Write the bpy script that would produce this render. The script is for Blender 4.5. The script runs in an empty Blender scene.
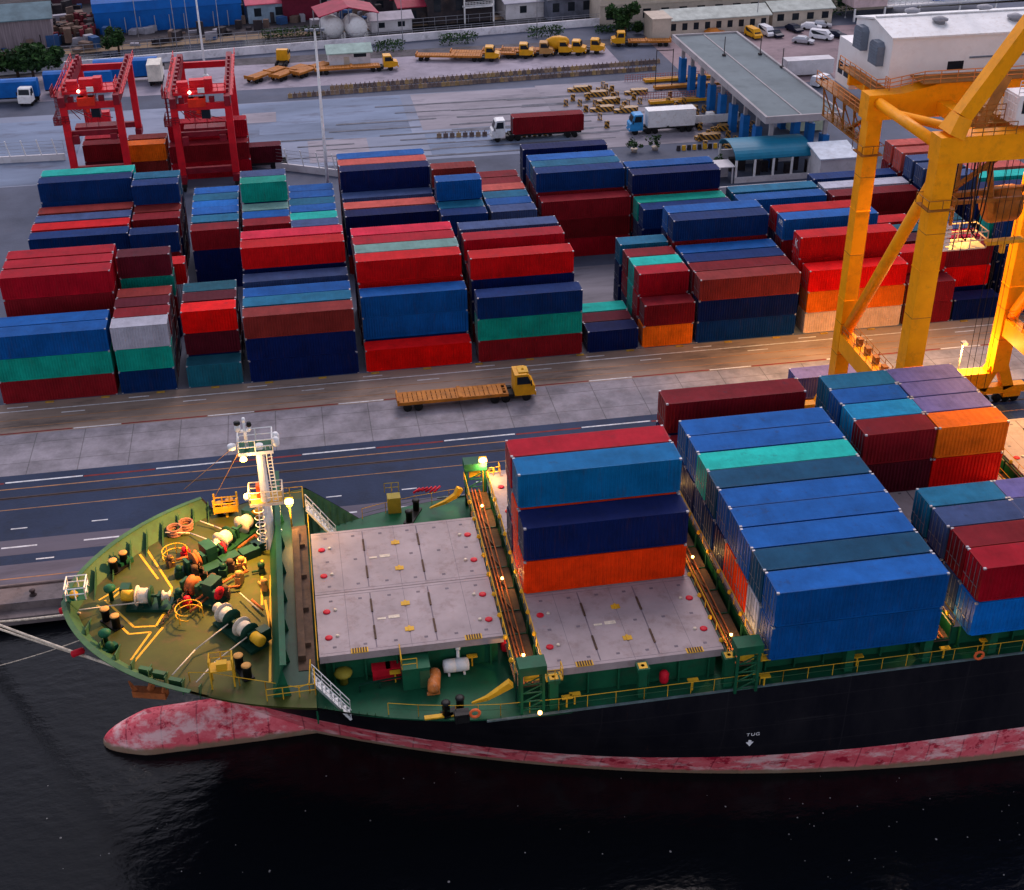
import bpy, math, random
from mathutils import Vector, Matrix
random.seed(7)
sc = bpy.context.scene
COL = sc.collection
R = math.radians
PI = math.pi

# ------------------------------------------------------------------ camera
CW, CH = 1024.0, 890.0
FOC, YAW, PIT, ROLL, CAMZ = 1301.84, R(9.51), R(31.14), R(-0.63), 69.93
_fw = Vector((math.sin(YAW)*math.cos(PIT), math.cos(YAW)*math.cos(PIT), -math.sin(PIT)))
_rt = Vector((math.cos(YAW), -math.sin(YAW), 0))
_up = _rt.cross(_fw)
_rt, _up = _rt*math.cos(ROLL)+_up*math.sin(ROLL), _up*math.cos(ROLL)-_rt*math.sin(ROLL)
cam_d = bpy.data.cameras.new('camera')
cam = bpy.data.objects.new('camera', cam_d); COL.objects.link(cam)
cam.matrix_world = Matrix(((_rt.x, _up.x, -_fw.x, 0), (_rt.y, _up.y, -_fw.y, 0), (_rt.z, _up.z, -_fw.z, CAMZ), (0, 0, 0, 1)))
cam_d.sensor_width = 36.0
cam_d.lens = 36.0*FOC/CW
cam_d.clip_start = 0.5
cam_d.clip_end = 4000
sc.camera = cam

def ray(px, py):
    return _rt*((px-CW/2)/FOC) - _up*((py-CH/2)/FOC) + _fw
def at(px, py, z=0.0):
    """survey helper: the point of the horizontal plane z seen at that pixel"""
    d = ray(px, py); t = (z-CAMZ)/d.z
    return Vector((d.x*t, d.y*t, z))
def onY(px, py, Y):
    d = ray(px, py); t = Y/d.y
    return Vector((d.x*t, Y, CAMZ+d.z*t))

# ------------------------------------------------------------------ materials
MATS = {}
def nodes(m):
    m.use_nodes = True
    nt = m.node_tree
    return nt, nt.nodes, nt.links, nt.nodes['Principled BSDF']
def mat(name, col, rough=0.6, metal=0.0, var=0.25, scale=0.6, dirt=None, dirt_amt=0.35, bump=0.0, bscale=8.0, obj=False, stretch=None):
    """painted / mineral surface: large soft tone drift, finer grain and stains with a shape of their own"""
    if name in MATS: return MATS[name]
    m = bpy.data.materials.new(name); MATS[name] = m
    nt, N, L, P = nodes(m)
    P.inputs['Roughness'].default_value = rough
    P.inputs['Specular IOR Level'].default_value = 0.14
    P.inputs['Metallic'].default_value = metal
    tc = N.new('ShaderNodeTexCoord')
    mp = N.new('ShaderNodeMapping'); L.new(tc.outputs['Object'], mp.inputs[0])
    if stretch: mp.inputs['Scale'].default_value = stretch
    oi = N.new('ShaderNodeObjectInfo')
    off = N.new('ShaderNodeVectorMath'); off.operation = 'MULTIPLY_ADD'
    L.new(oi.outputs['Random'], off.inputs[0]); off.inputs[1].default_value = (37.0, 53.0, 71.0); L.new(mp.outputs[0], off.inputs[2])
    n1 = N.new('ShaderNodeTexNoise'); n1.inputs['Scale'].default_value = scale; n1.inputs['Detail'].default_value = 6; n1.inputs['Roughness'].default_value = 0.65
    L.new(off.outputs[0], n1.inputs[0])
    r1 = N.new('ShaderNodeMapRange'); r1.inputs[1].default_value = 0.3; r1.inputs[2].default_value = 0.7
    r1.inputs[3].default_value = 1-var; r1.inputs[4].default_value = 1+var
    L.new(n1.outputs[0], r1.inputs[0])
    mul = N.new('ShaderNodeMix'); mul.data_type = 'RGBA'; mul.blend_type = 'MULTIPLY'; mul.inputs[0].default_value = 1
    mul.inputs[6].default_value = (*col, 1); L.new(r1.outputs[0], mul.inputs[7])
    out = mul.outputs[2]
    if dirt:
        n2 = N.new('ShaderNodeTexNoise'); n2.inputs['Scale'].default_value = scale*2.7; n2.inputs['Detail'].default_value = 9; n2.inputs['Roughness'].default_value = 0.7
        L.new(off.outputs[0], n2.inputs[0])
        r2 = N.new('ShaderNodeMapRange'); r2.inputs[1].default_value = 0.52; r2.inputs[2].default_value = 0.68
        r2.inputs[3].default_value = 0; r2.inputs[4].default_value = dirt_amt; L.new(n2.outputs[0], r2.inputs[0])
        mx = N.new('ShaderNodeMix'); mx.data_type = 'RGBA'; L.new(r2.outputs[0], mx.inputs[0]); L.new(out, mx.inputs[6]); mx.inputs[7].default_value = (*dirt, 1)
        out = mx.outputs[2]
    L.new(out, P.inputs['Base Color'])
    if bump > 0:
        nb = N.new('ShaderNodeTexNoise'); nb.inputs['Scale'].default_value = bscale; nb.inputs['Detail'].default_value = 5
        L.new(mp.outputs[0], nb.inputs[0])
        b = N.new('ShaderNodeBump'); b.inputs['Strength'].default_value = bump; b.inputs['Distance'].default_value = 0.1
        L.new(nb.outputs[0], b.inputs['Height']); L.new(b.outputs[0], P.inputs['Normal'])
    return m
def emit(name, col, s):
    if name in MATS: return MATS[name]
    m = bpy.data.materials.new(name); MATS[name] = m
    nt, N, L, P = nodes(m)
    P.inputs['Base Color'].default_value = (*col, 1)
    P.inputs['Emission Color'].default_value = (*col, 1); P.inputs['Emission Strength'].default_value = s
    return m

# ------------------------------------------------------------------ mesh builder
class MB:
    def __init__(s): s.v = []; s.f = []; s.m = []; s.sm = []
    def add(s, vs, fs, m=0, smooth=False):
        o = len(s.v); s.v += [tuple(p) for p in vs]
        for f in fs: s.f.append(tuple(i+o for i in f)); s.m.append(m); s.sm.append(smooth)
        return s
    def box(s, x0, x1, y0, y1, z0, z1, m=0):
        v = [(x0,y0,z0),(x1,y0,z0),(x1,y1,z0),(x0,y1,z0),(x0,y0,z1),(x1,y0,z1),(x1,y1,z1),(x0,y1,z1)]
        return s.add(v, [(0,3,2,1),(4,5,6,7),(0,1,5,4),(1,2,6,5),(2,3,7,6),(3,0,4,7)], m)
    def cbox(s, c, d, m=0, rz=0.0):
        hx, hy, hz = d[0]/2, d[1]/2, d[2]/2
        ca, sa = math.cos(rz), math.sin(rz)
        v = []
        for z in (-hz, hz):
            for x, y in ((-hx,-hy),(hx,-hy),(hx,hy),(-hx,hy)):
                v.append((c[0]+x*ca-y*sa, c[1]+x*sa+y*ca, c[2]+z))
        return s.add(v, [(0,3,2,1),(4,5,6,7),(0,1,5,4),(1,2,6,5),(2,3,7,6),(3,0,4,7)], m)
    def beam(s, p, q, w, h, m=0, up=(0,0,1), w2=None, h2=None):
        p = Vector(p); q = Vector(q); d = (q-p).normalized(); u = Vector(up)
        if abs(d.dot(u)) > 0.98: u = Vector((0,1,0))
        a = d.cross(u).normalized(); b = a.cross(d).normalized()
        w2 = w if w2 is None else w2; h2 = h if h2 is None else h2
        v = []
        for o, ww, hh in ((p, w, h), (q, w2, h2)):
            for i, j in ((-1,-1),(1,-1),(1,1),(-1,1)): v.append(o+a*(i*ww/2)+b*(j*hh/2))
        return s.add(v, [(0,1,2,3),(7,6,5,4),(1,0,4,5),(2,1,5,6),(3,2,6,7),(0,3,7,4)], m)
    def tube(s, p, q, r, n=6, r2=None, m=0, cap=True):
        p = Vector(p); q = Vector(q); d = (q-p)
        if d.length < 1e-6: return s
        d.normalize(); u = Vector((0,0,1)) if abs(d.z) < 0.9 else Vector((1,0,0))
        a = d.cross(u).normalized(); b = d.cross(a)
        r2 = r if r2 is None else r2
        v = []
        for o, rr in ((p, r), (q, r2)):
            for k in range(n):
                t = 2*PI*k/n; v.append(o+a*(rr*math.cos(t))+b*(rr*math.sin(t)))
        f = [(k, k+n, (k+1) % n+n, (k+1) % n) for k in range(n)]
        if cap: f += [tuple(range(n)), tuple(range(2*n-1, n-1, -1))]
        return s.add(v, f, m, n > 5)
    def path(s, pts, r, n=5, m=0):
        for a, b in zip(pts, pts[1:]): s.tube(a, b, r, n, m=m)
        return s
    def ring(s, c, R0, r, axis='z', n=14, k=5, m=0, arc=1.0):
        c = Vector(c); v = []; f = []
        nn = n if arc >= 1 else n+1
        for i in range(nn):
            t = 2*PI*i/n*arc
            if axis == 'z': e = Vector((math.cos(t), math.sin(t), 0)); w = Vector((0,0,1))
            elif axis == 'y': e = Vector((math.cos(t), 0, math.sin(t))); w = Vector((0,1,0))
            else: e = Vector((0, math.cos(t), math.sin(t))); w = Vector((1,0,0))
            for j in range(k):
                q = 2*PI*j/k; v.append(c+e*(R0+r*math.cos(q))+w*(r*math.sin(q)))
        for i in range(n if arc >= 1 else n):
            i2 = (i+1) % nn
            for j in range(k): f.append((i*k+j, i2*k+j, i2*k+(j+1) % k, i*k+(j+1) % k))
        return s.add(v, f, m, True)
    def lathe(s, c, prof, n=14, axis='z', m=0, ax=None):
        c = Vector(c); v = []; f = []
        if ax is None: ax = {'z': (0,0,1), 'x': (1,0,0), 'y': (0,1,0)}[axis]
        d = Vector(ax).normalized(); u = Vector((0,0,1)) if abs(d.z) < 0.9 else Vector((1,0,0))
        a = d.cross(u).normalized(); b = d.cross(a)
        for rr, z in prof:
            for k in range(n):
                t = 2*PI*k/n; v.append(c+d*z+a*(rr*math.cos(t))+b*(rr*math.sin(t)))
        for i in range(len(prof)-1):
            for k in range(n): f.append((i*n+k, i*n+n+k, i*n+n+(k+1) % n, i*n+(k+1) % n))
        f.append(tuple(range(n))); f.append(tuple(range(len(prof)*n-1, (len(prof)-1)*n-1, -1)))
        return s.add(v, f, m, True)
    def prism(s, pts, z0, z1, m=0):
        n = len(pts)
        v = [(x, y, z0) for x, y in pts]+[(x, y, z1) for x, y in pts]
        f = [tuple(range(n-1, -1, -1)), tuple(range(n, 2*n))]+[(k, (k+1) % n, (k+1) % n+n, k+n) for k in range(n)]
        return s.add(v, f, m)
    def extr(s, pts, d, m=0):
        """polygon of 3-D points pushed along vector d"""
        n = len(pts); d = Vector(d)
        v = [Vector(p) for p in pts]+[Vector(p)+d for p in pts]
        f = [tuple(range(n-1, -1, -1)), tuple(range(n, 2*n))]+[(k, (k+1) % n, (k+1) % n+n, k+n) for k in range(n)]
        return s.add(v, f, m)
    def rail(s, pts, h=1.0, r=0.03, step=1.6, bars=2, m=0, n=4):
        """guard rail along a polyline"""
        for a, b in zip(pts, pts[1:]):
            a = Vector(a); b = Vector(b); L = (b-a).length; k = max(1, round(L/step))
            for i in range(k+1):
                p = a.lerp(b, i/k); s.tube(p, p+Vector((0,0,h)), r, n, m=m, cap=False)
            for j in range(1, bars+1):
                o = Vector((0,0,h*j/bars)); s.tube(a+o, b+o, r, n, m=m, cap=False)
        return s
    def mesh(s, name, mats):
        me = bpy.data.meshes.new(name); me.from_pydata(s.v, [], s.f); me.validate(clean_customdata=False)
        for k in (mats if isinstance(mats, (list, tuple)) else [mats]): me.materials.append(k)
        if len(me.polygons) == len(s.f):
            me.polygons.foreach_set('material_index', s.m); me.polygons.foreach_set('use_smooth', s.sm)
        me.update()
        return me
    def build(s, name, mats, parent=None, world=True):
        """ONE mesh object; with world=True the builder's points are world points"""
        if parent is not None and world:
            o = wloc(parent)
            s.v = [(x-o.x, y-o.y, z-o.z) for x, y, z in s.v]
        return link(name, s.mesh(name, mats), parent)
    def free(s, name, mats, loc):
        """a top-level mesh with its origin at loc, the points given in world space"""
        s.v = [(x-loc[0], y-loc[1], z-loc[2]) for x, y, z in s.v]
        o = link(name, s.mesh(name, mats)); o.location = loc
        return o
def wloc(o):
    p = Vector((0,0,0))
    while o is not None: p = p+Vector(o.location); o = o.parent
    return p
def link(name, me, parent=None):
    o = bpy.data.objects.new(name, me); COL.objects.link(o)
    if parent is not None: o.parent = parent
    return o
def tag(o, label=None, cat=None, group=None, kind=None):
    if label: o['label'] = label
    if cat: o['category'] = cat
    if group: o['group'] = group
    if kind: o['kind'] = kind
    return o
def thing(name, label, cat, loc=(0,0,0), rz=0.0, group=None):
    o = bpy.data.objects.new(name, None); COL.objects.link(o)
    o.location = loc; o.rotation_euler = (0,0,rz); o.empty_display_size = 0.3
    return tag(o, label, cat, group)
def struct(name, mb, mats):
    return tag(mb.build(name, mats), kind='structure')
def kids(o): return [c for c in COL.objects if c.parent == o]
def copy_tree(o, parent=None, cache={}):
    c = o.copy(); COL.objects.link(c)
    if parent is not None: c.parent = parent
    for ch in TREE.get(o.name, None) or list(o.children): copy_tree(ch, c)
    return c
TREE = {}
def dup(o, loc, rz, label, group=None):
    c = copy_tree(o); c.location = loc; c.rotation_euler = (0,0,rz); c['label'] = label
    if group: c['group'] = group
    return c
_txt = {}
def text_mesh(s, size, mtl, depth=0.01):
    cu = bpy.data.curves.new('lettering', 'FONT'); cu.body = s; cu.size = size; cu.extrude = depth; cu.align_x = 'CENTER'; cu.align_y = 'CENTER'
    o = bpy.data.objects.new('lettering', cu); COL.objects.link(o)
    bpy.context.view_layer.update()
    me = bpy.data.meshes.new_from_object(o.evaluated_get(bpy.context.evaluated_depsgraph_get()))
    bpy.data.objects.remove(o); me.materials.clear(); me.materials.append(mtl)
    return me

# ------------------------------------------------------------------ world and light
SUN_EL, SUN_AZ = R(46), R(15)            # azimuth measured from +Y towards +X
w = bpy.data.worlds.new('World'); sc.world = w; w.use_nodes = True
wn, wl = w.node_tree.nodes, w.node_tree.links
sky = wn.new('ShaderNodeTexSky'); sky.sky_type = 'NISHITA'; sky.sun_disc = False
sky.sun_elevation = SUN_EL; sky.sun_rotation = SUN_AZ
sky.air_density = 1.0; sky.dust_density = 0.8; sky.ozone_density = 5.0
hs = wn.new('ShaderNodeHueSaturation'); hs.inputs['Saturation'].default_value = 0.42; hs.inputs['Value'].default_value = 1.0
tn = wn.new('ShaderNodeMix'); tn.data_type = 'RGBA'; tn.blend_type = 'MULTIPLY'; tn.inputs[0].default_value = 1; tn.inputs[7].default_value = (1.06, 0.97, 1.0, 1)   # dusk overcast
wl.new(sky.outputs[0], hs.inputs['Color']); wl.new(hs.outputs[0], tn.inputs[6]); wl.new(tn.outputs[2], wn['Background'].inputs[0]); wn['Background'].inputs[1].default_value = 0.15
sd = bpy.data.lights.new('sun', 'SUN'); sd.energy = 1.1; sd.angle = R(25); sd.color = (1.0, 0.84, 0.84)
sun = bpy.data.objects.new('sun', sd); COL.objects.link(sun)
sdir = Vector((math.sin(SUN_AZ)*math.cos(SUN_EL), math.cos(SUN_AZ)*math.cos(SUN_EL), math.sin(SUN_EL)))
sun.rotation_euler = sdir.to_track_quat('Z', 'Y').to_euler()
sun.location = sdir*200
vs = sc.view_settings
vs.view_transform = 'Standard'; vs.look = 'None'; vs.gamma = 1; vs.use_curve_mapping = False; vs.exposure = 0.45
def lamp(name, loc, power, col=(1.0, 0.55, 0.16), radius=0.25, spot=None, target=None):
    d = bpy.data.lights.new(name, 'SPOT' if spot else 'POINT'); d.energy = power; d.color = col; d.shadow_soft_size = radius
    o = bpy.data.objects.new(name, d); COL.objects.link(o); o.location = loc
    if spot:
        d.spot_size = R(spot); d.spot_blend = 0.6
        o.rotation_euler = (Vector(loc)-Vector(target)).to_track_quat('Z', 'Y').to_euler()
    return o
# ------------------------------------------------------------------ containers
PAL = {
 'red': (0.50,0.004,0.006), 'bright red': (0.78,0.004,0.003), 'crimson': (0.34,0.004,0.014), 'maroon': (0.19,0.007,0.012),
 'dark maroon': (0.085,0.006,0.014), 'brown': (0.20,0.022,0.018), 'pink red': (0.65,0.015,0.05), 'navy': (0.002,0.010,0.070),
 'dark blue': (0.002,0.026,0.12), 'deep teal': (0.003,0.062,0.13), 'azure': (0.003,0.135,0.33), 'blue': (0.003,0.085,0.31), 'bright blue': (0.003,0.13,0.46), 'steel blue': (0.006,0.115,0.21),
 'sky blue': (0.008,0.26,0.50), 'turquoise': (0.006,0.40,0.34), 'green': (0.004,0.27,0.20), 'dark teal': (0.008,0.09,0.13),
 'pale green': (0.16,0.30,0.27), 'orange': (0.75,0.14,0.006), 'orange red': (0.85,0.045,0.003), 'beige': (0.58,0.38,0.26),
 'pale grey': (0.46,0.46,0.54), 'slate blue': (0.04,0.07,0.17), 'slate purple': (0.11,0.10,0.28), 'salmon': (0.50,0.09,0.07),
 'white': (0.7,0.7,0.74),
}
def cmat(cn, roof=False):
    key = 'paint '+cn+(' roof' if roof else '')
    if key in MATS: return MATS[key]
    m = bpy.data.materials.new(key); MATS[key] = m
    nt, N, L, P = nodes(m)
    c = PAL[cn]
    if roof: c = tuple(0.97*a+0.03*b for a, b in zip(c, (0.24,0.20,0.28)))   # sun-bleached, dusty roof sheets
    tc = N.new('ShaderNodeTexCoord'); oi = N.new('ShaderNodeObjectInfo')
    off = N.new('ShaderNodeVectorMath'); off.operation = 'MULTIPLY_ADD'
    L.new(oi.outputs['Random'], off.inputs[0]); off.inputs[1].default_value = (91.0, 57.0, 33.0); L.new(tc.outputs['Object'], off.inputs[2])
    n1 = N.new('ShaderNodeTexNoise'); n1.inputs['Scale'].default_value = 0.45; n1.inputs['Detail'].default_value = 6; n1.inputs['Roughness'].default_value = 0.7
    L.new(off.outputs[0], n1.inputs[0])
    r1 = N.new('ShaderNodeMapRange'); r1.inputs[1].default_value = 0.3; r1.inputs[2].default_value = 0.7; r1.inputs[3].default_value = 0.72; r1.inputs[4].default_value = 1.25
    L.new(n1.outputs[0], r1.inputs[0])
    rv = N.new('ShaderNodeMapRange'); rv.inputs[3].default_value = 0.82; rv.inputs[4].default_value = 1.15; L.new(oi.outputs['Random'], rv.inputs[0])
    mm = N.new('ShaderNodeMath'); mm.operation = 'MULTIPLY'; L.new(r1.outputs[0], mm.inputs[0]); L.new(rv.outputs[0], mm.inputs[1])
    mul = N.new('ShaderNodeMix'); mul.data_type = 'RGBA'; mul.blend_type = 'MULTIPLY'; mul.inputs[0].default_value = 1
    mul.inputs[6].default_value = (*c, 1); L.new(mm.outputs[0], mul.inputs[7])
    # rust and dirt: vertical runs on the walls, blotches on the roof
    mp = N.new('ShaderNodeMapping'); mp.inputs['Scale'].default_value = (0.8,0.8,0.8) if roof else (2.6,2.6,0.35)
    L.new(off.outputs[0], mp.inputs[0])
    n2 = N.new('ShaderNodeTexNoise'); n2.inputs['Scale'].default_value = 1.1; n2.inputs['Detail'].default_value = 8; n2.inputs['Roughness'].default_value = 0.72
    L.new(mp.outputs[0], n2.inputs[0])
    r2 = N.new('ShaderNodeMapRange'); r2.inputs[1].default_value = 0.58 if roof else 0.53; r2.inputs[2].default_value = 0.66 if roof else 0.74; r2.inputs[3].default_value = 0; r2.inputs[4].default_value = 0.5 if roof else 0.5
    L.new(n2.outputs[0], r2.inputs[0])
    mx = N.new('ShaderNodeMix'); mx.data_type = 'RGBA'; L.new(r2.outputs[0], mx.inputs[0]); L.new(mul.outputs[2], mx.inputs[6])
    mx.inputs[7].default_value = (c[0]*0.3+0.02, c[1]*0.3+0.02, c[2]*0.3+0.03, 1) if roof else (c[0]*0.35+0.035, c[1]*0.35+0.014, c[2]*0.35+0.01, 1)
    L.new(mx.outputs[2], P.inputs['Base Color'])
    P.inputs['Roughness'].default_value = 0.5 if not roof else 0.7
    P.inputs['Specular IOR Level'].default_value = 0.07 if not roof else 0.05
    return m
M_CAST = mat('casting steel', (0.34,0.33,0.36), 0.5, 0.3, 0.4, 3)
M_BAR = mat('galvanised bar', (0.22,0.23,0.26), 0.4, 0.5, 0.3, 2)
_cm = {}
W2 = 1.219
def corr(a0, a1, pitch, depth):
    """trapezoid wave stations (coordinate, depth)"""
    n = max(2, round((a1-a0)/pitch)); p = (a1-a0)/n; o = []
    for i in range(n):
        b = a0+i*p; o += [(b, 0), (b+p*0.25, 0), (b+p*0.45, depth), (b+p*0.8, depth)]
    o.append((a1, 0)); return o
def c_body(L, h, cn, fine=False):
    k = ('body', L, h, cn, fine)
    if k in _cm: return _cm[k]
    b = MB(); hl = L/2
    for sx in (-1, 1):
        for sy in (-1, 1):
            b.box(*sorted((sx*hl, sx*(hl-0.16))), *sorted((sy*W2, sy*(W2-0.16))), 0.118, h-0.118)
    for sy in (-1, 1):
        b.box(-hl+0.17, hl-0.17, *sorted((sy*W2, sy*(W2-0.12))), 0.02, 0.17)
        b.box(-hl+0.17, hl-0.17, *sorted((sy*W2, sy*(W2-0.08))), h-0.10, h-0.012)
        st = corr(-hl+0.16, hl-0.16, 0.30, 0.055)
        v = []; y0 = sy*(W2-0.012)
        for x, d in st: v += [(x, y0-sy*d, 0.17), (x, y0-sy*d, h-0.10)]
        b.add(v, [(2*i, 2*i+2, 2*i+3, 2*i+1) if sy < 0 else (2*i, 2*i+1, 2*i+3, 2*i+2) for i in range(len(st)-1)])
    for sx in (-1, 1):
        b.box(*sorted((sx*hl, sx*(hl-0.12))), -W2+0.17, W2-0.17, 0.02, 0.17)
        b.box(*sorted((sx*hl, sx*(hl-0.10))), -W2+0.17, W2-0.17, h-0.12, h-0.012)
    st = corr(-W2+0.16, W2-0.16, 0.26, 0.05); v = []; x0 = hl-0.012   # blank front wall at +X
    for y, d in st: v += [(x0-d, y, 0.17), (x0-d, y, h-0.12)]
    b.add(v, [(2*i, 2*i+2, 2*i+3, 2*i+1) for i in range(len(st)-1)])
    b.box(-hl+0.13, hl-0.13, -W2+0.13, W2-0.13, 0.10, 0.16)
    if not fine:
        for sx in (-1, 1):
            for sy in (-1, 1):
                for z in (0.0, h-0.118): b.box(*sorted((sx*(hl+0.004), sx*(hl-0.178))), *sorted((sy*(W2+0.004), sy*(W2-0.162))), z, z+0.118, 1)
    _cm[k] = b.mesh('container_body', [cmat(cn), M_CAST]); return _cm[k]
def c_roof(L, h, cn):
    k = ('roof', L, h, cn)
    if k in _cm: return _cm[k]
    b = MB(); hl = L/2
    st = corr(-hl+0.09, hl-0.09, 0.56, 0.010); v = []
    for x, d in st: v += [(x, -W2+0.06, h-0.006-d), (x, W2-0.06, h-0.006-d)]
    b.add(v, [(2*i, 2*i+2, 2*i+3, 2*i+1) for i in range(len(st)-1)])
    _cm[k] = b.mesh('container_roof', [cmat(cn, True)]); return _cm[k]
def c_cast(L, h):
    k = ('cast', L, h)
    if k in _cm: return _cm[k]
    b = MB(); hl = L/2
    for sx in (-1, 1):
        for sy in (-1, 1):
            for z in (0.0, h-0.118):
                b.box(*sorted((sx*(hl+0.004), sx*(hl-0.178))), *sorted((sy*(W2+0.004), sy*(W2-0.162))), z, z+0.118)
    _cm[k] = b.mesh('corner_casting', [M_CAST]); return _cm[k]
def c_cast1():
    k = ('cast1',)
    if k in _cm: return _cm[k]
    _cm[k] = MB().box(-0.095, 0.095, -0.083, 0.083, -0.122, 0.006).mesh('corner_casting', [M_CAST]); return _cm[k]
def c_door(h, cn):
    k = ('door', h, cn)
    if k in _cm: return _cm[k]
    b = MB(); b.box(-0.02, 0.03, -0.52, 0.52, 0.18, h-0.13)
    for z0, z1 in ((0.3, 0.78), (0.86, 1.36), (1.44, 1.94), (2.02, h-0.24)): b.box(-0.035, -0.021, -0.47, 0.47, z0, z1)
    _cm[k] = b.mesh('door', [cmat(cn)]); return _cm[k]
def c_bar(h):
    k = ('bar', h)
    if k in _cm: return _cm[k]
    b = MB()
    for y in (-0.26, 0.26):
        b.tube((-0.055, y, 0.1), (-0.055, y, h-0.1), 0.022, 5)
        b.box(-0.08, -0.04, y-0.05, y+0.05, 0.95, 1.02); b.box(-0.09, -0.06, y-0.02, y+0.34, 0.96, 1.0)
    _cm[k] = b.mesh('locking_bar', [M_BAR]); return _cm[k]
HY = 2.70
CI = [0]; RESTB = MB(); RESTM = {}
REST = set(k for a, b in [(4,5),(7,10),(13,14),(17,18),(37,37),(45,45),(48,48),(53,54),(56,57),(59,60),(62,63),(66,68),(78,80),(82,84),(86,88),(100,101),(104,106),(128,128),(131,132),(134,135),(137,138),(141,142),(152,153),(156,157),(162,162),(165,166),(168,169),(171,172),(178,179),(181,182),(184,185),(194,195),(198,199),(202,203),(205,206),(208,209),(211,212),(214,215),(218,220),(222,222),(225,225),(235,235),(242,243),(245,246),(248,249),(251,252),(254,255),(257,258),(260,261),(263,264),(266,267),(270,272),(274,275),(277,278),(280,281),(283,284),(286,287),(289,290),(295,296),(298,299),(301,301),(305,307),(309,311),(313,314),(316,317),(319,320),(323,324),(327,328),(330,331),(333,334),(336,337),(339,340),(342,343),(348,349),(352,353),(356,357),(360,361),(364,364),(367,367),(370,370),(374,376),(378,379),(381,382),(384,384),(387,388),(390,391),(393,394),(397,399),(401,402),(405,406),(409,410),(413,417),(419,420),(422,423),(427,427),(435,435),(465,465),(474,474),(478,478),(484,484),(486,486),(488,488),(490,490),(492,492),(494,494)] for k in range(a, b+1))
def container(X0, Y0, z, L, cn, label, group, h=HY, fine=False, door_side=-1, jitter=True):
    """X0, Y0: left and near edges. Root is the welded body; roof sheet, door leaves and castings are parts."""
    jx = random.uniform(-0.06, 0.06) if jitter else 0; jy = random.uniform(-0.04, 0.04) if jitter else 0
    CI[0] += 1
    if CI[0] in REST:                      # hidden or nearly hidden boxes: one merged object for all of them
        o_ = (X0+L/2+jx, Y0+W2+jy, z)
        for me, rf in ((c_body(L, h, cn), ''), (c_roof(L, h, cn), ' roof')):
            mi = RESTM.setdefault(cn+rf, len(RESTM)); s_ = -1 if door_side > 0 else 1
            RESTB.add([(o_[0]+s_*v.co.x, o_[1]+s_*v.co.y, o_[2]+v.co.z) for v in me.vertices], [tuple(p.vertices) for p in me.polygons], mi)
        RESTB.box(o_[0]-s_*(L/2-0.02), o_[0]-s_*(L/2-0.06), o_[1]-1.06, o_[1]+1.06, z+0.17, z+h-0.12, RESTM[cn]) if s_ < 0 else RESTB.box(o_[0]-L/2+0.02, o_[0]-L/2+0.06, o_[1]-1.06, o_[1]+1.06, z+0.17, z+h-0.12, RESTM[cn])
        return None
    o = link('shipping_container', c_body(L, h, cn, fine))
    o.location = (X0+L/2+jx, Y0+W2+jy, z)
    if door_side > 0: o.rotation_euler = (0, 0, PI)
    tag(o, label, 'container', group)
    link('roof_panel', c_roof(L, h, cn), o)
    if fine:
        for sx in (-1, 1):
            for sy in (-1, 1):
                q = link('corner_casting', c_cast1(), o); q.location = (sx*(L/2-0.09), sy*(W2-0.08), h)
    for s in (-1, 1):
        d = link('door', c_door(h, cn), o); d.location = (-L/2+0.045, s*0.535, 0)
        link('locking_bars', c_bar(h), d)
    return o
ORD = ['bottom', 'second', 'third', 'fourth', 'fifth']
def stack(bay, row, X0, Y0, L, cols, z0=0.0, h=HY, group='containers stacked in the yard', fine=False, door_side=-1, note=None):
    out = []
    n = len(cols)
    for i, cn in enumerate(cols):
        tier = 'on top' if (i == n-1 and n > 1) else ('standing alone' if n == 1 else ORD[i]+' tier')
        size = 'long' if L > 8 else 'short'
        lb = f"{cn} {size} container {tier}, {row}, {bay}"
        o = container(X0, Y0, z0+i*(h+(0.05 if fine else 0.012)), L, cn, lb, group, h, fine, door_side)
        out.append(o)
    return out
FT40, FT20 = 12.19, 6.06
FRONT = 133.16; RP = 2.8
NROW = ['front row', 'second row', 'third row', 'fourth row', 'fifth row', 'sixth row', 'seventh row']
YB = []
def bay(name, X0, L, rows, door_side=-1):
    for k, (r, cols) in enumerate(rows):
        YB.append(stack(name, NROW[k], X0, FRONT+RP*r, L, cols, door_side=door_side))
    return YB[-len(rows):]
m, dm, n_, g = 'maroon', 'dark maroon', 'navy', 'green'
bay('leftmost quayside bay', -34.45, FT40, [(0, [m, g, 'blue']), (0.95, [m, n_, 'blue']), (2.0, [n_, m]), (3.45, [m, 'brown', m, 'crimson']), (4.45, [n_, m, m, 'crimson']), (5.45, [m, n_, m, 'crimson'])])
bay('leftmost short quayside bay', -21.8, FT20, [(0, ['dark blue', g, 'pale grey']), (0.95, [m, n_, m]), (1.9, [m, m, dm]), (2.85, [n_, m, 'brown']), (4.75, [n_, m, g, dm])], 1)
bay('behind leftmost short quayside bay', -20.6, FT20, [(5.95, [n_, 'pale grey', 'red'])], 1)
bay('second short quayside bay', -14.4, FT20, [(0, ['dark teal']), (0.95, [n_, dm, 'bright red']), (1.95, [n_, m, dm]), (2.9, [m, n_, 'dark teal'])], 1)
bay('long bay left of red front', -7.6, FT40, [(0, [n_, n_, 'brown']), (1.0, [n_, m, 'steel blue']), (1.95, [m, n_, 'blue']), (3.4, [n_, m, 'slate blue']), (4.75, [n_, m, n_, 'red']), (5.8, [m, n_, m, 'pink red'])])
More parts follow.
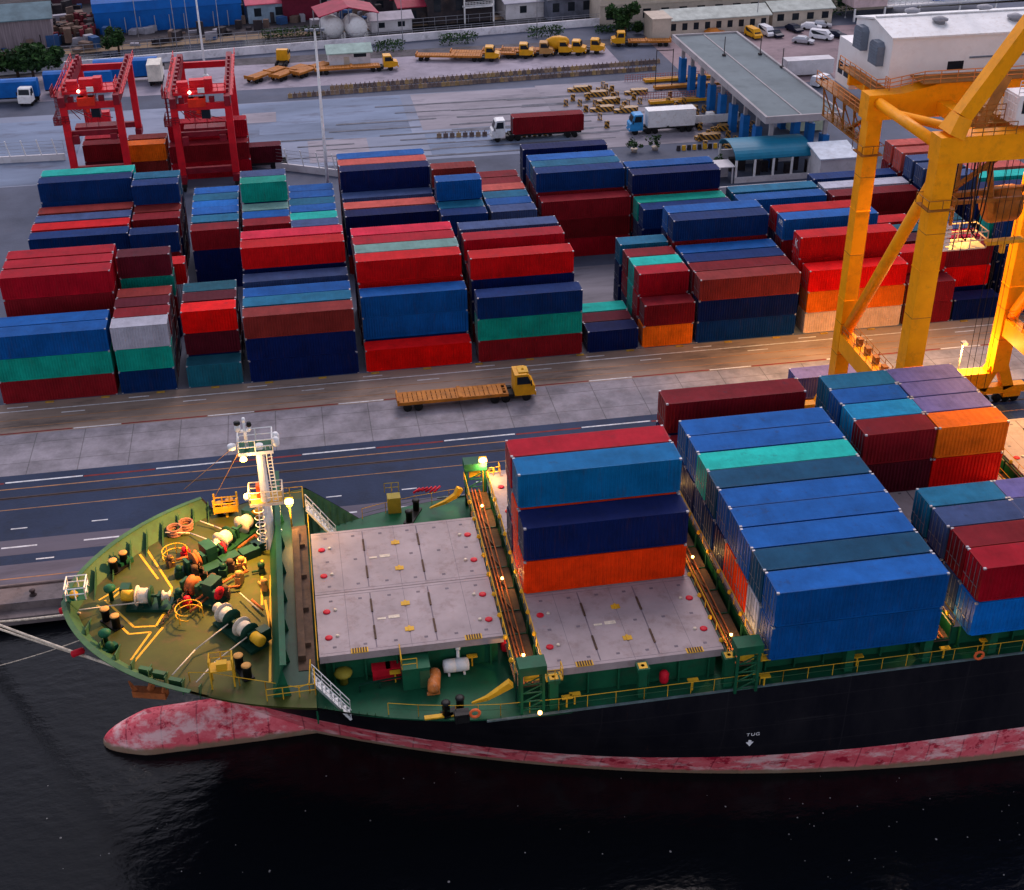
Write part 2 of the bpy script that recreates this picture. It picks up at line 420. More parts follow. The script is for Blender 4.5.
bay('bay with bright red front', 5.55, FT40, [(0, ['bright red']), (1.0, ['navy', 'blue', 'blue']), (2.35, [m, n_, 'red', 'red']), (3.3, [n_, m, n_, 'pale green']), (4.25, [m, n_, m, 'crimson']), (5.25, [n_, m, m, 'pink red'])])
bay('bay left of the bare lane', 18.55, FT40, [(0, [m, g, 'dark blue']), (1.8, [m, n_, n_, 'red']), (2.8, [n_, m, m]), (3.8, [n_, m, n_, 'crimson']), (5.0, [m, n_, m, 'slate blue'])])
bay('low bay before bare lane', 31.4, FT20, [(0, ['navy']), (0.95, [dm]), (1.9, ['turquoise'])])
bay('short bay with orange front', 38.1, FT20, [(0, ['orange', m]), (1.05, [m, 'crimson', 'crimson']), (2.0, ['turquoise', 'turquoise', 'turquoise']), (2.95, [n_, 'crimson', m]), (4.3, [n_, n_, 'steel blue'])])
bay('long bay left of beige front', 44.65, FT40, [(0, ['dark blue', 'navy', 'brown']), (0.95, [n_, m, m]), (1.9, [n_, n_, 'dark blue']), (2.9, [n_, n_, 'blue']), (4.2, [n_, 'red', m, 'dark blue']), (5.2, [n_, m, n_, 'blue'])])
bay('bay with beige front', 58.0, FT40, [(0, ['beige', 'orange', 'bright red']), (1.3, [n_, m, 'red', 'red']), (3.4, [n_, n_, m, 'blue']), (4.35, [m, n_, n_, 'red'])])
bay('short bay between crane legs', 70.6, FT20, [(0, [m, m]), (1.1, [n_, m, 'red']), (2.3, [n_, 'dark teal', dm]), (3.4, [n_, n_, 'dark teal']), (4.6, [n_, m, 'red'])])
bay('second short bay between crane legs', 77.0, FT20, [(0, ['navy']), (1.3, [n_, 'bright red', m]), (2.3, [m, n_, 'pink red']), (3.3, [n_, n_, 'slate blue']), (4.3, [n_, n_, 'dark teal'])])
bay('rightmost quayside bay', 84.2, FT40, [(0.2, [n_, n_, 'navy']), (1.5, [n_, n_, 'dark blue', 'dark blue']), (2.7, [n_, m, 'turquoise', 'turquoise']), (4.0, [n_, n_, 'navy', 'navy'])])
# rear block
bay('leftmost rear bay', -34.3, FT40, [(10.0, [m, n_, 'dark blue']), (11.1, [n_, m, 'red']), (12.1, [m, n_, 'slate blue']), (13.2, [n_, m, 'brown']), (14.7, [g, n_, 'dark blue', 'dark blue']), (15.7, [m, n_, m, 'turquoise'])])
bay('leftmost short rear bay', -21.9, FT20, [(9.7, [n_, m, 'dark blue']), (11.5, [m, n_, m]), (12.5, [n_, m, 'brown']), (13.45, [m, n_, m, 'dark blue']), (14.5, [n_, m, n_, 'steel blue'])], 1)
bay('second short rear bay', -14.3, FT20, [(9.65, [n_, n_, m]), (10.7, [m, n_, 'steel blue']), (11.7, [n_, m, 'blue']), (12.6, [n_, m, 'bright blue']), (13.55, [m, n_, 'steel blue']), (14.5, [n_, m, 'blue'])], 1)
bay('third short rear bay', -7.75, FT20, [(9.8, [n_, m, m]), (10.75, [m, n_, 'blue']), (11.75, [n_, n_, 'pale green']), (12.75, [n_, m, n_, g]), (13.7, [m, n_, n_, 'slate blue'])])
bay('rear bay at light mast', -1.6, FT20, [(9.25, [n_, m, 'slate blue']), (10.15, [n_, n_, 'turquoise']), (11.15, [m, n_, 'blue']), (12.05, [n_, m, 'steel blue']), (13.0, [m, n_, 'blue']), (13.95, [n_, n_, 'blue'])])
bay('long rear bay in mid yard', 5.45, FT40, [(10.05, [m, n_, 'navy']), (11.05, [n_, m, 'salmon']), (12.4, [n_, n_, 'slate blue']), (13.5, [m, n_, n_, 'navy']), (14.45, [n_, m, n_, 'salmon']), (15.4, [m, n_, m, 'blue'])])
bay('short rear bay before brown box', 17.75, FT20, [(9.3, [n_, n_, 'dark blue']), (10.25, [n_, m, 'steel blue']), (11.2, [m, n_, n_, 'blue']), (13.0, [n_, m, n_, 'brown'])])
bay('short rear bay beside maroon block', 24.25, FT20, [(9.3, [n_, n_, 'slate blue']), (10.25, [n_, m, 'blue']), (11.2, [m, n_, 'steel blue']), (12.2, [n_, m, 'salmon']), (13.1, [n_, n_, m]), (14.1, [n_, m, m])])
bay('tall maroon rear bay', 31.4, FT40, [(10.1, ['crimson', m, m]), (11.4, [m, m, m, 'dark blue']), (12.35, [m, n_, m, 'steel blue']), (13.3, [n_, m, m, 'blue']), (15.0, [n_, n_, n_, 'navy'])])
bay('rear bay right of maroon block', 43.9, FT40, [(8.2, [n_, n_, 'dark blue']), (9.15, [m, n_, g]), (10.3, [n_, m, m, 'navy']), (11.4, [n_, n_, m, 'blue'])])
bay('rear bay before arched shelter', 57.2, FT40, [(8.45, [n_, m, 'blue']), (9.6, [m, n_, 'steel blue'])])
bay('rear bay right of arched shelter', 69.9, FT40, [(8.2, [n_, m, m]), (9.3, [m, 'pale grey', 'pale grey']), (10.6, [n_, n_, 'dark blue'])])
bay('rear bay behind crane legs', 82.6, FT20, [(7.2, [n_, n_, n_, 'slate blue']), (8.4, [n_, n_, n_, 'slate blue']), (9.6, [m, n_, n_, 'slate blue']), (10.8, [n_, n_, m, 'salmon']), (12.0, [n_, n_, m, 'salmon'])])
bay('rear bay right of crane legs', 89.0, FT40, [(6.6, [n_, n_, 'navy']), (7.8, [n_, m, 'navy']), (9.2, [m, n_, 'turquoise']), (10.5, [n_, m, 'salmon'])])
# a bay by itself between the two rows of stacks (red, lettered)
for lb, X, Y, z, cols in (('apron under the red gantries', 0, 0, 0, []),): pass
# under the two red gantry cranes
UG = 'containers under the red gantry cranes'
def ug(bayn, row, X, Y, L, cols): return stack(bayn, row, X, Y, L, cols, group=UG)
ug('under left red gantry', 'left side', -33.0, 207.0, FT20, [dm, m]); ug('under left red gantry', 'left rear', -33.0, 210.2, FT20, [m, 'crimson'])
ug('under left red gantry', 'right side', -26.2, 205.5, FT20, ['brown', 'orange']); ug('under left red gantry', 'right rear', -26.2, 208.6, FT20, [m, 'brown'])
ug('under right red gantry', 'front', -19.5, 203.5, FT40, ['crimson', m]); ug('under right red gantry', 'rear', -19.5, 206.5, FT40, [m, 'crimson', 'crimson'])
# lettering on three of the lettered boxes
M_LET = mat('white lettering', (0.75,0.74,0.76), 0.6, 0, 0.1, 2)
def letter(cobj, s, size, side, lx=0.0, lz=1.7):
    me = text_mesh(s, size, M_LET)
    o = link('lettering', me, cobj)
    if side == 'end': o.rotation_euler = (PI/2, 0, -PI/2); o.location = (-cobj.dimensions.x/2-0.03, lx, lz)
    else: o.rotation_euler = (PI/2, 0, 0); o.location = (lx, -W2-0.012, lz)
    return o
# ------------------------------------------------------------------ ground, quay, water
M_ASPH = mat('asphalt', (0.085,0.098,0.14), 0.8, 0, 0.35, 0.06, (0.10,0.10,0.13), 0.5, 0.3, 3)
M_QASPH = mat('quay asphalt', (0.024,0.038,0.080), 0.75, 0, 0.3, 0.08, (0.018,0.022,0.035), 0.6, 0.3, 3)
M_APRON = mat('stack apron', (0.28,0.205,0.165), 0.8, 0, 0.35, 0.15, (0.035,0.033,0.036), 0.6, 0.3, 3, stretch=(0.25,1,1))  # brown paving, with the amber lamp light mixed into its base colour
M_STRIP = mat('quay strip', (0.11,0.10,0.13), 0.8, 0, 0.3, 0.12, (0.06,0.055,0.07), 0.6, 0.2, 3, stretch=(0.2,1,1))
M_EDGE = mat('quay concrete', (0.17,0.14,0.14), 0.85, 0, 0.3, 0.3, (0.06,0.05,0.05), 0.6, 0.3, 3)
M_YARD = mat('yard concrete', (0.215,0.245,0.325), 0.8, 0, 0.3, 0.05, (0.13,0.155,0.22), 0.75, 0.2, 3, stretch=(0.4,1,1))
M_WPAINT = mat('white road paint', (0.62,0.62,0.64), 0.7, 0, 0.3, 1.2, (0.2,0.2,0.22), 0.6)
M_RPAINT = mat('red road paint', (0.18,0.02,0.02), 0.7, 0, 0.3, 1.2, (0.08,0.05,0.06), 0.6)
M_OPAINT = mat('ochre road paint', (0.34,0.17,0.08), 0.7, 0, 0.3, 0.8, (0.10,0.08,0.08), 0.7)
M_RUST = mat('rusty rail', (0.05,0.035,0.035), 0.6, 0.4, 0.3, 1)
def slab_mat():
    m = bpy.data.materials.new('concrete slabs'); nt, N, L, P = nodes(m)
    P.inputs['Roughness'].default_value = 0.85
    tc = N.new('ShaderNodeTexCoord')
    br = N.new('ShaderNodeTexBrick'); br.inputs['Scale'].default_value = 1.0; br.offset = 0.0
    br.inputs['Brick Width'].default_value = 5.0; br.inputs['Row Height'].default_value = 4.0; br.inputs['Mortar Size'].default_value = 0.05
    br.inputs['Color1'].default_value = (0.26,0.238,0.27,1); br.inputs['Color2'].default_value = (0.235,0.215,0.245,1); br.inputs['Mortar'].default_value = (0.13,0.12,0.13,1)
    L.new(tc.outputs['Object'], br.inputs[0])
    n = N.new('ShaderNodeTexNoise'); n.inputs['Scale'].default_value = 0.35; n.inputs['Detail'].default_value = 9; n.inputs['Roughness'].default_value = 0.7
    L.new(tc.outputs['Object'], n.inputs[0])
    r = N.new('ShaderNodeMapRange'); r.inputs[1].default_value = 0.32; r.inputs[2].default_value = 0.68; r.inputs[3].default_value = 0.5; r.inputs[4].default_value = 1.2
    L.new(n.outputs[0], r.inputs[0])
    mu = N.new('ShaderNodeMix'); mu.data_type = 'RGBA'; mu.blend_type = 'MULTIPLY'; mu.inputs[0].default_value = 1
    L.new(br.outputs[0], mu.inputs[6]); L.new(r.outputs[0], mu.inputs[7])
    L.new(mu.outputs[2], P.inputs['Base Color'])
    return m
M_SLAB = slab_mat()
def sheet(name, x0, x1, y0, y1, z, mtl, top=True):
    return struct(name, MB().add([(x0,y0,z),(x1,y0,z),(x1,y1,z),(x0,y1,z)], [(0,1,2,3)]), mtl)
b = MB(); b.add([(-900,96,0),(900,96,0),(900,1800,0),(-900,1800,0)], [(0,1,2,3)])
struct('ground', b, M_ASPH)
b = MB(); b.box(-900, 900, 96.0, 96.8, -9, -0.004); b.box(-900, 900, 94.9, 96.0, -1.55, -0.75)
struct('quay_wall', b, M_EDGE)
sheet('quay_edge', -400, 400, 96.02, 98.9, 0.004, M_EDGE)
sheet('quay_strip', -400, 400, 98.9, 101.9, 0.004, M_STRIP)
sheet('quay_road', -400, 400, 101.9, 117.6, 0.004, M_QASPH)
sheet('paved_strip', -400, 400, 103.4, 105.9, 0.008, M_STRIP)
sheet('concrete_apron', -400, 400, 117.6, 126.0, 0.006, M_SLAB)
sheet('stack_apron', -400, 400, 126.0, 133.0, 0.004, M_APRON)
sheet('yard_road', -60, 46, 205.5, 243.5, 0.004, M_YARD)
# odd patches of paving in the yard road
for i, (x0, x1, y0, y1, c) in enumerate([(-12,20,219,243,'a'),(22,46,221,243,'b'),(-6,5,224,229,'a'),(2,12,207.5,219,'b'),(22,60,207,219,'a'),(46,72,205.5,244,'b'),(-52,-36,206,240,'a'),(-9,-3,231,237,'b')]):
    mm_ = mat('yard patch '+c, (0.165,0.21,0.30) if c == 'a' else (0.265,0.245,0.28), 0.8, 0, 0.3, 0.12, (0.09,0.09,0.12), 0.7, stretch=(0.3,1,1))
    sheet('yard_patch', x0, x1, y0, y1, 0.009+0.004*i, mm_)
sheet('yard_lane', 30, 46, 133.2, 158, 0.004, mat('lane concrete', (0.20,0.19,0.22), 0.8, 0, 0.3, 0.2, (0.07,0.07,0.08), 0.6, stretch=(0.2,1,1)))
sheet('truck_park', -50, 66, 252.5, 270.5, 0.004, mat('truck park paving', (0.29,0.26,0.31), 0.85, 0, 0.3, 0.1, (0.11,0.10,0.12), 0.6))
sheet('car_park', 76, 150, 236, 277, 0.004, mat('car park paving', (0.25,0.185,0.20), 0.85, 0, 0.3, 0.1, (0.10,0.085,0.095), 0.6))
sheet('verge', -90, 80, 270.5, 276, 0.004, mat('bare earth', (0.10,0.09,0.10), 0.9, 0, 0.4, 0.3, (0.03,0.05,0.03), 0.6))
# painted lines
b = MB()
def strip(b, x0, x1, y, w, z, m=0): b.add([(x0,y-w/2,z),(x1,y-w/2,z),(x1,y+w/2,z),(x0,y+w/2,z)], [(0,1,2,3)], m)
x = -120
while x < 200:
    strip(b, x, x+7.5, 116.3, 0.22, 0.012, 0); strip(b, x+7.6, x+14.6, 116.2, 0.28, 0.012, 1); x += 14.7
x = -120
while x < 200:
    strip(b, x, x+9, 126.3, 0.24, 0.012, 1); strip(b, x+9.1, x+14, 126.3, 0.18, 0.012, 0); x += 14.1
strip(b, -120, 200, 115.0, 0.16, 0.012, 2); strip(b, -120, 200, 111.2, 0.12, 0.012, 2)
strip(b, -120, 200, 131.2, 0.16, 0.010, 0); strip(b, -120, 200, 129.2, 0.14, 0.010, 2); strip(b, -120, 200, 127.6, 0.12, 0.010, 2)
strip(b, -120, 200, 99.7, 0.14, 0.012, 2)
x = -60
while x < 40:
    strip(b, x, x+3.2, 104.7, 0.22, 0.014, 0); strip(b, x+3.4, x+5.0, 102.4, 0.18, 0.012, 0); strip(b, x+0.4, x+1.9, 107.8, 0.16, 0.012, 0); x += 7.4
x = -60
while x < 120:
    strip(b, x, x+2.2, 132.1, 0.2, 0.010, 0); strip(b, x+6, x+8.5, 130.1, 0.16, 0.010, 0); x += 13
struct('road_marking', b, [M_WPAINT, M_RPAINT, M_OPAINT])
b = MB()
for y in (98.5, 113.3):
    b.box(-200, 300, y-0.05, y+0.05, 0.0, 0.055)
    b.add([(-200,y-0.22,0.013),(300,y-0.22,0.013),(300,y+0.22,0.013),(-200,y+0.22,0.013)], [(0,1,2,3)])
struct('crane_rail', b, M_RUST)
# dark tyre lanes worn into the yard and the gate
b = MB(); rr = random.Random(8)
for y in (207.5, 210.2, 213.6, 216.4, 219.8, 223.5, 227.0, 231.5, 236.0):
    for k in range(5):
        x0_ = rr.uniform(-5, 50); strip(b, x0_, x0_+rr.uniform(8, 26), y+rr.uniform(-.5,.5), rr.uniform(0.3,0.7), 0.055+0.0007*k+0.004*rr.random(), 0)
struct('tyre_mark', b, mat('tyre rubber marks', (0.12,0.125,0.15), 0.8, 0, 0.5, 0.4, (0.16,0.15,0.18), 0.8))
# yellow kerb blocks at the foot of the stacks
b = MB()
for x in range(-36, 100, 6): b.box(x, x+0.9, 132.55, 132.85, 0.004, 0.10)
struct('kerb', b, mat('worn yellow paint', (0.42,0.24,0.03), 0.7, 0, 0.4, 2, (0.1,0.08,0.06), 0.7))
# quay fenders and bollards left of the bow
M_RUBBER = mat('black rubber', (0.012,0.012,0.013), 0.7, 0, 0.3, 2)
for i, x in enumerate((-26.5,)):
    t = thing('quay_bollard', ['squat iron bollard on the quay edge nearest the bow', 'squat iron bollard on the quay edge at the left border', 'squat iron bollard on the quay edge beyond the left border'][i], 'bollard', (x, 96.9, 0.006), group='bollards along the quay edge')
    MB().lathe((0,0,0), [(0.32,0),(0.32,0.05),(0.2,0.12),(0.17,0.35),(0.27,0.45),(0.25,0.55),(0.1,0.6)], 12).build('post', M_RUST, t, False)
# water
def water_mat():
    m = bpy.data.materials.new('river water'); nt, N, L, P = nodes(m)
    P.inputs['Base Color'].default_value = (0.003,0.004,0.006,1); P.inputs['Specular IOR Level'].default_value = 0.30; P.inputs['Roughness'].default_value = 0.10; P.inputs['IOR'].default_value = 1.33
    tc = N.new('ShaderNodeTexCoord'); mp = N.new('ShaderNodeMapping'); L.new(tc.outputs['Object'], mp.inputs[0])
    mp.inputs['Rotation'].default_value = (0,0,R(-25)); mp.inputs['Scale'].default_value = (0.55,1.0,1)
    n1 = N.new('ShaderNodeTexNoise'); n1.inputs['Scale'].default_value = 1.1; n1.inputs['Detail'].default_value = 6; n1.inputs['Roughness'].default_value = 0.55
    L.new(mp.outputs[0], n1.inputs[0])
    n2 = N.new('ShaderNodeTexNoise'); n2.inputs['Scale'].default_value = 0.12; n2.inputs['Detail'].default_value = 3
    L.new(tc.outputs['Object'], n2.inputs[0])
    ml = N.new('ShaderNodeMath'); ml.operation = 'MULTIPLY'; L.new(n1.outputs[0], ml.inputs[0]); L.new(n2.outputs[0], ml.inputs[1])
    bp = N.new('ShaderNodeBump'); bp.inputs['Strength'].default_value = 0.35; bp.inputs['Distance'].default_value = 0.45
    L.new(ml.outputs[0], bp.inputs['Height']); L.new(bp.outputs[0], P.inputs['Normal'])
    return m
ZW = -2.0
b = MB(); b.add([(-900,-600,ZW),(900,-600,ZW),(900,96.3,ZW),(-900,96.3,ZW)], [(0,1,2,3)])
struct('river', b, water_mat())
# floating scraps: flotsam too fine to count
M_FOAM = mat('flotsam', (0.25,0.24,0.23), 0.8, 0, 0.4, 3)
b = MB(); rr = random.Random(5)
for i in range(65):
    px, py = rr.choice([(rr.uniform(560,1024), rr.uniform(775,890)), (rr.uniform(780,1024), rr.uniform(790,880)), (rr.uniform(0,560), rr.uniform(770,890))])
    p = at(px, py, ZW+0.012); s = rr.choice((0.03,0.04,0.05,0.06,0.1))
    n = 5; a0 = rr.uniform(0, 6)
    pts = [(p.x+s*rr.uniform(.6,1.2)*math.cos(a0+2*PI*k/n), p.y+s*rr.uniform(.6,1.2)*math.sin(a0+2*PI*k/n)) for k in range(n)]
    b.prism(pts, ZW-0.02, ZW+0.015+s*0.1)
tag(b.build('flotsam', M_FOAM), kind='stuff')
# ------------------------------------------------------------------ the ship
YC, HB = 79.1, 14.0
ZM, ZF, ZB, ZH = 8.3, 11.0, 12.2, 11.0        # main deck, forecastle deck, bulwark top, hatch top
LV = [(-7,-4,66,2.2,1),(-2,-6.5,60,2.2,1),(0,-9,56,2.2,1),(2,-11,50,2.2,1),(5,-13.5,42,2.2,1),(8.3,-16.4,31,2.15,.95),(11,-19.0,22.5,2.05,.74),(12.3,-19.8,20,2.05,.68)]
def lev(z):
    if z <= LV[0][0]: return LV[0][1:]
    for a, c in zip(LV, LV[1:]):
        if z <= c[0]:
            t = (z-a[0])/(c[0]-a[0]); return tuple(a[i]+(c[i]-a[i])*t for i in (1,2,3,4))
    return LV[-1][1:]
def hb(x, z, inset=0.0):
    x0, L, p, q = lev(z)
    t = min(1, max(0, (x-x0-inset*1.2)/L))
    return max(0, HB*(1-(1-t**q)**p)-inset*min(1, t*9))
def hull_mat():
    m = bpy.data.materials.new('hull paint'); nt, N, L, P = nodes(m)
    P.inputs['Roughness'].default_value = 0.45; P.inputs['Specular IOR Level'].default_value = 0.10
    tc = N.new('ShaderNodeTexCoord'); sp = N.new('ShaderNodeSeparateXYZ'); L.new(tc.outputs['Object'], sp.inputs[0])
    # boot-top line, a little higher towards the bulb (object z = 0 at the water)
    ln = N.new('ShaderNodeMapRange'); ln.inputs[1].default_value = -38; ln.inputs[2].default_value = -8; ln.inputs[3].default_value = 4.3; ln.inputs[4].default_value = 3.0
    L.new(sp.outputs[0], ln.inputs[0])
    lt = N.new('ShaderNodeMath'); lt.operation = 'LESS_THAN'; L.new(sp.outputs[2], lt.inputs[0]); L.new(ln.outputs[0], lt.inputs[1])
    def noise(sc_, stretch, det=8):
        mp = N.new('ShaderNodeMapping'); mp.inputs['Scale'].default_value = stretch; L.new(tc.outputs['Object'], mp.inputs[0])
        n = N.new('ShaderNodeTexNoise'); n.inputs['Scale'].default_value = sc_; n.inputs['Detail'].default_value = det; n.inputs['Roughness'].default_value = 0.7
        L.new(mp.outputs[0], n.inputs[0]); return n.outputs[0]
    def ramp(v, a, c, lo=0.0, hi=1.0):
        r = N.new('ShaderNodeMapRange'); r.inputs[1].default_value = a; r.inputs[2].default_value = c; r.inputs[3].default_value = lo; r.inputs[4].default_value = hi
        L.new(v, r.inputs[0]); return r.outputs[0]
    def mix(f, a, c):
        k = N.new('ShaderNodeMix'); k.data_type = 'RGBA'; L.new(f, k.inputs[0])
        for i, q in ((6, a), (7, c)):
            if isinstance(q, tuple): k.inputs[i].default_value = (*q, 1)
            else: L.new(q, k.inputs[i])
        return k.outputs[2]
    pink = mix(ramp(noise(0.5, (1,1,1.2)), 0.35, 0.65), (0.78,0.17,0.20), (0.62,0.06,0.09))
    pink = mix(ramp(noise(0.75, (1,1,1)), 0.545, 0.585, 0, 0.9), pink, (0.36,0.01,0.035))      # bare primer patches
    # plate seams every few metres
    wv = N.new('ShaderNodeMath'); wv.operation = 'PINGPONG'; wv.inputs[1].default_value = 1.35; L.new(sp.outputs[0], wv.inputs[0])
    seam = N.new('ShaderNodeMath'); seam.operation = 'LESS_THAN'; L.new(wv.outputs[0], seam.inputs[0]); seam.inputs[1].default_value = 0.05
    sm2 = N.new('ShaderNodeMath'); sm2.operation = 'MULTIPLY'; L.new(seam.outputs[0], sm2.inputs[0]); sm2.inputs[1].default_value = 0.6
    pink = mix(sm2.outputs[0], pink, (0.20,0.01,0.03))
    pink = mix(ramp(noise(0.42, (1,1,2)), 0.50, 0.62, 0, 0.8), pink, (0.80,0.56,0.55))          # worn to pale undercoat
    # scum at the waterline
    add = N.new('ShaderNodeMath'); add.operation = 'MULTIPLY_ADD'; L.new(noise(1.3, (1,1,0.4)), add.inputs[0]); add.inputs[1].default_value = -0.9; L.new(sp.outputs[2], add.inputs[2])
    pink = mix(ramp(add.outputs[0], 0.32, 0.0, 0, 0.9), pink, (0.20,0.16,0.10))
    black = mix(ramp(noise(0.35, (1,1,0.3)), 0.4, 0.7), (0.006,0.006,0.010), (0.014,0.013,0.017))
    black = mix(ramp(noise(1.4, (1.2,1.2,0.12)), 0.66, 0.78, 0, 0.5), black, (0.06,0.03,0.02))
    # plate seams, fender scrapes and rust runs on the topsides
    wz = N.new('ShaderNodeMath'); wz.operation = 'PINGPONG'; wz.inputs[1].default_value = 1.1; L.new(sp.outputs[2], wz.inputs[0])
    wx = N.new('ShaderNodeMath'); wx.operation = 'PINGPONG'; wx.inputs[1].default_value = 4.5; L.new(sp.outputs[0], wx.inputs[0])
    mn = N.new('ShaderNodeMath'); mn.operation = 'MINIMUM'; L.new(wz.outputs[0], mn.inputs[0]); L.new(wx.outputs[0], mn.inputs[1])
    black = mix(ramp(mn.outputs[0], 0.05, 0.02, 0, 0.55), black, (0.022,0.020,0.024))
    black = mix(ramp(noise(1.1, (0.12,1,2.2)), 0.64, 0.72, 0, 0.5), black, (0.035,0.032,0.036))
    black = mix(ramp(noise(0.9, (1.5,1.5,0.09)), 0.66, 0.74, 0, 0.6), black, (0.10,0.035,0.018))
    L.new(mix(lt.outputs[0], black, pink), P.inputs['Base Color'])
    return m
M_HULL = hull_mat()
M_GREEN = mat('deck green', (0.008,0.085,0.040), 0.55, 0, 0.3, 0.35, (0.03,0.05,0.03), 0.5)
M_GREENL = mat('bulwark green', (0.035,0.10,0.045), 0.5, 0, 0.3, 0.5, (0.06,0.05,0.03), 0.4)
M_GREEND = mat('machinery green', (0.008,0.045,0.028), 0.45, 0, 0.3, 0.8)
M_FDECK = mat('forecastle deck paint', (0.050,0.062,0.012), 0.6, 0, 0.3, 0.3, (0.11,0.055,0.03), 0.55)
M_HATCH = mat('hatch cover paint', (0.34,0.275,0.28), 0.6, 0, 0.16, 0.35, (0.20,0.13,0.12), 0.5)
M_YEL = mat('safety yellow', (0.62,0.34,0.02), 0.5, 0, 0.2, 1)
M_RED = mat('signal red', (0.55,0.01,0.025), 0.5, 0, 0.2, 1)
M_CREAM = mat('white rope', (0.62,0.53,0.42), 0.85, 0, 0.25, 4)
M_WHITE = mat('white gloss paint', (0.74,0.74,0.74), 0.4, 0, 0.1, 0.8, (0.4,0.3,0.22), 0.4)
M_BLACK = mat('black fittings', (0.010,0.010,0.011), 0.5, 0, 0.3, 2)
M_BROWN = mat('rusty walkway', (0.085,0.05,0.032), 0.75, 0, 0.4, 0.8, (0.04,0.03,0.025), 0.7)
M_ORANGE = mat('rust orange', (0.35,0.10,0.03), 0.7, 0, 0.4, 1.2, (0.12,0.05,0.03), 0.7)
M_GREYP = mat('grey paint', (0.28,0.28,0.31), 0.5, 0, 0.2, 1)
M_PLANK = mat('dark gap', (0.012,0.013,0.012), 0.8)
M_LAMP = emit('lamp glow', (1.0,0.55,0.16), 5.5)
M_LAMPW = emit('lamp glow white', (1.0,0.85,0.62), 7.0)
ship = thing('cargo_ship', 'black-hulled container ship with pink boot-topping and green decks moored along the quay', 'ship', (26, YC, ZW))
XE = 92.0
def P_(name, mb, mats, parent=None): return mb.build(name, mats, parent or ship)
# hull shell
b = MB()
zs = [-7,-4,-2,-1,0,1,2,3.5,5,6.6,8.3]
NX = 54
def station(z, xe): x0 = lev(z)[0]; return [x0+(xe-x0)*(s/NX)**1.7 for s in range(NX+1)]
def shell(b, zs, xef, m=0, inset=0.0, flip=False):
    for side in (-1, 1):
        g = []
        for z in zs:
            g.append([(x, YC+side*hb(x, z, inset), z) for x in station(z, xef(z))])
        v = [p for row in g for p in row]; f = []
        for i in range(len(zs)-1):
            for j in range(NX):
                q = (i*(NX+1)+j, i*(NX+1)+j+1, (i+1)*(NX+1)+j+1, (i+1)*(NX+1)+j)
                f.append(q if (side < 0) != flip else q[::-1])
        b.add(v, f, m, True)
shell(b, zs, lambda z: XE)
zf = [8.3,9.2,10.1,11.0]
xend = lambda z: 2.2-(z-8.3)*1.55
shell(b, zf, xend)
xend2 = lambda z: -9.2-(z-11)*0.9
shell(b, [11.0,11.6,12.2], xend2)
b.add([(XE,YC-HB,-7),(XE,YC+HB,-7),(XE,YC+HB,8.3),(XE,YC-HB,8.3)], [(0,1,2,3)])
hull = P_('hull', b, [M_HULL])
# bulb
b = MB(); v = []; f = []; nb = 20; na = 26
for i in range(na+1):
    t = (i/na)**1.8; x = -19.2+22*t
    rr = 2.05*min(1, (max(0, t)/0.16))**0.5 if t < 0.16 else 2.05
    zc = -1.80+0.8*t
    for k in range(nb):
        a = 2*PI*k/nb; v.append((x, YC+0.98*rr*math.cos(a), zc+rr*1.02*math.sin(a)))
for i in range(na):
    for k in range(nb): f.append((i*nb+k, i*nb+(k+1) % nb, (i+1)*nb+(k+1) % nb, (i+1)*nb+k))
f.append(tuple(range(nb-1, -1, -1)))
b.add(v, f, 0, True); P_('bulbous_bow', b, [M_HULL])
# decks
def deck_poly(z, xa, xb, inset, n=40):
    xs = [xa+(xb-xa)*(i/n)**1.5 for i in range(n+1)]
    return [(x, YC-hb(x, z, inset)) for x in xs]+[(x, YC+hb(x, z, inset)) for x in reversed(xs)]
b = MB(); b.prism(deck_poly(ZM, -15.9, XE-0.05, 0.02, 60), ZM-0.12, ZM-0.01); P_('main_deck', b, M_GREEN)
XFE = -2.2
b = MB(); b.prism(deck_poly(ZF, lev(ZF)[0]+0.05, XFE, 0.06), ZF-0.15, ZF); P_('forecastle_deck', b, M_FDECK)
b = MB(); b.box(XFE-0.12, XFE, YC-hb(XFE,9.5)+0.05, YC+hb(XFE,9.5)-0.05, ZM, ZF-0.02); P_('forecastle_bulkhead', b, M_GREEN)
# bulwark: inner skin, cap and stays
b = MB()
shell(b, [11.0,11.6,12.19], lambda z: xend2(z)-0.05, 0, 0.12, True)
for side in (-1, 1):
    xs = station(12.2, xend2(12.2)); v = []
    for x in xs: v += [(x-0.05, YC+side*hb(x, 12.2, -0.03), 12.21), (x+0.08, YC+side*hb(x, 12.2, 0.17), 12.21), (x-0.05, YC+side*hb(x, 12.2, -0.03), 12.15), (x+0.08, YC+side*hb(x, 12.2, 0.17), 12.15)]
    f = []
    for j in range(NX):
        a = 4*j
        f += [(a, a+4, a+5, a+1), (a+2, a+3, a+7, a+6), (a, a+2, a+6, a+4), (a+1, a+5, a+7, a+3)]
    b.add(v, f, 1)
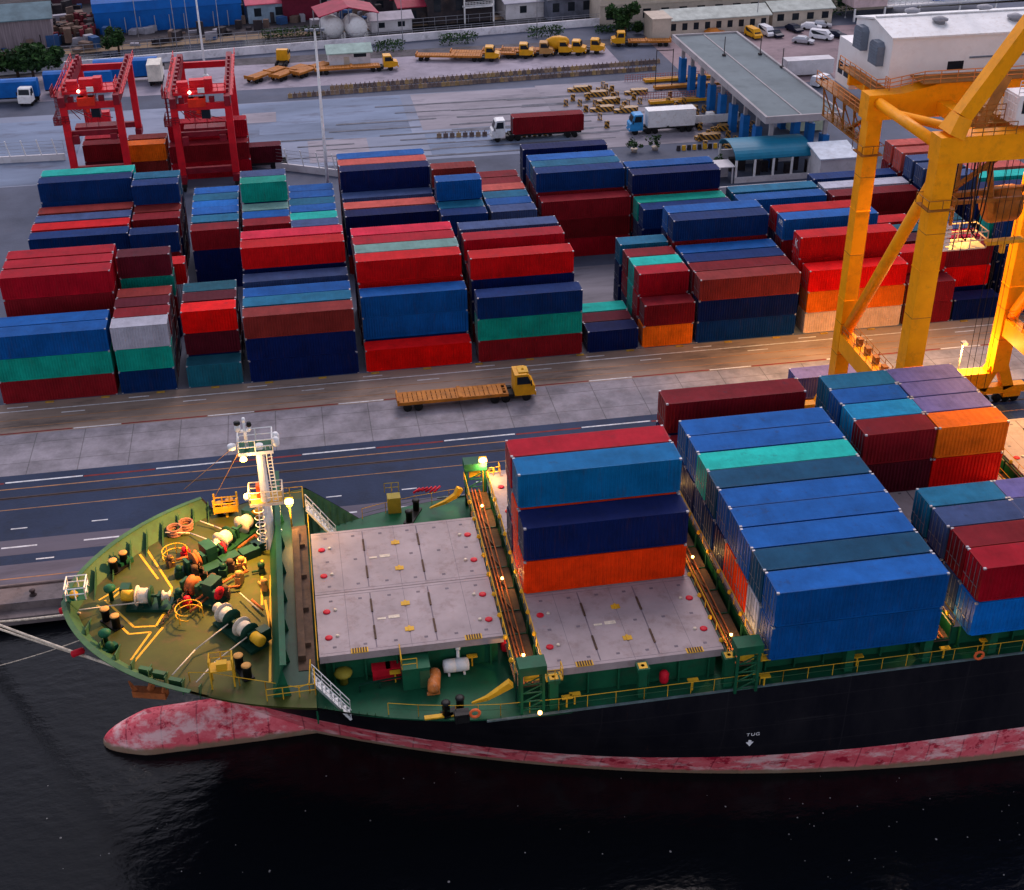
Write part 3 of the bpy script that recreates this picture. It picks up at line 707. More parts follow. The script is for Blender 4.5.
# sloping plating from the forecastle down to the main deck, ribbed inside
wings = {-1: MB(), 1: MB()}
bw = b
for side in (-1, 1):
    b = wings[side]; v = []; nw = 9
    for i in range(nw):
        x = XFE+0.02+i*(2.15-XFE)/(nw-1); zt = min(8.3+max(0.0, 2.2-x)/1.55, 11.0)
        for k in range(4): z = 8.3+(zt-8.3)*k/3; v.append((x, YC+side*(hb(x, z)-0.07), z))
    fw_ = []
    for i in range(nw-1):
        for k in range(3): q = (i*4+k, i*4+k+1, i*4+k+5, i*4+k+4); fw_.append(q if side > 0 else q[::-1])
    b.add(v, fw_, 0)
    for i in range(1, nw-1):
        x = XFE+i*(2.15-XFE)/(nw-1); zt = min(8.3+(2.2-x)/1.55, 11.0)-0.05
        b.beam((x, YC+side*(hb(x, 8.4)-0.25), 8.3), (x, YC+side*(hb(x, zt)-0.2), zt), 0.08, 0.16, 0)
    P_('wing_plate', b, M_GREENL)
b = bw
xs = [lev(11)[0]+1.2+k*1.15 for k in range(8)]
for side in (-1, 1):
    for x in xs:
        y0 = YC+side*(hb(x, 11.6, 0.14)); y1 = YC+side*(hb(x, 11.0, 0.75))
        b.add([(x-0.03,y0,12.1),(x-0.03,y0,11.02),(x-0.03,y1,11.02),(x+0.03,y0,12.1),(x+0.03,y0,11.02),(x+0.03,y1,11.02)], [(0,1,2),(5,4,3),(0,3,4,1),(1,4,5,2),(2,5,3,0)], 0)
P_('bulwark', b, [M_GREENL, M_GREENL])
# deck-edge coaming strip, yellow side rails
b = MB(); 
for side in (-1, 1): b.box(9, XE-0.1, *sorted((YC+side*(HB-0.02), YC+side*(HB-0.16))), ZM-0.005, ZM+0.12)
P_('deck_edge', b, mat('worn edge', (0.10,0.14,0.15), 0.6, 0, 0.4, 1, (0.05,0.1,0.07), 0.6))
def side_rail(side):
    pts = [(x, YC+side*(hb(x, ZM)-0.3), ZM) for x in (2.5, 4.5, 7, 10, 14, 20, 30, 41, 55, 70)]
    b = MB()
    b.rail(pts, 1.05, 0.028, 1.8, 1); P_('side_rail', b, M_YEL)
    b = MB(); b.rail([(p[0],p[1],p[2]) for p in pts], 0.55, 0.02, 50, 1); P_('side_rail_wire', b, M_GREENL)
side_rail(-1); side_rail(1)
# hatches
def hatch(x0, x1, y0, y1, seam, label=None, pads=True):
    c = MB(); yy0, yy1 = y0+0.6, y1-0.6
    c.box(x0+0.35, x1-0.35, yy0, yy1, ZM-0.01, ZH-0.62)
    k = int((x1-x0)/2)
    for i in range(k):
        x = x0+0.9+i*(x1-x0-1.8)/(k-1)
        c.box(x-0.06, x+0.06, yy0-0.35, yy0-0.002, ZM, ZH-0.75); c.box(x-0.06, x+0.06, yy1+0.002, yy1+0.35, ZM, ZH-0.75)
    c.box(x0+0.2, x1-0.2, yy0-0.4, yy0-0.003, ZH-0.74, ZH-0.66); c.box(x0+0.2, x1-0.2, yy1+0.003, yy1+0.4, ZH-0.74, ZH-0.66)
    P_('hatch_coaming', c, M_GREEN)
    edges = [y0]+seam+[y1]
    for a, e in zip(edges, edges[1:]):
        h = MB(); h.box(x0, x1, a+0.03, e-0.03, ZH-0.60, ZH)
        h.box(x0+0.002, x1-0.002, a+0.028, a+0.05, ZH-0.5, ZH-0.03)
        # proud stiffener plates and faint panel seams
        for fx in (0.31, 0.64):
            xx = x0+(x1-x0)*fx; h.box(xx-0.04, xx+0.04, a+0.4, e-0.4, ZH, ZH+0.012, 1)
        ny = max(2, int((e-a)/2.4))
        for ix in range(6):
            for iy in range(ny):
                sx_, sy_ = x0+1.1+ix*(x1-x0-2.2)/5, a+0.9+iy*(e-a-1.8)/(ny-1); h.box(sx_-0.13, sx_+0.13, sy_-0.1, sy_+0.1, ZH+0.001, ZH+0.008, 1)
        for ix in range(1, 6):
            if ix in (2, 4): continue
            sx_ = x0+(x1-x0)*ix/6; h.box(sx_-0.012, sx_+0.012, a+0.1, e-0.1, ZH+0.0005, ZH+0.004, 1)
        h.box(x0+0.1, x1-0.1, a+0.30, a+0.33, ZH+0.0007, ZH+0.005, 1); h.box(x0+0.1, x1-0.1, e-0.33, e-0.30, ZH+0.0007, ZH+0.005, 1)
        ho = P_('hatch_cover', h, [M_HATCH, mat('hatch seam', (0.16,0.13,0.15), 0.7)])
        if not pads: continue
        n = 2
        for i in range(n):
            y = a+(e-a)*(0.28+0.42*i)
            for xx in (x0+0.75, x1-0.75):
                q = MB(); q.lathe((xx, y, ZH), [(0.27,0.002),(0.27,0.06),(0.20,0.09)], 12); q.build('stacking_pad', M_RED, ho)
                q = MB()
                q.lathe((xx+(0.62 if xx < (x0+x1)/2 else -0.62), y+0.1, ZH), [(0.13,0.002),(0.13,0.1)], 8); q.build('socket', M_CREAM, ho)
            q = MB(); cx = (x0+x1)/2
            q.box(cx-0.32, cx+0.32, y-0.22, y+0.22, ZH+0.001, ZH+0.05); q.box(cx-0.08, cx+0.08, y-0.3, y+0.3, ZH+0.051, ZH+0.09); q.build('cleat', M_YEL, ho)
        for fx in (0.31, 0.64):
            xx = x0+(x1-x0)*fx
            for yy in (a+(e-a)*0.18, a+(e-a)*0.62): q = MB(); q.box(xx-0.07, xx+0.07, yy, yy+1.5, ZH+0.013, ZH+0.08); q.build('lashing_rail', M_BROWN, ho)
        q = MB()
        q.box(x0+4.3, x0+4.9, a+(e-a)*0.48, a+(e-a)*0.48+0.2, ZH+0.001, ZH+0.03); q.box(x0+5.1, x0+5.9, a+(e-a)*0.48, a+(e-a)*0.48+0.35, ZH+0.001, ZH+0.03); q.build('lifting_eye', M_CREAM, ho)
    # yellow vent grids on the near edge
    for fx in (0.17, 0.79):
        q = MB(); xx = x0+(x1-x0)*fx
        q.box(xx, xx+1.2, y0-0.02, y0+0.5, ZH+0.001, ZH+0.05)
        for i in range(6): q.box(xx+0.1+i*0.18, xx+0.2+i*0.18, y0+0.0, y0+0.48, ZH+0.051, ZH+0.09, 1)
        P_('edge_grid', q, [M_YEL, M_BROWN])
hatch(-1.8, 11.1, 70.7, 85.8, [77.75])
hatch(13.3, 25.9, 66.5, 92.3, [75.0, 83.6])
hatch(28.3, 40.9, 66.5, 92.3, [79.3], pads=False)
hatch(42.9, 55.3, 66.5, 92.3, [75.0, 83.6], pads=False)
hatch(57.4, 69.6, 66.5, 92.3, [75.0, 83.6])
hatch(71.8, 84, 66.5, 92.3, [79.3], pads=False)
# pedestals under the outermost rows
for side in (-1, 1):
    for px in (551, 643, 734, 765, 852, 937, 1010):
        x = at(px, 688 if px < 800 else 665, ZM+1).x
        q = MB(); y = YC+side*(HB-0.75)
        q.box(x-0.3, x+0.3, y-0.3, y+0.3, ZM, ZH-0.3); q.box(x-0.42, x+0.42, y-0.42, y+0.42, ZH-0.3, ZH-0.01)
        po = P_('pedestal', q, M_GREEN)
        q = MB(); q.box(x-0.3, x+0.3, y-0.3, y+0.3, ZH-0.009, ZH+0.015); q.lathe((x, y, ZH+0.015), [(0.14,0),(0.12,0.0)], 8); q.build('cone_seat', M_YEL, po)
# small yellow boxes and fittings on the coaming side
for px, py in ((410,664),(472,656),(567,697),(575,694),(693,680),(765,676),(858,656),(945,648),(985,640),(432,652),(395,672)):
    p = at(px, py, ZM+1.0); q = MB(); q.cbox((p.x, p.y, ZM+1.0), (0.75,0.35,0.1)); q.cbox((p.x, p.y+0.05, ZM+0.5), (0.1,0.1,0.9)); P_('junction_box', q, M_YEL)
for px, py in ((664,677),(505,645)):
    p = at(px, py, ZM+0.9); q = MB(); q.lathe((p.x,p.y,ZM+0.5), [(0.3,0),(0.34,0.2),(0.34,0.75),(0.18,0.95)], 10); P_('hydrant', q, M_RED)
# lashing bridges in the gaps between hatches
def bridge(x0, x1, ya, yb, tower=True):
    g = MB(); xm = (x0+x1)/2
    g.box(x0+0.1, x1-0.1, ya, yb, ZH-1.5, ZH-1.42, 0)
    n = int((yb-ya)/2.6)
    for i in range(n+1):
        y = ya+0.1+(yb-ya-0.2)*i/n
        for x in (x0+0.12, x1-0.12): g.box(x-0.06, x+0.06, y-0.06, y+0.06, ZM, ZH-0.2, 1)
        g.box(x0+0.2, x1-0.2, y-0.05, y+0.05, ZH-1.41, ZH-1.34, 1)
        if i < n: g.beam((xm+0.3, y, ZH-1.3), (xm-0.3, y+1.8, ZH-1.3), 0.12, 0.1, 0)
    for x in (x0+0.05, x1-0.05): g.box(x-0.05, x+0.05, ya, yb, ZH-0.25, ZH-0.12, 1)
    for o in (-0.35, -0.1, 0.25): g.tube((xm+o, ya, ZH-1.2), (xm+o, yb, ZH-1.2), 0.06, 5, m=2)
    br = P_('lashing_bridge', g, [M_BROWN, M_GREEND, M_ORANGE])
    for x in (x0+0.02, x1-0.02):
        q = MB(); q.rail([(x, ya, ZH-0.12), (x, yb, ZH-0.12)], 0.75, 0.035, 2.6, 1); q.build('handrail', M_YEL, br)
    for i in range(0, n, 1):
        y = ya+1.2+(yb-ya-2.4)*i/n
        for x in (x0-0.05, x1+0.05): q = MB(); q.lathe((x, y, ZH-0.1), [(0.13,0),(0.17,0.1),(0.12,0.28),(0.02,0.34)], 8); q.build('bracket_lamp', M_YEL, br)
    if tower:
        for y, s in ((ya-0.9, -1), (yb+0.3, 1)):
            q = MB()
            for dx in (-0.75, 0.75):
                for dy in (-0.4, 0.4): q.box(xm+dx-0.09, xm+dx+0.09, y+dy-0.09, y+dy+0.09, ZM, ZH+0.8)
            for i in range(4):
                z = ZM+0.3+i*0.75
                q.beam((xm-0.7, y-0.42, z), (xm+0.7, y-0.42, z+0.7), 0.07, 0.07); q.box(xm-0.7, xm+0.7, y-0.45, y-0.38, z, z+0.07)
            q.box(xm-0.95, xm+0.95, y-0.6, y+0.6, ZH+0.8, ZH+1.5)
            tw = q.build('tower', M_GREEN, br)
            q = MB(); q.box(xm-0.5, xm+0.5, y-0.1, y+0.12, ZH-0.1, ZH+0.5); q.box(xm+0.95, xm+2.1, y-0.3, y+0.5, ZH-0.2, ZH-0.1); q.rail([(xm+1.0,y-0.3,ZH-0.1),(xm+2.1,y-0.3,ZH-0.1),(xm+2.1,y+0.5,ZH-0.1)],0.9,0.035,0.7,2); q.build('platform', M_YEL, br)
    return br
bridge(11.2, 13.2, 66.8, 91.6); bridge(26.0, 28.2, 66.2, 91.9); bridge(41.0, 42.8, 66.2, 91.9, False); bridge(55.4, 57.3, 66.2, 91.9, False); bridge(69.8, 71.7, 66.2, 91.9, False)
# yellow stub cranes curving up to the towers
for pts in ([(472,703,ZM+0.6),(487,698,ZM+1.1),(500,690,ZM+1.6),(511,683,ZM+2.2)], [(430,508,ZM+0.6),(445,502,ZM+1.1),(456,495,ZM+1.6),(460,488,ZM+2.2)]):
    q = MB(); pp = [at(*p) for p in pts]
    for a, c, w0, w1 in zip(pp, pp[1:], (0.12,0.28,0.4), (0.28,0.4,0.5)): q.beam(a, c, w0, w0, w2=w1, h2=w1)
    P_('boom', q, M_YEL)
# breakwater: inclined plate and brackets aft of it
xb0, xb1 = at(285, 640, ZF).x-0.9, at(285, 640, ZF).x-0.1
ya, yb = YC-hb(xb0, ZF)+0.9, YC+hb(xb0, ZF)-0.6
b = MB()
b.extr([(xb0, ya, ZF), (xb0+0.12, ya, ZF), (xb1+0.12, ya, ZF+2.6), (xb1, ya, ZF+2.6)], (0, yb-ya, 0))
b.box(xb1-0.12, xb1+0.3, ya, yb, ZF+2.601, ZF+2.7)
n = 7
for i in range(n+1):
    y = ya+0.05+(yb-ya-0.1)*i/n
    b.add([(xb1+0.02,y-0.04,ZF+2.2),(xb0+0.14,y-0.04,ZF),(xb1+0.4,y-0.04,ZF),(xb1+0.02,y+0.04,ZF+2.2),(xb0+0.14,y+0.04,ZF),(xb1+0.4,y+0.04,ZF)], [(0,1,2),(5,4,3),(0,3,4,1),(1,4,5,2),(2,5,3,0)])
P_('breakwater', b, M_GREEN)
b = MB(); b.box(xb1+0.95, XFE+0.1, 69.5, 87, ZF+0.002, ZF+0.05); b.box(xb1+1.0, xb1+1.5, 70.5, 86, ZF+0.051, ZF+0.5)
for y in (72,76,80,84): b.box(xb1+1.0, XFE-0.1, y, y+0.3, ZF+0.052, ZF+0.35)
P_('hatch_walkway', b, M_BROWN)
b = MB(); b.box(xb0+0.2, XFE-0.02, ya+0.3, yb-0.3, ZF+0.0005, ZF+0.0015); P_('walkway_deck', b, M_GREEND)
b = MB(); b.rail([(XFE+0.3, 69.3, ZF), (XFE+0.3, 87.3, ZF)], 0.9, 0.03, 2.2, 1); P_('walkway_rail', b, M_YEL)
# stairs down to the main deck
def stair(p, q, wdt):
    b = MB(); p = Vector(p); q = Vector(q); n = 9
    for s in (0, 1):
        o = Vector((0, s*wdt, 0)); b.beam(p+o, q+o, 0.06, 0.2); b.tube(p+o+Vector((0,0,0.95)), q+o+Vector((0,0,0.95)), 0.035, 5); b.tube(p+o+Vector((0,0,0.5)), q+o+Vector((0,0,0.5)), 0.03, 5)
        for i in range(5):
            c = p.lerp(q, i/4)+o; b.tube(c, c+Vector((0,0,0.95)), 0.03, 5)
    for i in range(n):
        c = p.lerp(q, (i+0.5)/n); b.box(c.x-0.12, c.x+0.12, c.y+0.04, c.y+wdt-0.04, c.z, c.z+0.03)
    P_('stairway', b, M_WHITE)
p0 = at(313, 680, ZF); stair((p0.x, p0.y-0.4, ZF), (p0.x+2.3, p0.y-1.4, ZM), 0.9)
p0 = at(306, 506, ZF); stair((p0.x, p0.y-0.6, ZF), (p0.x+2.2, p0.y-1.6, ZM), 0.9)
for side in (-1, 1):
    b = MB(); y = YC+side*12.2
    b.rail([(XFE-3.2, y, ZF), (XFE, y, ZF), (XFE, y-side*1.6, ZF)], 1.0, 0.035, 1.2, 2); P_('stair_rail', b, M_YEL)
# main-deck fittings beside hatch 1
for px, py in ((381,668),(395,666)):
    p = at(px, py, ZM+0.9); b = MB(); b.cbox((p.x,p.y,ZM+0.55),(1.25,0.9,1.0)); b.cbox((p.x,p.y,ZM+1.09),(1.32,0.97,0.08)); b.cbox((p.x,p.y,ZM+0.03),(1.0,0.6,0.06)); P_('fire_box', b, M_RED)
p = at(343, 672, ZM+1); b = MB(); b.lathe((p.x,p.y,ZM), [(0.3,0),(0.3,0.75),(0.62,0.8),(0.66,0.98),(0.45,1.15),(0.05,1.2)], 14); P_('mushroom_vent', b, mat('olive yellow', (0.30,0.24,0.03), 0.5))
p = at(415, 668, ZM+1.2); b = MB(); b.cbox((p.x,p.y,ZM+0.9),(1.9,1.7,1.8)); b.cbox((p.x,p.y,ZM+1.85),(2.0,1.8,0.08))
ho = P_('deck_house', b, M_GREEN); b = MB(); b.rail([(p.x-0.95,p.y+0.85,ZM+1.9),(p.x-0.95,p.y-0.85,ZM+1.9),(p.x+0.1,p.y-0.85,ZM+1.9)],0.9,0.035,0.8,2); b.build('rail', M_YEL, ho)
b = MB(); b.cbox((p.x+0.6,p.y-0.87,ZM+0.85),(0.7,0.05,1.5)); b.build('door', M_GREENL, ho)
p = at(432, 680, ZM+0.7); b = MB(); b.lathe((p.x,p.y-1.0,ZM+0.62), [(0.1,0),(0.42,0.08),(0.45,0.3),(0.45,1.7),(0.42,1.92),(0.1,2.0)], 12, ax=(0.15,1,0)); 
for k in (0.3, 1.5): b.cbox((p.x,p.y-1+k,ZM+0.12),(0.9,0.15,0.24))
P_('liferaft_canister', b, mat('orange canister', (0.55,0.17,0.04), 0.5, 0, 0.3, 1.5, (0.6,0.45,0.35), 0.5))
p = at(456, 665, ZM+0.6); b = MB(); b.lathe((p.x-0.95,p.y,ZM+0.6), [(0.1,0),(0.46,0.06),(0.5,0.3),(0.5,0.9),(0.46,0.92),(0.5,0.96),(0.5,1.6),(0.46,1.84),(0.1,1.9)], 12, ax=(1,0,0))
for k in (0.4, 1.5): b.cbox((p.x-0.95+k,p.y,ZM+0.1),(0.15,0.9,0.2))
P_('white_tank', b, M_WHITE)
b = MB(); p = at(458, 650, ZM+1.6); b.tube((p.x,p.y,ZM+0.3),(p.x,p.y,ZM+1.7),0.14,8); b.lathe((p.x,p.y,ZM+1.7),[(0.2,0),(0.2,0.3),(0.05,0.4)],8); P_('vent_pipe', b, M_WHITE)
def bollards(pa, pb, z, cap, mtl=None, r=0.27):
    """a double bollard: base plate and two posts with bright tops"""
    b = MB(); d = (pb-pa)
    b.beam((pa.x-d.x*0.25, pa.y-d.y*0.25, z+0.06), (pb.x+d.x*0.25, pb.y+d.y*0.25, z+0.06), 0.75, 0.12)
    for p in (pa, pb): b.lathe((p.x,p.y,z+0.121), [(r,0),(r,0.85),(r*1.2,0.87),(r*1.2,0.98)], 12)
    o = P_('double_bollard', b, mtl or M_BLACK)
    for p in (pa, pb):
        b = MB(); b.lathe((p.x,p.y,z+1.1), [(r*1.15,0),(r*1.15,0.03),(r*0.7,0.07)], 12); b.build('bollard_cap', cap, o)
M_CAP = mat('ochre cap', (0.52,0.26,0.07), 0.6, 0, 0.3, 2)
bollards(at(446,708,ZM+0.6), at(460,703,ZM+0.6), ZM, M_BLACK)
bollards(at(409,516,ZM+0.6), at(416,505,ZM+0.6), ZM, M_BLACK)
p = at(462, 717, ZM+0.3); b = MB(); b.cbox((p.x,p.y,ZM+0.4),(1.0,0.7,0.75)); b.cbox((p.x,p.y-0.36,ZM+0.45),(0.6,0.1,0.4)); P_('fairlead', b, M_BLACK)
b = MB(); b.beam((at(360,690,ZM).x, at(360,690,ZM).y, ZM+0.5), (at(402,682,ZM).x, at(402,682,ZM).y, ZM+0.5), 0.1, 0.1)
for px, py in ((360,692),(380,688),(402,684)):
    p = at(px, py, ZM); b.box(p.x-0.06, p.x+0.06, p.y-0.06, p.y+0.06, ZM, ZM+0.5)
P_('pipe_rack', b, M_GREEND)
b = MB(); p = at(440, 722, ZM); b.box(p.x-1.0, p.x+1.0, YC-hb(p.x,ZM)+0.15, YC-hb(p.x,ZM)+0.5, ZM+0.01, ZM+0.12); P_('gangway_plate', b, M_YEL)
for px, py in ((475,714),(979,656)):
    p = at(px, py, ZM+0.7); b = MB(); b.ring((p.x,p.y,ZM+0.75),0.32,0.1,'y',16,6); o = P_('life_ring', b, mat('ring orange', (0.7,0.13,0.04), 0.5))
# far-side fittings
p = at(432, 500, ZM+0.8); b = MB()
b.cbox((p.x-3.2,p.y+0.2,ZM+0.75),(1.1,0.9,1.5)); b.rail([(p.x-3.9,p.y+0.8,ZM+1.5),(p.x-3.9,p.y+0.8,ZM+1.5001+0.01),(p.x-2.7,p.y+0.8,ZM+1.5)],0.9,0.035,0.6,2); P_('far_deck_locker', b, mat('olive yellow', (0.30,0.24,0.03), 0.5))
p = at(425, 490, ZM+0.3); b = MB(); 
for k in range(6): b.tube((p.x+0.35*k-1, p.y+0.2*math.sin(k), ZM+0.12), (p.x+0.35*k-0.4, p.y+0.5, ZM+0.2), 0.1, 6)
P_('hose_coil', b, M_RED)
# ------------------------------------------------------------------ forecastle gear
def FD(px, py, h=0.0):
    p = at(px, py, ZF+h); lim = max(0.1, hb(p.x, ZF)-0.55)
    p.y = min(max(p.y, YC-lim), YC+lim); return p
def winch(a, c, ndr, cream, motor_end=1):
    """mooring winch lying along a->c (ground points): bed, shaft, rope drums with flanges, motor, gear case"""
    a = Vector((a.x, a.y, ZF)); c = Vector((c.x, c.y, ZF)); d = (c-a); L = d.length; d.normalize(); s = Vector((-d.y, d.x, 0))
    b = MB(); zz = Vector((0,0,0.95))
    b.beam(a-d*0.9+Vector((0,0,0.12)), c+d*1.6+Vector((0,0,0.12)), 1.5, 0.24)
    b.tube(a-d*0.9+zz, c+d*1.3+zz, 0.13, 8)
    for t in (-0.75, L/2, L+0.75): b.beam(a+d*t+Vector((0,0,0.24))-s*0.5, a+d*t+Vector((0,0,0.24))+s*0.5, 0.22, 0.02); b.beam(a+d*t+Vector((0,0,0.2)), a+d*t+Vector((0,0,1.15)), 0.2, 0.6, up=s)
    o = P_('mooring_winch', b, M_GREEND)
    for i in range(ndr):
        t = L*(i/(ndr-1)) if ndr > 1 else L/2
        q = MB(); q.lathe(a+d*(t-0.45)+zz, [(0.30,0.0),(0.50,0.03),(0.55,0.1),(0.58,0.25),(0.56,0.45),(0.58,0.62),(0.53,0.8),(0.50,0.86),(0.3,0.9)], 18, ax=d); q.build('rope_drum', cream, o)
        for e in (-0.52, 0.46):
            q = MB(); q.lathe(a+d*(t+e)+zz, [(0.2,0),(0.76,0.01),(0.76,0.07),(0.2,0.08)], 20, ax=d); q.build('flange', M_CREAM if e < 0 else M_GREEND, o)
    e = a-d*1.15 if motor_end < 0 else c+d*1.15
    q = MB(); q.lathe(e+zz-d*0.1, [(0.1,0),(0.42,0.02),(0.42,0.85),(0.3,0.95),(0.1,1.0)], 12, ax=d); q.build('motor', M_YEL, o)
    q = MB(); q.beam(e+s*0.7+Vector((0,0,0.3)), e+s*0.7+Vector((0,0,1.3)), 0.8, 0.7, up=d); q.build('gear_case', M_GREEND, o)
    q = MB(); q.lathe((a-d*1.3+zz) if motor_end > 0 else (c+d*1.0+zz), [(0.42,0),(0.25,0.15),(0.22,0.35),(0.42,0.5)], 12, ax=d); q.build('warping_head', M_CREAM, o)
    return o
winch(FD(226,548), FD(247,532), 2, M_CREAM, 1)
winch(FD(229,626), FD(247,640), 2, M_CREAM, 1)
winch(FD(141,606), FD(151,606), 1, M_CREAM, -1)
# windlasses with chain wheels
def windlass(p, ang):
    o_ = Vector((p.x, p.y, ZF)); d = Vector((math.cos(ang), math.sin(ang), 0)); s = Vector((-d.y, d.x, 0))
    b = MB(); b.beam(o_-d*1.7+Vector((0,0,0.15)), o_+d*1.7+Vector((0,0,0.15)), 1.7, 0.3); b.tube(o_-d*1.7+Vector((0,0,0.95)), o_+d*1.7+Vector((0,0,0.95)), 0.16, 8)
    for t in (-1.5, -0.2, 1.4): b.beam(o_+d*t+Vector((0,0,0.25)), o_+d*t+Vector((0,0,1.25)), 0.25, 0.8, up=s)
    b.beam(o_+d*0.6+s*0.5+Vector((0,0,0.3)), o_+d*0.6+s*0.5+Vector((0,0,1.5)), 1.3, 0.9, up=d)
    o = P_('windlass', b, M_GREEND)
    q = MB(); q.lathe(o_-d*1.05+Vector((0,0,0.95)), [(0.3,0),(0.75,0.05),(0.55,0.2),(0.55,0.35),(0.75,0.5),(0.3,0.55)], 16, ax=d); q.build('chain_wheel', M_ORANGE, o)
    q = MB(); q.lathe(o_+d*1.45+Vector((0,0,0.95)), [(0.3,0),(0.5,0.05),(0.5,0.2),(0.3,0.25)], 14, ax=d); q.build('brake_wheel', M_RED, o)
    q = MB()
    for k in range(12):
        c = o_-d*0.8-s*(0.7+0.28*k)+Vector((0,0,0.85-0.06*k if k < 12 else 0.1)); q.ring(c, 0.14, 0.05, 'z' if k % 2 else 'x', 8, 4)
    q.build('anchor_chain', M_BROWN, o)
windlass(FD(206,566), R(30)); windlass(FD(203,598), R(-35))
# lumps of pipework, valves and chain stoppers between them
rr = random.Random(3)
spots = [(186,556,'r'),(216,558,'r'),(193,590,'g'),(180,576,'g'),(188,606,'r'),(214,585,'b'),(196,577,'b'),(171,566,'b'),(224,574,'g'),(231,570,'b'),(180,600,'g'),(240,583,'y'),(242,566,'y'),(226,597,'b'),(262,572,'g'),(265,590,'y')]
for px, py, k in spots:
    p = FD(px, py); b = MB(); h = rr.uniform(0.5, 1.1)
    mt = {'r': M_RED, 'g': M_GREEND, 'b': M_BROWN, 'y': M_CAP}[k]
    b.cbox((p.x,p.y,ZF+h*0.35),(rr.uniform(.4,.8),rr.uniform(.4,.7),h*0.7), rz=rr.uniform(0,1.5)); b.lathe((p.x,p.y,ZF+h*0.7),[(0.2,0),(0.28,0.1),(0.26,0.3),(0.1,0.4)],9)
    b.tube((p.x,p.y,ZF+0.2),(p.x+rr.uniform(-1.2,1.2),p.y+rr.uniform(-.9,.9),ZF+0.2),0.09,6)
    P_('valve_head' if k in 'ry' else 'chain_stopper', b, mt)
b = MB()
for pts in ([(196,600),(214,588),(232,577),(248,571)], [(190,612),(207,598),(224,588),(240,586)], [(176,560),(190,556),(205,560)], [(238,548),(255,535),(264,545)], [(252,600),(263,610)]):
    b.path([FD(x, y, 0.35) for x, y in pts], 0.1, 6)
P_('pipework', b, M_ORANGE)
b = MB()
for px, py in ((213,573),(230,563),(250,556),(262,548)):
    p = FD(px, py); b.cbox((p.x,p.y,ZF+0.35),(1.5,0.9,0.7), rz=0.5)
P_('machinery_casing', b, M_GREEND)
# hooped pulpits round the chain pipes
for px, py, hh in ((176,560,1.0),(190,618,0.9)):
    p = FD(px, py); b = MB()
    for z in (0.45, 0.9): b.ring((p.x,p.y,ZF+z), 0.95, 0.045, 'z', 16, 5, arc=0.75)
    for k in range(6):
        t = 2*PI*k/8; q = Vector((p.x+0.95*math.cos(t), p.y+0.95*math.sin(t), ZF)); b.tube(q, q+Vector((0,0,0.9)), 0.04, 5)
    P_('hoop_rail', b, M_YEL)
# bollards, yellow stands
for a, c in (((115,571),(125,564)), ((107,621),(117,628)), ((240,668),(248,678)), ((221,504),(231,498))):
    bollards(FD(*a, 0.0), FD(*c, 0.0), ZF, M_CAP, r=0.3)
def stand(p, w_=1.5, h=1.4):
    b = MB()
    for dx in (-w_/2, w_/2):
        for dy in (-0.5, 0.5): b.tube((p.x+dx,p.y+dy,ZF),(p.x+dx,p.y+dy,ZF+h),0.06,5)
    b.box(p.x-w_/2, p.x+w_/2, p.y-0.5, p.y+0.5, ZF+h, ZF+h+0.06)
    b.rail([(p.x-w_/2,p.y-0.5,ZF+h),(p.x-w_/2,p.y+0.5,ZF+h),(p.x+w_/2,p.y+0.5,ZF+h),(p.x+w_/2,p.y-0.5,ZF+h)],0.9,0.045,0.75,2)
    b.box(p.x-0.3,p.x+0.4,p.y-0.4,p.y+0.1,ZF+h+0.061,ZF+h+0.55)
    P_('lookout_stand', b, M_YEL)
stand(FD(224,683)); 
# white rail cage right at the stem, yellow lamp inside
p = Vector((lev(12.2)[0]+0.9, YC+0.1, ZB)); b = MB()
b.box(p.x-0.5,p.x+0.9,p.y-0.8,p.y+0.8,ZB+0.25,ZB+0.28)
o = P_('bow_cage', b, M_GREEN); b = MB(); b.rail([(p.x-0.5,p.y-0.8,ZB+0.3),(p.x+0.9,p.y-0.8,ZB+0.3),(p.x+0.9,p.y+0.8,ZB+0.3),(p.x-0.5,p.y+0.8,ZB+0.3),(p.x-0.5,p.y-0.8,ZB+0.3)],1.0,0.055,0.7,2); b.build('cage_rail', M_WHITE, o); b = MB(); b.lathe((p.x,p.y-0.3,ZB+0.3),[(0.3,0),(0.34,0.2),(0.2,0.4)],10); b.build('bow_beacon', M_YEL, o)
# small posts and a green vent in the bow
for px, py in ((107,645),(112,600)):
    p = FD(px, py); b = MB(); b.lathe((p.x,p.y,ZF),[(0.16,0),(0.16,0.9),(0.42,0.95),(0.45,1.15),(0.2,1.35)],10); P_('mushroom_vent', b, M_GREEN)
for px, py in ((127,556),(110,654)):
    p = FD(px, py); b = MB(); b.lathe((p.x,p.y,ZF),[(0.35,0),(0.35,0.5),(0.2,0.7),(0.1,0.75)],12); b.cbox((p.x,p.y,ZF+0.2),(1.1,0.5,0.4), rz=0.7); P_('roller_fairlead', b, M_GREEN)
# coiled ropes by the far bulwark
for px, py in ((176,524),(187,519)):
    p = FD(px, py); b = MB()
    for k in range(5): b.ring((p.x,p.y,ZF+0.1+0.13*k), 0.55-0.04*(k % 2), 0.08, 'z', 16, 5)
    P_('rope_coil', b, mat('pink rope', (0.28,0.13,0.10), 0.9, 0, 0.3, 5))
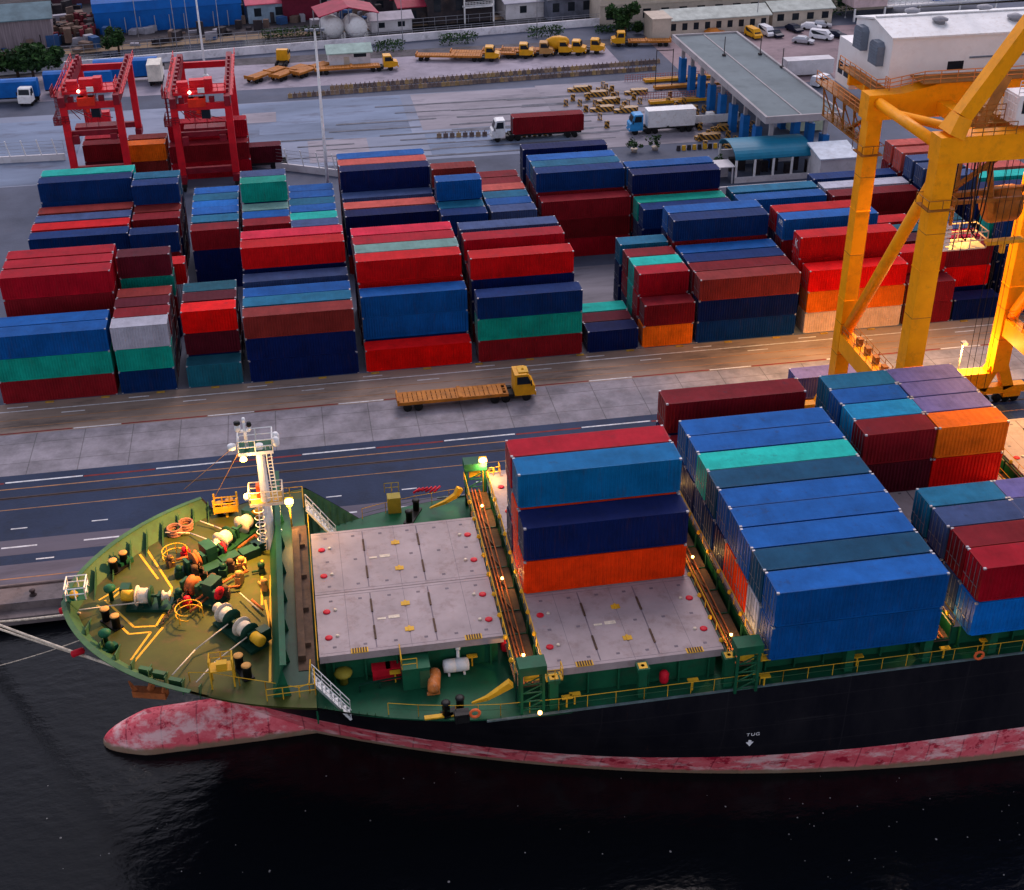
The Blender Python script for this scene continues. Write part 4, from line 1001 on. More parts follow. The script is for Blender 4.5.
# painted walkway lines
def pl(*pts, w_=0.17):
    b = MB()
    for a, c in zip(pts, pts[1:]):
        A = FD(*a); C_ = FD(*c); d = (C_-A).normalized(); s = Vector((-d.y, d.x, 0))*w_/2
        b.add([(A-s)+Vector((0,0,.005)), (C_-s)+Vector((0,0,.005)), (C_+s)+Vector((0,0,.005)), (A+s)+Vector((0,0,.005))], [(0,1,2,3)])
    P_('walkway_line', b, M_YEL)
pl((141,544),(158,579)); pl((148,541),(172,588),(166,608)); pl((97,605),(129,634),(151,632),(131,660)); pl((105,600),(134,627),(156,626),(172,600)); pl((163,627),(134,662)); pl((125,585),(99,600)); pl((122,590),(108,602))
pl((271,575),(270,682)); pl((262,560),(262,605)); pl((265,600),(273,640))
b = MB(); b.rail([FD(190,681)+Vector((0,0,0)), FD(212,681), FD(240,686), FD(266,690), FD(300,696), FD(310,692), FD(311,668)], 0.75, 0.035, 2.0, 1); P_('edge_rail', b, M_YEL)
# ropes lying over the deck from drums to the fairleads
for i, pts in enumerate([((228,624,0.9),(195,650,0.3),(172,676,0.6)), ((247,637,0.9),(215,662,0.3),(196,687,0.6)), ((222,545,0.9),(190,533,0.3),(166,524,0.6)), ((232,533,0.9),(214,526,0.4),(200,521,0.6)), ((143,602,0.9),(110,606,0.3),(79,610,0.9)), ((259,610,0.6),(240,593,0.5))]):
    b = MB(); b.path([FD(*q) for q in pts], 0.05, 6); P_('deck_rope', b, M_CREAM)
# bow thruster/lettering marks painted on the hull
def hull_text(s, x, z, size, m_=M_LET):
    for ch in s:
        if ch != ' ':
            e = 0.05
            pA = Vector((x-e, YC-hb(x-e, z), z)); pB = Vector((x+e, YC-hb(x+e, z), z)); pC = Vector((x, YC-hb(x, z+e), z+e)); p0 = Vector((x, YC-hb(x, z), z))
            tx = (pB-pA).normalized(); tz = (pC-p0).normalized(); nn = tx.cross(tz).normalized(); tz = nn.cross(tx)
            o = link('lettering', text_mesh(ch, size, m_, 0.006), ship)
            p = p0+nn*0.02-wloc(ship)
            o.matrix_local = Matrix(((tx.x,tz.x,nn.x,p.x),(tx.y,tz.y,nn.y,p.y),(tx.z,tz.z,nn.z,p.z),(0,0,0,1)))
        x += size*0.78
xt = onY(746, 735, YC-HB)
hull_text('TUG', xt.x+0.2, xt.z-0.1, 0.45)
b = MB(); xx = xt.x+0.45; y = YC-hb(xx, xt.z-1)-0.02; zt = xt.z-0.6
b.extr([(xx-0.11,y,zt),(xx-0.11,y,zt-0.4),(xx-0.28,y,zt-0.4),(xx,y,zt-0.78),(xx+0.28,y,zt-0.4),(xx+0.11,y,zt-0.4),(xx+0.11,y,zt)], (0,0.06,0)); P_('tug_mark', b, M_LET)
# anchor hanging at the hawse pipe
p = at(150, 690, 6.2)
an = thing('anchor', 'rust brown stockless anchor hanging under the flared bow', 'anchor', (p.x, p.y, p.z))
b = MB(); b.beam((0.7,0.5,1.6),(0,0,0),0.35,0.35); b.build('shank', M_ORANGE, an, False)
b = MB(); b.beam((-1.2,0.35,-0.25),(1.2,-0.35,-0.25),0.7,0.55); b.beam((-1.05,0.3,-0.2),(-1.35,0.1,0.95),0.5,0.35,w2=0.12,h2=0.12); b.beam((1.05,-0.3,-0.2),(1.2,-0.6,0.95),0.5,0.35,w2=0.12,h2=0.12); b.build('flukes', M_ORANGE, an, False)
# anchor bed and fairleads with slung ropes on the near bow
b = MB()
for px, py in ((146,672),(160,676),(176,683)):
    p = at(px, py, 11.4); b.cbox((p.x,p.y,11.5),(0.9,0.35,0.5), rz=-0.45)
P_('panama_fairlead', b, M_GREENL)
# foremast
fm = FD(272, 547); fx, fy = fm.x, fm.y
b = MB(); b.tube((fx,fy,ZF),(fx,fy,ZF+9.3),0.42,14,0.30); b.beam((fx,fy,ZF),(fx+0.9,fy-0.1,ZF+1.6),0.1,0.1); 
for dx, dy in ((0.8,0),(-0.8,0),(0,0.8),(0,-0.8)): b.add([(fx,fy,ZF+1.5),(fx+dx,fy+dy,ZF+0.001),(fx+dx*.5+0.05,fy+dy*.5+0.05,ZF+0.001)],[(0,1,2),(2,1,0)])
mast = P_('foremast', b, M_WHITE)
def plat(z, x0, x1, y0, y1, floor, railm):
    q = MB(); q.box(fx+x0, fx+x1, fy+y0, fy+y1, z, z+0.08); q.build('platform', floor, mast)
    q = MB(); q.rail([(fx+x0,fy+y0,z+0.08),(fx+x1,fy+y0,z+0.08),(fx+x1,fy+y1,z+0.08),(fx+x0,fy+y1,z+0.08),(fx+x0,fy+y0,z+0.08)],1.05,0.05,1.0,2)
    q.box(fx+x0-0.02, fx+x1+0.02, fy+y0-0.03, fy+y0+0.0-0.001, z-0.1, z+0.15)
    q.build('platform_rail', railm, mast)
plat(ZF+8.9, -1.5, 1.0, -0.6, 1.2, M_GREEN, M_WHITE)
plat(ZF+4.3, -1.2, 1.3, -0.55, 1.0, mat('ochre plate', (0.40,0.24,0.04), 0.6), M_CREAM)
q = MB()
for dx in (-0.22, 0.22): q.tube((fx-0.62+dx,fy-0.35,ZF),(fx-0.35+dx+0.85*0,fy-0.35,ZF+4.3),0.04,5); q.tube((fx+0.75+dx*0.8,fy-0.25,ZF+4.3),(fx+0.62+dx*0.8,fy-0.25,ZF+9.2),0.04,5)
for k in range(14): z = ZF+0.3*k+0.2; q.tube((fx-0.84+0.018*k,fy-0.35,z),(fx-0.40+0.018*k,fy-0.35,z),0.03,4)
for k in range(16): z = ZF+4.4+0.3*k; q.tube((fx+0.54,fy-0.25,z),(fx+0.9,fy-0.25,z),0.03,4)
for k in range(5): q.ring((fx-0.6,fy-0.6,ZF+1.3+0.65*k),0.36,0.03,'z',10,4)
q.build('ladder', M_WHITE, mast)
q = MB(); q.tube((fx-0.9,fy+0.2,ZF+9),(fx-0.9,fy+0.2,ZF+11.2),0.16,8,0.1); q.box(fx-1.5,fx-0.5,fy+0.1,fy+0.3,ZF+10.4,ZF+10.5); q.lathe((fx-1.4,fy+0.2,ZF+10.5),[(0.2,0),(0.24,0.15),(0.2,0.5),(0.05,0.55)],9); q.lathe((fx-0.55,fy+0.2,ZF+10.5),[(0.14,0),(0.14,0.3)],8); q.lathe((fx-0.9,fy+0.2,ZF+11.2),[(0.1,0),(0.14,0.1),(0.12,0.35)],8); q.build('mast_head', M_WHITE, mast)
q = MB(); q.lathe((fx-0.55,fy+0.2,ZF+10.81),[(0.16,0),(0.2,0.1),(0.15,0.35)],8); q.lathe((fx-1.4,fy+0.2,ZF+11.06),[(0.24,0),(0.24,0.2)],8); q.build('mast_head_lantern', M_BLACK, mast)
q = MB()
for dy in (-0.2,0.5): q.lathe((fx+1.25,fy+dy,ZF+9.2),[(0.24,0),(0.28,0.15),(0.28,0.5),(0.18,0.7)],9)
q.lathe((fx-1.95,fy-0.4,ZF+9.3),[(0.15,0),(0.32,0.1),(0.32,0.4),(0.15,0.5)],10); q.lathe((fx-1.6,fy-0.3,ZF+5.0),[(0.12,0),(0.28,0.1),(0.28,0.4),(0.12,0.5)],10,ax=(1,0,0)); q.build('navigation_light', M_WHITE, mast)
q = MB(); q.cbox((fx-0.35,fy+0.5,ZF+5.0),(0.6,0.5,1.1)); q.build('bell_box', mat('red orange paint', (0.6,0.10,0.02), 0.5), mast)
q = MB(); q.lathe((fx-1.2,fy-0.75,ZF+8.55),[(0.05,0.25),(0.22,0.2),(0.28,0.0)],10); q.build('flood_lamp', M_LAMP, mast)
lamp('mast_lamp_glow', (fx-1.2,fy-1.3,ZF+8.2), 450)
# yellow basket slung from the mast
bk = at(225, 500, ZF+1.6); b = MB()
b.box(bk.x-0.9,bk.x+0.9,bk.y-0.5,bk.y+0.5,bk.z-0.9,bk.z-0.84); 
for dx, dy in ((-0.9,-0.5),(0.9,-0.5),(0.9,0.5),(-0.9,0.5)): b.box(bk.x+dx-0.07,bk.x+dx+0.07,bk.y+dy-0.07,bk.y+dy+0.07,bk.z-0.9,bk.z+0.35)
b.rail([(bk.x-0.9,bk.y-0.5,bk.z-0.85),(bk.x+0.9,bk.y-0.5,bk.z-0.85),(bk.x+0.9,bk.y+0.5,bk.z-0.85),(bk.x-0.9,bk.y+0.5,bk.z-0.85),(bk.x-0.9,bk.y-0.5,bk.z-0.85)],0.8,0.06,0.6,2)
b.box(bk.x-0.85,bk.x+0.85,bk.y-0.54,bk.y-0.5,bk.z-0.8,bk.z-0.3); b.beam((bk.x,bk.y,bk.z-0.9),(bk.x,bk.y,ZF),0.2,0.2)
P_('bow_platform', b, M_YEL)
b = MB(); b.tube((bk.x-0.8,bk.y,bk.z+0.3),(fx-1.5,fy-0.3,ZF+9.0),0.025,5); b.tube((bk.x-3.4,bk.y+3,ZF+1.1),(fx-1.9,fy-0.3,ZF+9.4),0.02,5); P_('stay_wire', b, M_CAP)
# flood lamps that are lit
def flood(px, py, z, pw, big=0.3, post=None):
    p = at(px, py, z)
    b = MB()
    if post: b.tube((p.x,p.y,post),(p.x,p.y,z-0.2),0.07,6); b.cbox((p.x,p.y,z-0.25),(0.4,0.4,0.1))
    b.box(p.x-0.32,p.x+0.32,p.y+0.19,p.y+0.26,z-0.3,z+0.3)
    o = P_('flood_light', b, M_YEL)
    q = MB(); q.lathe((p.x,p.y+0.17,z),[(0.05,0.3),(big,0.2),(big*1.05,0.0)],14,ax=(0,-1,-0.35)); q.build('lamp', M_LAMP, o)
    lamp('flood_lamp_light', (p.x,p.y-0.5,z-0.25), pw)
    return p
flood(289, 502, 13.4, 700, 0.34, ZF)
flood(483, 461, 12.6, 600, 0.34, 9.6)
lamp('mast_lamp_light', (fx-1.35,fy-0.8,ZF+8.3), 15000, (1.0,0.46,0.09), 0.25, 118, (fx-7.5,fy-2.5,ZF))
for px, py, z in ((303,527,10.2),(540,713,9.6),(658,478,9.5)):
    p = at(px, py, z); b = MB(); b.lathe((p.x,p.y,z),[(0.05,0.16),(0.14,0.1),(0.14,-0.05),(0.05,-0.1)],8); P_('deck_lamp', b, M_LAMP); lamp('deck_lamp_light', (p.x,p.y-0.3,z+0.1), 60)
# light along the trenches between hatches comes from small bulkhead lamps
for x, ys in ((12.2, (69,78,88)), (27.1, (68.5,78,88)), (-3.2, (72,80,87)), (41.9,(67.5,)), (56.3,(80,88))):
    for y in ys:
        b = MB(); b.lathe((x,y,ZH-0.55),[(0.04,0.12),(0.11,0.08),(0.11,-0.03)],8); P_('bulkhead_lamp', b, M_LAMP); lamp('bulkhead_lamp_light', (x,y,ZH-0.3), 120, radius=0.1)
# mooring lines to the quay
def rope(label, pts, r, sag=0.0):
    b = MB(); pts = [Vector(p) for p in pts]; a, c = pts[0], pts[-1]; n = 14; pp = []
    for i in range(n+1):
        t = i/n; q = a.lerp(c, t); q.z -= sag*4*t*(1-t); pp.append(q)
    b.path(pp, r, 6)
    return tag(b.free('mooring_rope', M_CREAM, tuple(a)), label, 'rope', 'mooring lines from the bow')
A = Vector((at(131,672,11.3).x, at(131,672,11.3).y, 11.3))
r1 = rope('thick pale mooring rope from the near bow, upper of the close pair', [A, at(0,624,2.5)+(at(0,624,2.5)-A)*0.5], 0.11, 0.15)
B2 = A+Vector((0.7,-0.25,-0.05))
r2 = rope('thick pale mooring rope from the near bow, lower of the close pair', [B2, at(0,628,2.5)+(at(0,628,2.5)-B2)*0.5], 0.10, 0.15)
A = Vector((at(80,612,11.2).x, at(80,613,11.2).y, 11.2))
rope('pale rope running from the stem to the quay edge', [A, at(0,621,2)+(at(0,621,2)-A)*0.4], 0.09, 0.1)
A = Vector((at(86,638,9.5).x, at(86,638,9.5).y, 9.5))
rope('thin line crossing under the thick pair at the bow', [A, at(0,664,0)+(at(0,664,0)-A)*0.3], 0.035, 0.2)
# red rat guards / floats on the lines
for px, py, z, lb in ((78,654,8.6,'dark red sleeve on the paired mooring ropes'),(66,611,10.2,'bright red float at the stem end of a rope')):
    p = at(px, py, z); b = MB(); b.lathe((-0.5,0,0),[(0.1,0),(0.26,0.08),(0.26,0.9),(0.1,1.0)],10,ax=(1,0.3,0.1)); o = b.build('rope_sleeve', M_RED); o.location = p; tag(o, lb, 'sleeve')
# ------------------------------------------------------------------ cargo on the ship
GS = 'containers loaded on the ship'
PR = 2.60; Y0S = 64.7; HS = 2.88
SROW = ['waterside row', 'second row from water', 'third row from water', 'fourth row from water', 'fifth row from water', 'sixth row from water', 'seventh row from water', 'eighth row from water', 'ninth row from water', 'tenth row from water', 'row at quay']
def sst(bayn, k, X0, L, cols):
    return stack(bayn, SROW[k], X0, Y0S+PR*k, L, cols, ZH+0.02, HS, GS, True)
b2 = 'ship bay forward of blue block'
sst(b2, 4, 13.4, FT40, ['orange red', 'navy']); sst(b2, 5, 13.4, FT40, ['orange red', 'orange red', 'azure']); sst(b2, 6, 13.4, FT40, [n_, 'slate blue', 'crimson'])
b3 = 'big blue ship block'
for k, c in enumerate([['blue', 'blue'], ['pale grey', 'deep teal'], ['orange red', 'blue'], ['orange red', 'blue'], ['navy', 'blue'], ['dark blue', 'deep teal'], ['dark blue', 'turquoise'], ['navy', 'blue'], ['navy', 'blue']]):
    sst(b3, k, 28.5, FT40, c)
stack('forward half', SROW[9], 28.5, Y0S+PR*9, FT20, ['maroon'], ZH+0.02, HS, GS, True)
stack('after half', SROW[9], 34.63, Y0S+PR*9, FT20, ['maroon'], ZH+0.02, HS, GS, True)
sst('beyond blue ship block', 10, 28.2, FT40, [n_, 'maroon'])
b4 = 'near group aft'
sst(b4, 0, 43.15, FT40, ['bright blue', 'crimson']); sst(b4, 1, 43.15, FT40, ['slate blue', 'maroon'])
for k, c1, c2 in ((2, ['navy', 'slate blue'], ['navy', 'slate blue']), (3, ['navy', 'steel blue'], ['navy', 'slate purple'])):
    stack(b4+', forward half', SROW[k], 43.0, Y0S+PR*k, FT20, c1, ZH+0.02, HS, GS, True); stack(b4+', after half', SROW[k], 49.13, Y0S+PR*k, FT20, c2, ZH+0.02, HS, GS, True)
b5 = 'far group aft'
for k, c1, c2 in ((7, [dm, m], ['bright red', 'orange']), (8, ['dark blue', 'sky blue'], [n_, 'slate purple']), (9, [n_, 'blue'], [n_, 'slate purple']), (10, [n_, 'steel blue'], [n_, 'slate purple'])):
    stack(b5+', forward half', SROW[k], 42.45, Y0S+PR*k, FT20, c1, ZH+0.02, HS, GS, True); stack(b5+', after half', SROW[k], 48.58, Y0S+PR*k, FT20, c2, ZH+0.02, HS, GS, True)
# ------------------------------------------------------------------ ship-to-shore crane
M_CY = mat('crane yellow', (0.95,0.35,0.004), 0.42, 0, 0.14, 0.35, (0.34,0.12,0.02), 0.3)
M_CYD = mat('crane trim', (0.30,0.12,0.02), 0.55, 0, 0.3, 0.8, (0.10,0.05,0.03), 0.5)
M_HOUSE = mat('machinery house white', (0.78,0.76,0.76), 0.5, 0, 0.07, 0.25, (0.55,0.5,0.48), 0.25)
M_GLASS = mat('dark glass', (0.015,0.02,0.028), 0.12, 0, 0.2, 1)
M_LOUV = mat('louvre grey', (0.16,0.19,0.24), 0.5, 0.2, 0.2, 1)
YL, YS_ = 113.3, 98.7          # landside and waterside rails
XA, XB = 53.7, 71.8            # leg lines
stsc = thing('ship_to_shore_crane', 'huge orange-yellow quay crane with white machinery house straddling the quay', 'crane', ((XA+XB)/2, (YL+YS_)/2, 0))
Q = lambda name, b, m, par=None: b.build(name, m, par or stsc)
HL, HS_ = 35.0, 35.6
for (x, y, lw, ld, ztop) in ((XA,YL,1.4,1.5,32.6), (XA,YS_,1.8,1.6,33.3), (XB,YL,1.8,1.6,32.6), (XB,YS_,2.0,1.8,33.3)):
    b = MB()
    b.box(x-lw/2, x+lw/2, y-ld/2, y+ld/2, 4.2, ztop)
    for z in (14, 23.5): b.box(x-lw/2-0.04, x+lw/2+0.04, y-ld/2-0.04, y+ld/2+0.04, z, z+0.12)
    b.box(x-lw/2-0.35, x+lw/2+0.35, y-ld/2-0.35, y+ld/2+0.35, 29.2, 29.3, 1)
    for z in (8.0, 11.5, 19, 27.0): b.box(x-lw/2-0.02, x+lw/2+0.02, y-ld/2-0.02, y+ld/2+0.02, z, z+0.05, 1)
    lg = Q('leg', b, [M_CY, M_CYD])
    q = MB(); xl = x+(lw/2+0.25)
    for dy in (-0.25, 0.25): q.tube((xl,y+dy,4.4),(xl,y+dy,29.2),0.035,4)
    for k in range(60): q.tube((xl,y-0.25,4.6+k*0.41),(xl,y+0.25,4.6+k*0.41),0.022,4)
    q.build('leg_ladder', M_CYD, lg)
    q = MB(); q.rail([(x-lw/2-0.4,y-ld/2-0.4,29.3),(x+lw/2+0.4,y-ld/2-0.4,29.3),(x+lw/2+0.4,y+ld/2+0.4,29.3),(x-lw/2-0.4,y+ld/2+0.4,29.3),(x-lw/2-0.4,y-ld/2-0.4,29.3)],0.9,0.04,1.3,1); q.build('leg_walkway', M_CYD, lg)
    b = MB()
    for s in (-1, 1):
        b.beam((x+s*1.6,y,1.9),(x+s*0.5,y,4.6),1.0,1.2); 
    b.box(x-3.6, x+3.6, y-0.5, y+0.5, 1.35, 2.2)
    for k in (-2.7,-1.7,-0.7,0.7,1.7,2.7): b.lathe((x+k,y-0.28,0.55),[(0.1,0),(0.48,0.02),(0.48,0.54),(0.1,0.56)],14,ax=(0,1,0),m=1)
    for k in (-2.2, 2.2): b.box(x+k-1.0, x+k+1.0, y-0.42, y+0.42, 0.75, 1.34)
    Q('bogie', b, [M_CY, M_BLACK])
# sill beams, portal beams, struts
for y in (YL, YS_):
    b = MB(); b.box(XA+1.1, XB-1.1, y-0.75, y+0.75, 2.3, 4.1); Q('sill_beam', b, M_CY)
    b = MB(); zt_ = HL if y == YL else HS_; zb_ = 32.62 if y == YL else 33.32; b.box(XA-1.0, XB+1.0, y-0.95, y+0.95, zb_, zt_)
    if y == YL: b.extr([(XA+1.2,y-0.95,HL+0.002),(XA+2.5,y-0.95,HL+0.05),(XA+6.5,y-0.95,HL+0.9),(XB+1.0,y-0.95,HL+0.9),(XB+1.0,y-0.95,HL+0.002)], (0,1.9,0))
    Q('portal_beam', b, M_CY)
for x in (XA, XB):
    b = MB(); b.box(x-0.7, x+0.7, YS_+0.92, YL-0.87, 8.6, 10.5)
    sb = Q('side_beam', b, M_CY)
    q = MB(); q.rail([(x+0.65,YS_+1.3,10.5),(x+0.65,YL-1.2,10.5)],1.0,0.04,1.6,2); q.rail([(x-0.65,YS_+1.3,10.5),(x-0.65,YL-1.2,10.5)],1.0,0.04,1.6,2)
    for k in range(5): yk = YS_+3+k*2; q.cbox((x+0.2,yk,10.9),(0.5,0.7,0.7))
    q.build('beam_walkway', M_CYD, sb)
    b = MB(); b.tube((x,YL-0.9,10.9),(x,YS_+0.9,31.5),0.58,14); Q('diagonal_brace', b, M_CY)
    b = MB(); b.tube((x,YL-1.0,34.3),(x,YS_+1.0,34.3),0.5,14); Q('top_strut', b, M_CY)
    s = 1 if x == XA else -1
    b = MB(); b.tube((x,YL-4.6,34.3),(x+s*6.2,YS_+1.1,34.3),0.42,12); Q('corner_strut', b, M_CY)
# A-frame over the waterside legs, with stays back
for x, s in ((XA, 1), (XB, -1)):
    b = MB(); b.beam((x+s*0.3,YS_,HS_+0.003),(x+s*1.0,YS_,HS_+1.5),1.5,2.2,up=(0,1,0),w2=1.35,h2=1.45); b.beam((x+s*1.0,YS_,HS_+1.5),(x+s*6.9,YS_,HS_+10.8),1.3,1.3,up=(0,1,0)); Q('a_frame', b, M_CY)
    b = MB(); b.tube((x+s*6.9,YS_+1.0,HS_+10.4),(x+s*7.4,YL+9,40.4),0.07,6); Q('back_stay', b, M_BLACK)
b = MB(); b.box(XA+5.8, XB-5.8, YS_-0.9, YS_+0.9, HS_+10.6, HS_+12.2); Q('apex_beam', b, M_CY)
# main girders, trolley and cab
for x in (60.2, 65.0):
    b = MB(); b.box(x-0.7, x+0.7, YS_+0.96, YL-0.96, 33.0, 34.15); b.box(x-0.7, x+0.7, YL+0.96, YL+10, 32.8, 34.8); Q('main_girder', b, M_CY)
b = MB(); b.box(58.8, 66.4, YS_+2.6, YS_+8.2, 34.2, 35.4); b.box(59.5,65.7,YS_+3,YS_+7.8,35.4,36.0); Q('trolley', b, M_CYD)
# machinery house
hx0, hx1, hy0, hy1, hz0, hze, hzr = 55.4, 79.0, YL+1.4, YL+9.9, 34.9, 39.5, 40.3
b = MB(); ym = (hy0+hy1)/2
b.extr([(hx0,hy0,hz0),(hx0,hy0,hze),(hx0,ym,hzr-0.1),(hx0,hy1,hze),(hx0,hy1,hz0)], (hx1-hx0,0,0))
b.box(hx0+0.02, hx0+7, hy1+0.002, hy1+3.6, 32.4, 36.9); b.box(hx0+0.3, hx0+6, hy0+1.5, hy1, 33.0, hz0-0.002)
house = Q('machinery_house', b, M_HOUSE)
b = MB(); b.extr([(hx0-0.2,hy0-0.25,hze-0.05),(hx0-0.2,ym,hzr),(hx0-0.2,hy1+0.25,hze-0.05),(hx0-0.2,hy1+0.25,hze+0.12),(hx0-0.2,ym,hzr+0.18),(hx0-0.2,hy0-0.25,hze+0.12)], (hx1-hx0+0.4,0,0))
b.box(hx0, hx1, ym-0.15, ym+0.15, hzr+0.185, hzr+0.3)
b.build('roof', M_WHITE, house)
for x, y in ((61,hy0+2.4),(68.5,hy0+2.2),(75,hy0+2.2),(60,hy1-2.2),(67.5,hy1-2.2),(74,hy1-2.2)):
    zz = hze+0.12+(hzr-hze)*min(y-hy0, hy1-y)/((hy1-hy0)/2); b = MB(); b.lathe((x,y,zz-0.1),[(0.5,0),(0.5,0.35),(0.75,0.4),(0.75,0.55),(0.2,0.75)],14); b.build('roof_vent', M_GREYP, house)
for y, z in ((hy0+2.4,37.6),(ym+2.0,38.1)):
    b = MB(); b.extr([(hx0-0.01,y-1.0,z-1.0),(hx0-0.01,y-1.0,z+0.8),(hx0-0.01,y-0.6,z+1.15),(hx0-0.01,y+0.6,z+1.15),(hx0-0.01,y+1.0,z+0.8),(hx0-0.01,y+1.0,z-1.0)], (-0.7,0,0))
    for k in range(6): b.box(hx0-0.76,hx0-0.712,y-0.9,y+0.9,z-0.9+k*0.3,z-0.75+k*0.3)
    b.build('louvre_hood', M_LOUV, house)
for x, w_ in ((61.2,1.6),(69.4,2.2),(75,1.6)):
    b = MB(); b.box(x,x+w_,hy0-0.03,hy0-0.001,36.3,37.1); b.build('window', M_GLASS, house)
b = MB(); b.box(63.3,69.3,hy0-0.12,hy0-0.001,37.3,37.45); b.build('cable_tray', M_LOUV, house)
for k in range(2):
    b = MB(); b.box(hx0-0.03,hx0+0.018,hy1+0.5+k*1.5,hy1+1.6+k*1.5,33.4,34.6); b.build('window', M_GLASS, house)
b = MB(); b.box(hx0+2.2,hx1,YL-1.5,hy0-0.01,35.92,36.0) ; b.box(hx0-1.9,hx0-0.01,hy0-0.5,hy1+4,32.2,32.3)
b.box(hx0-1.3,hx0-0.02,hy0-0.5,hy1,34.7,34.8)
wk = Q('house_walkway', b, M_CYD)
b = MB(); b.box(hx0+0.25,hx0+1.3,YL+0.97,hy1+3.4,33.0,34.88) ; b.box(hx0-1.2,hx0+6,hy0+2.2,hy0+2.6,33.6,34.65); b.box(hx0-1.2,hx0+6,hy1-2.6,hy1-2.2,33.6,34.65); Q('house_bearer', b, M_CY)
b = MB(); b.rail([(hx0-1.25,hy1,34.8),(hx0-1.25,hy0-0.4,34.8),(hx0-0.1,hy0-0.4,34.8)],1.1,0.05,1.2,3); b.build('side_rail', MATS['rail orange'] if 'rail orange' in MATS else mat('rail orange', (0.62,0.22,0.06), 0.5), wk)
b = MB(); b.rail([(hx0+2.2,YL-1.45,36.0),(hx1,YL-1.45,36.0)],1.1,0.05,1.6,3); b.build('walkway_rail', mat('rail orange', (0.62,0.22,0.06), 0.5), wk)
b = MB(); b.rail([(hx0+2.2,YL-1.45,36.0),(hx0-0.3,YL+0.2,35.0),(hx0-0.3,YL+1.2,35.0)],1.1,0.05,1.0,3); b.rail([(hx0-1.8,hy1+4,32.3),(hx0-1.8,hy0-0.4,32.3),(hx0-0.3,hy0-0.4,32.3)],1.1,0.05,1.4,3); b.build('landing_rail', MATS['rail orange'], wk)
b = MB()
for k in range(5):
    b.tube((hx0-1.8,hy0+k*2.6,32.2),(hx0-1.5,hy0+k*2.6,29.4),0.09,5); b.tube((hx0-0.3,hy0+k*2.6,32.2),(hx0-0.6,hy0+k*2.6,29.4),0.09,5); b.tube((hx0-1.8,hy0+k*2.6,32.1),(hx0-0.6,hy0+k*2.6,29.4),0.07,5)
b.rail([(hx0-1.6,hy0,29.4),(hx0-1.6,hy1+2,29.4)],1.0,0.05,1.3,2); b.box(hx0-1.7,hx0-0.4,hy0,hy1+2,29.3,29.4)
b.beam((hx0-1.0,hy0+0.5,32.1),(hx0-1.0,hy0+5,29.5),0.7,0.15)
Q('stair_tower', b, M_CYD)
# operator cab at the right edge, cable drum, platform lights under the portal
b = MB(); cx, cy, cz = 60.6, YS_+1.0, 36.6
b.box(cx-1.1,cx+1.3,cy-1.2,cy+1.2,cz-0.6,cz+1.9); cab = Q('operator_cab', b, M_HOUSE)
b = MB(); b.box(cx-0.7,cx-0.05,cy-1.24,cy-1.202,cz+0.4,cz+1.5); b.box(cx+0.15,cx+0.9,cy-1.24,cy-1.202,cz+0.4,cz+1.5); b.build('window', M_GLASS, cab)
b = MB(); b.rail([(cx-1.3,cy-1.3,cz+1.9),(cx+1.4,cy-1.3,cz+1.9),(cx+1.4,cy+1.3,cz+1.9)],1.3,0.04,0.5,4); b.rail([(cx-1.3,cy-1.4,cz-0.6),(cx-1.3,cy+1.4,cz-0.6)],2.4,0.04,0.6,4); b.build('cab_guard', M_HOUSE, cab)
b = MB(); b.rail([(XA+1.5,YS_-1.15,HS_),(cx-1.4,YS_-1.15,HS_)],1.1,0.045,1.0,3); b.rail([(XA+3.0,YS_+1.15,HS_),(cx-1.4,YS_+1.15,HS_)],1.9,0.045,0.8,4)
b.beam((XA+3.6,YS_+1.3,HS_+0.2),(XA+6.0,YS_+2.6,HS_+3.8),0.9,0.1); Q('portal_rail', b, M_CYD)
# hoist gear hanging under the portal: head block, spreader frame, reel
b = MB()
b.lathe((63.2,106.5,25.8),[(0.6,0),(1.7,0.1),(1.7,2.6),(0.6,2.7)],22,ax=(1,0.1,0)); b.beam((58.2,105.8,27.3),(66.8,106.4,27.3),0.5,0.5); b.beam((58.2,104,27.3),(66.8,104,27.3),0.35,0.35)
b.beam((61,YS_+2,33.3),(58.5,108.5,25.5),0.6,0.35); b.beam((59.5,YS_+3,33.0),(63.5,106,24.6),0.5,0.3)
b.tube((60.0,107,33.4),(60.0,107,22.6),0.18,6); b.tube((61.6,106.4,33.4),(61.6,106.4,23.0),0.1,6)
rig = Q('cable_reel', b, M_CYD)
b = MB(); b.box(58.0,63.0,105.2,107.6,22.0,22.12); b.rail([(58,105.2,22.1),(63,105.2,22.1),(63,107.6,22.1),(58,107.6,22.1),(58,105.2,22.1)],1.6,0.07,1.6,2); b.build('service_platform', M_CREAM, rig)
b = MB(); b.cbox((57.6,104.3,24.0),(0.9,1.1,2.6)); 
for k in range(6): b.cbox((57.6,103.6,23.0+k*0.42),(1.4,0.3,0.2))
b.build('control_cabinet', M_HOUSE, rig)
b = MB(); b.beam((62.5,104.5,22.9),(66.0,104.2,23.1),0.8,0.35); b.beam((64.2,104.4,21.8),(64.2,104.4,23),0.4,0.4); b.build('hook_beam', M_YEL, rig)
b = MB()
for x, y in ((59.2,103),(59.5,105),(65.8,103),(65.5,105),(60.9,106.6),(64.6,106.8)): b.tube((x,y,34.2),(x,y,22.2),0.035,4)
rr = random.Random(9)
for k in range(4):
    x, y = rr.uniform(55.5,58.6), rr.uniform(101,111); z1 = rr.uniform(24,27)
    pts = [Vector((x,y,33.3)), Vector((x+0.3,y,29.5)), Vector((x+0.7,y,z1)), Vector((x+1.2,y,z1-0.5)), Vector((x+1.5,y,z1+2)), Vector((x+1.6,y,33.3))]; b.path(pts, 0.06, 5)
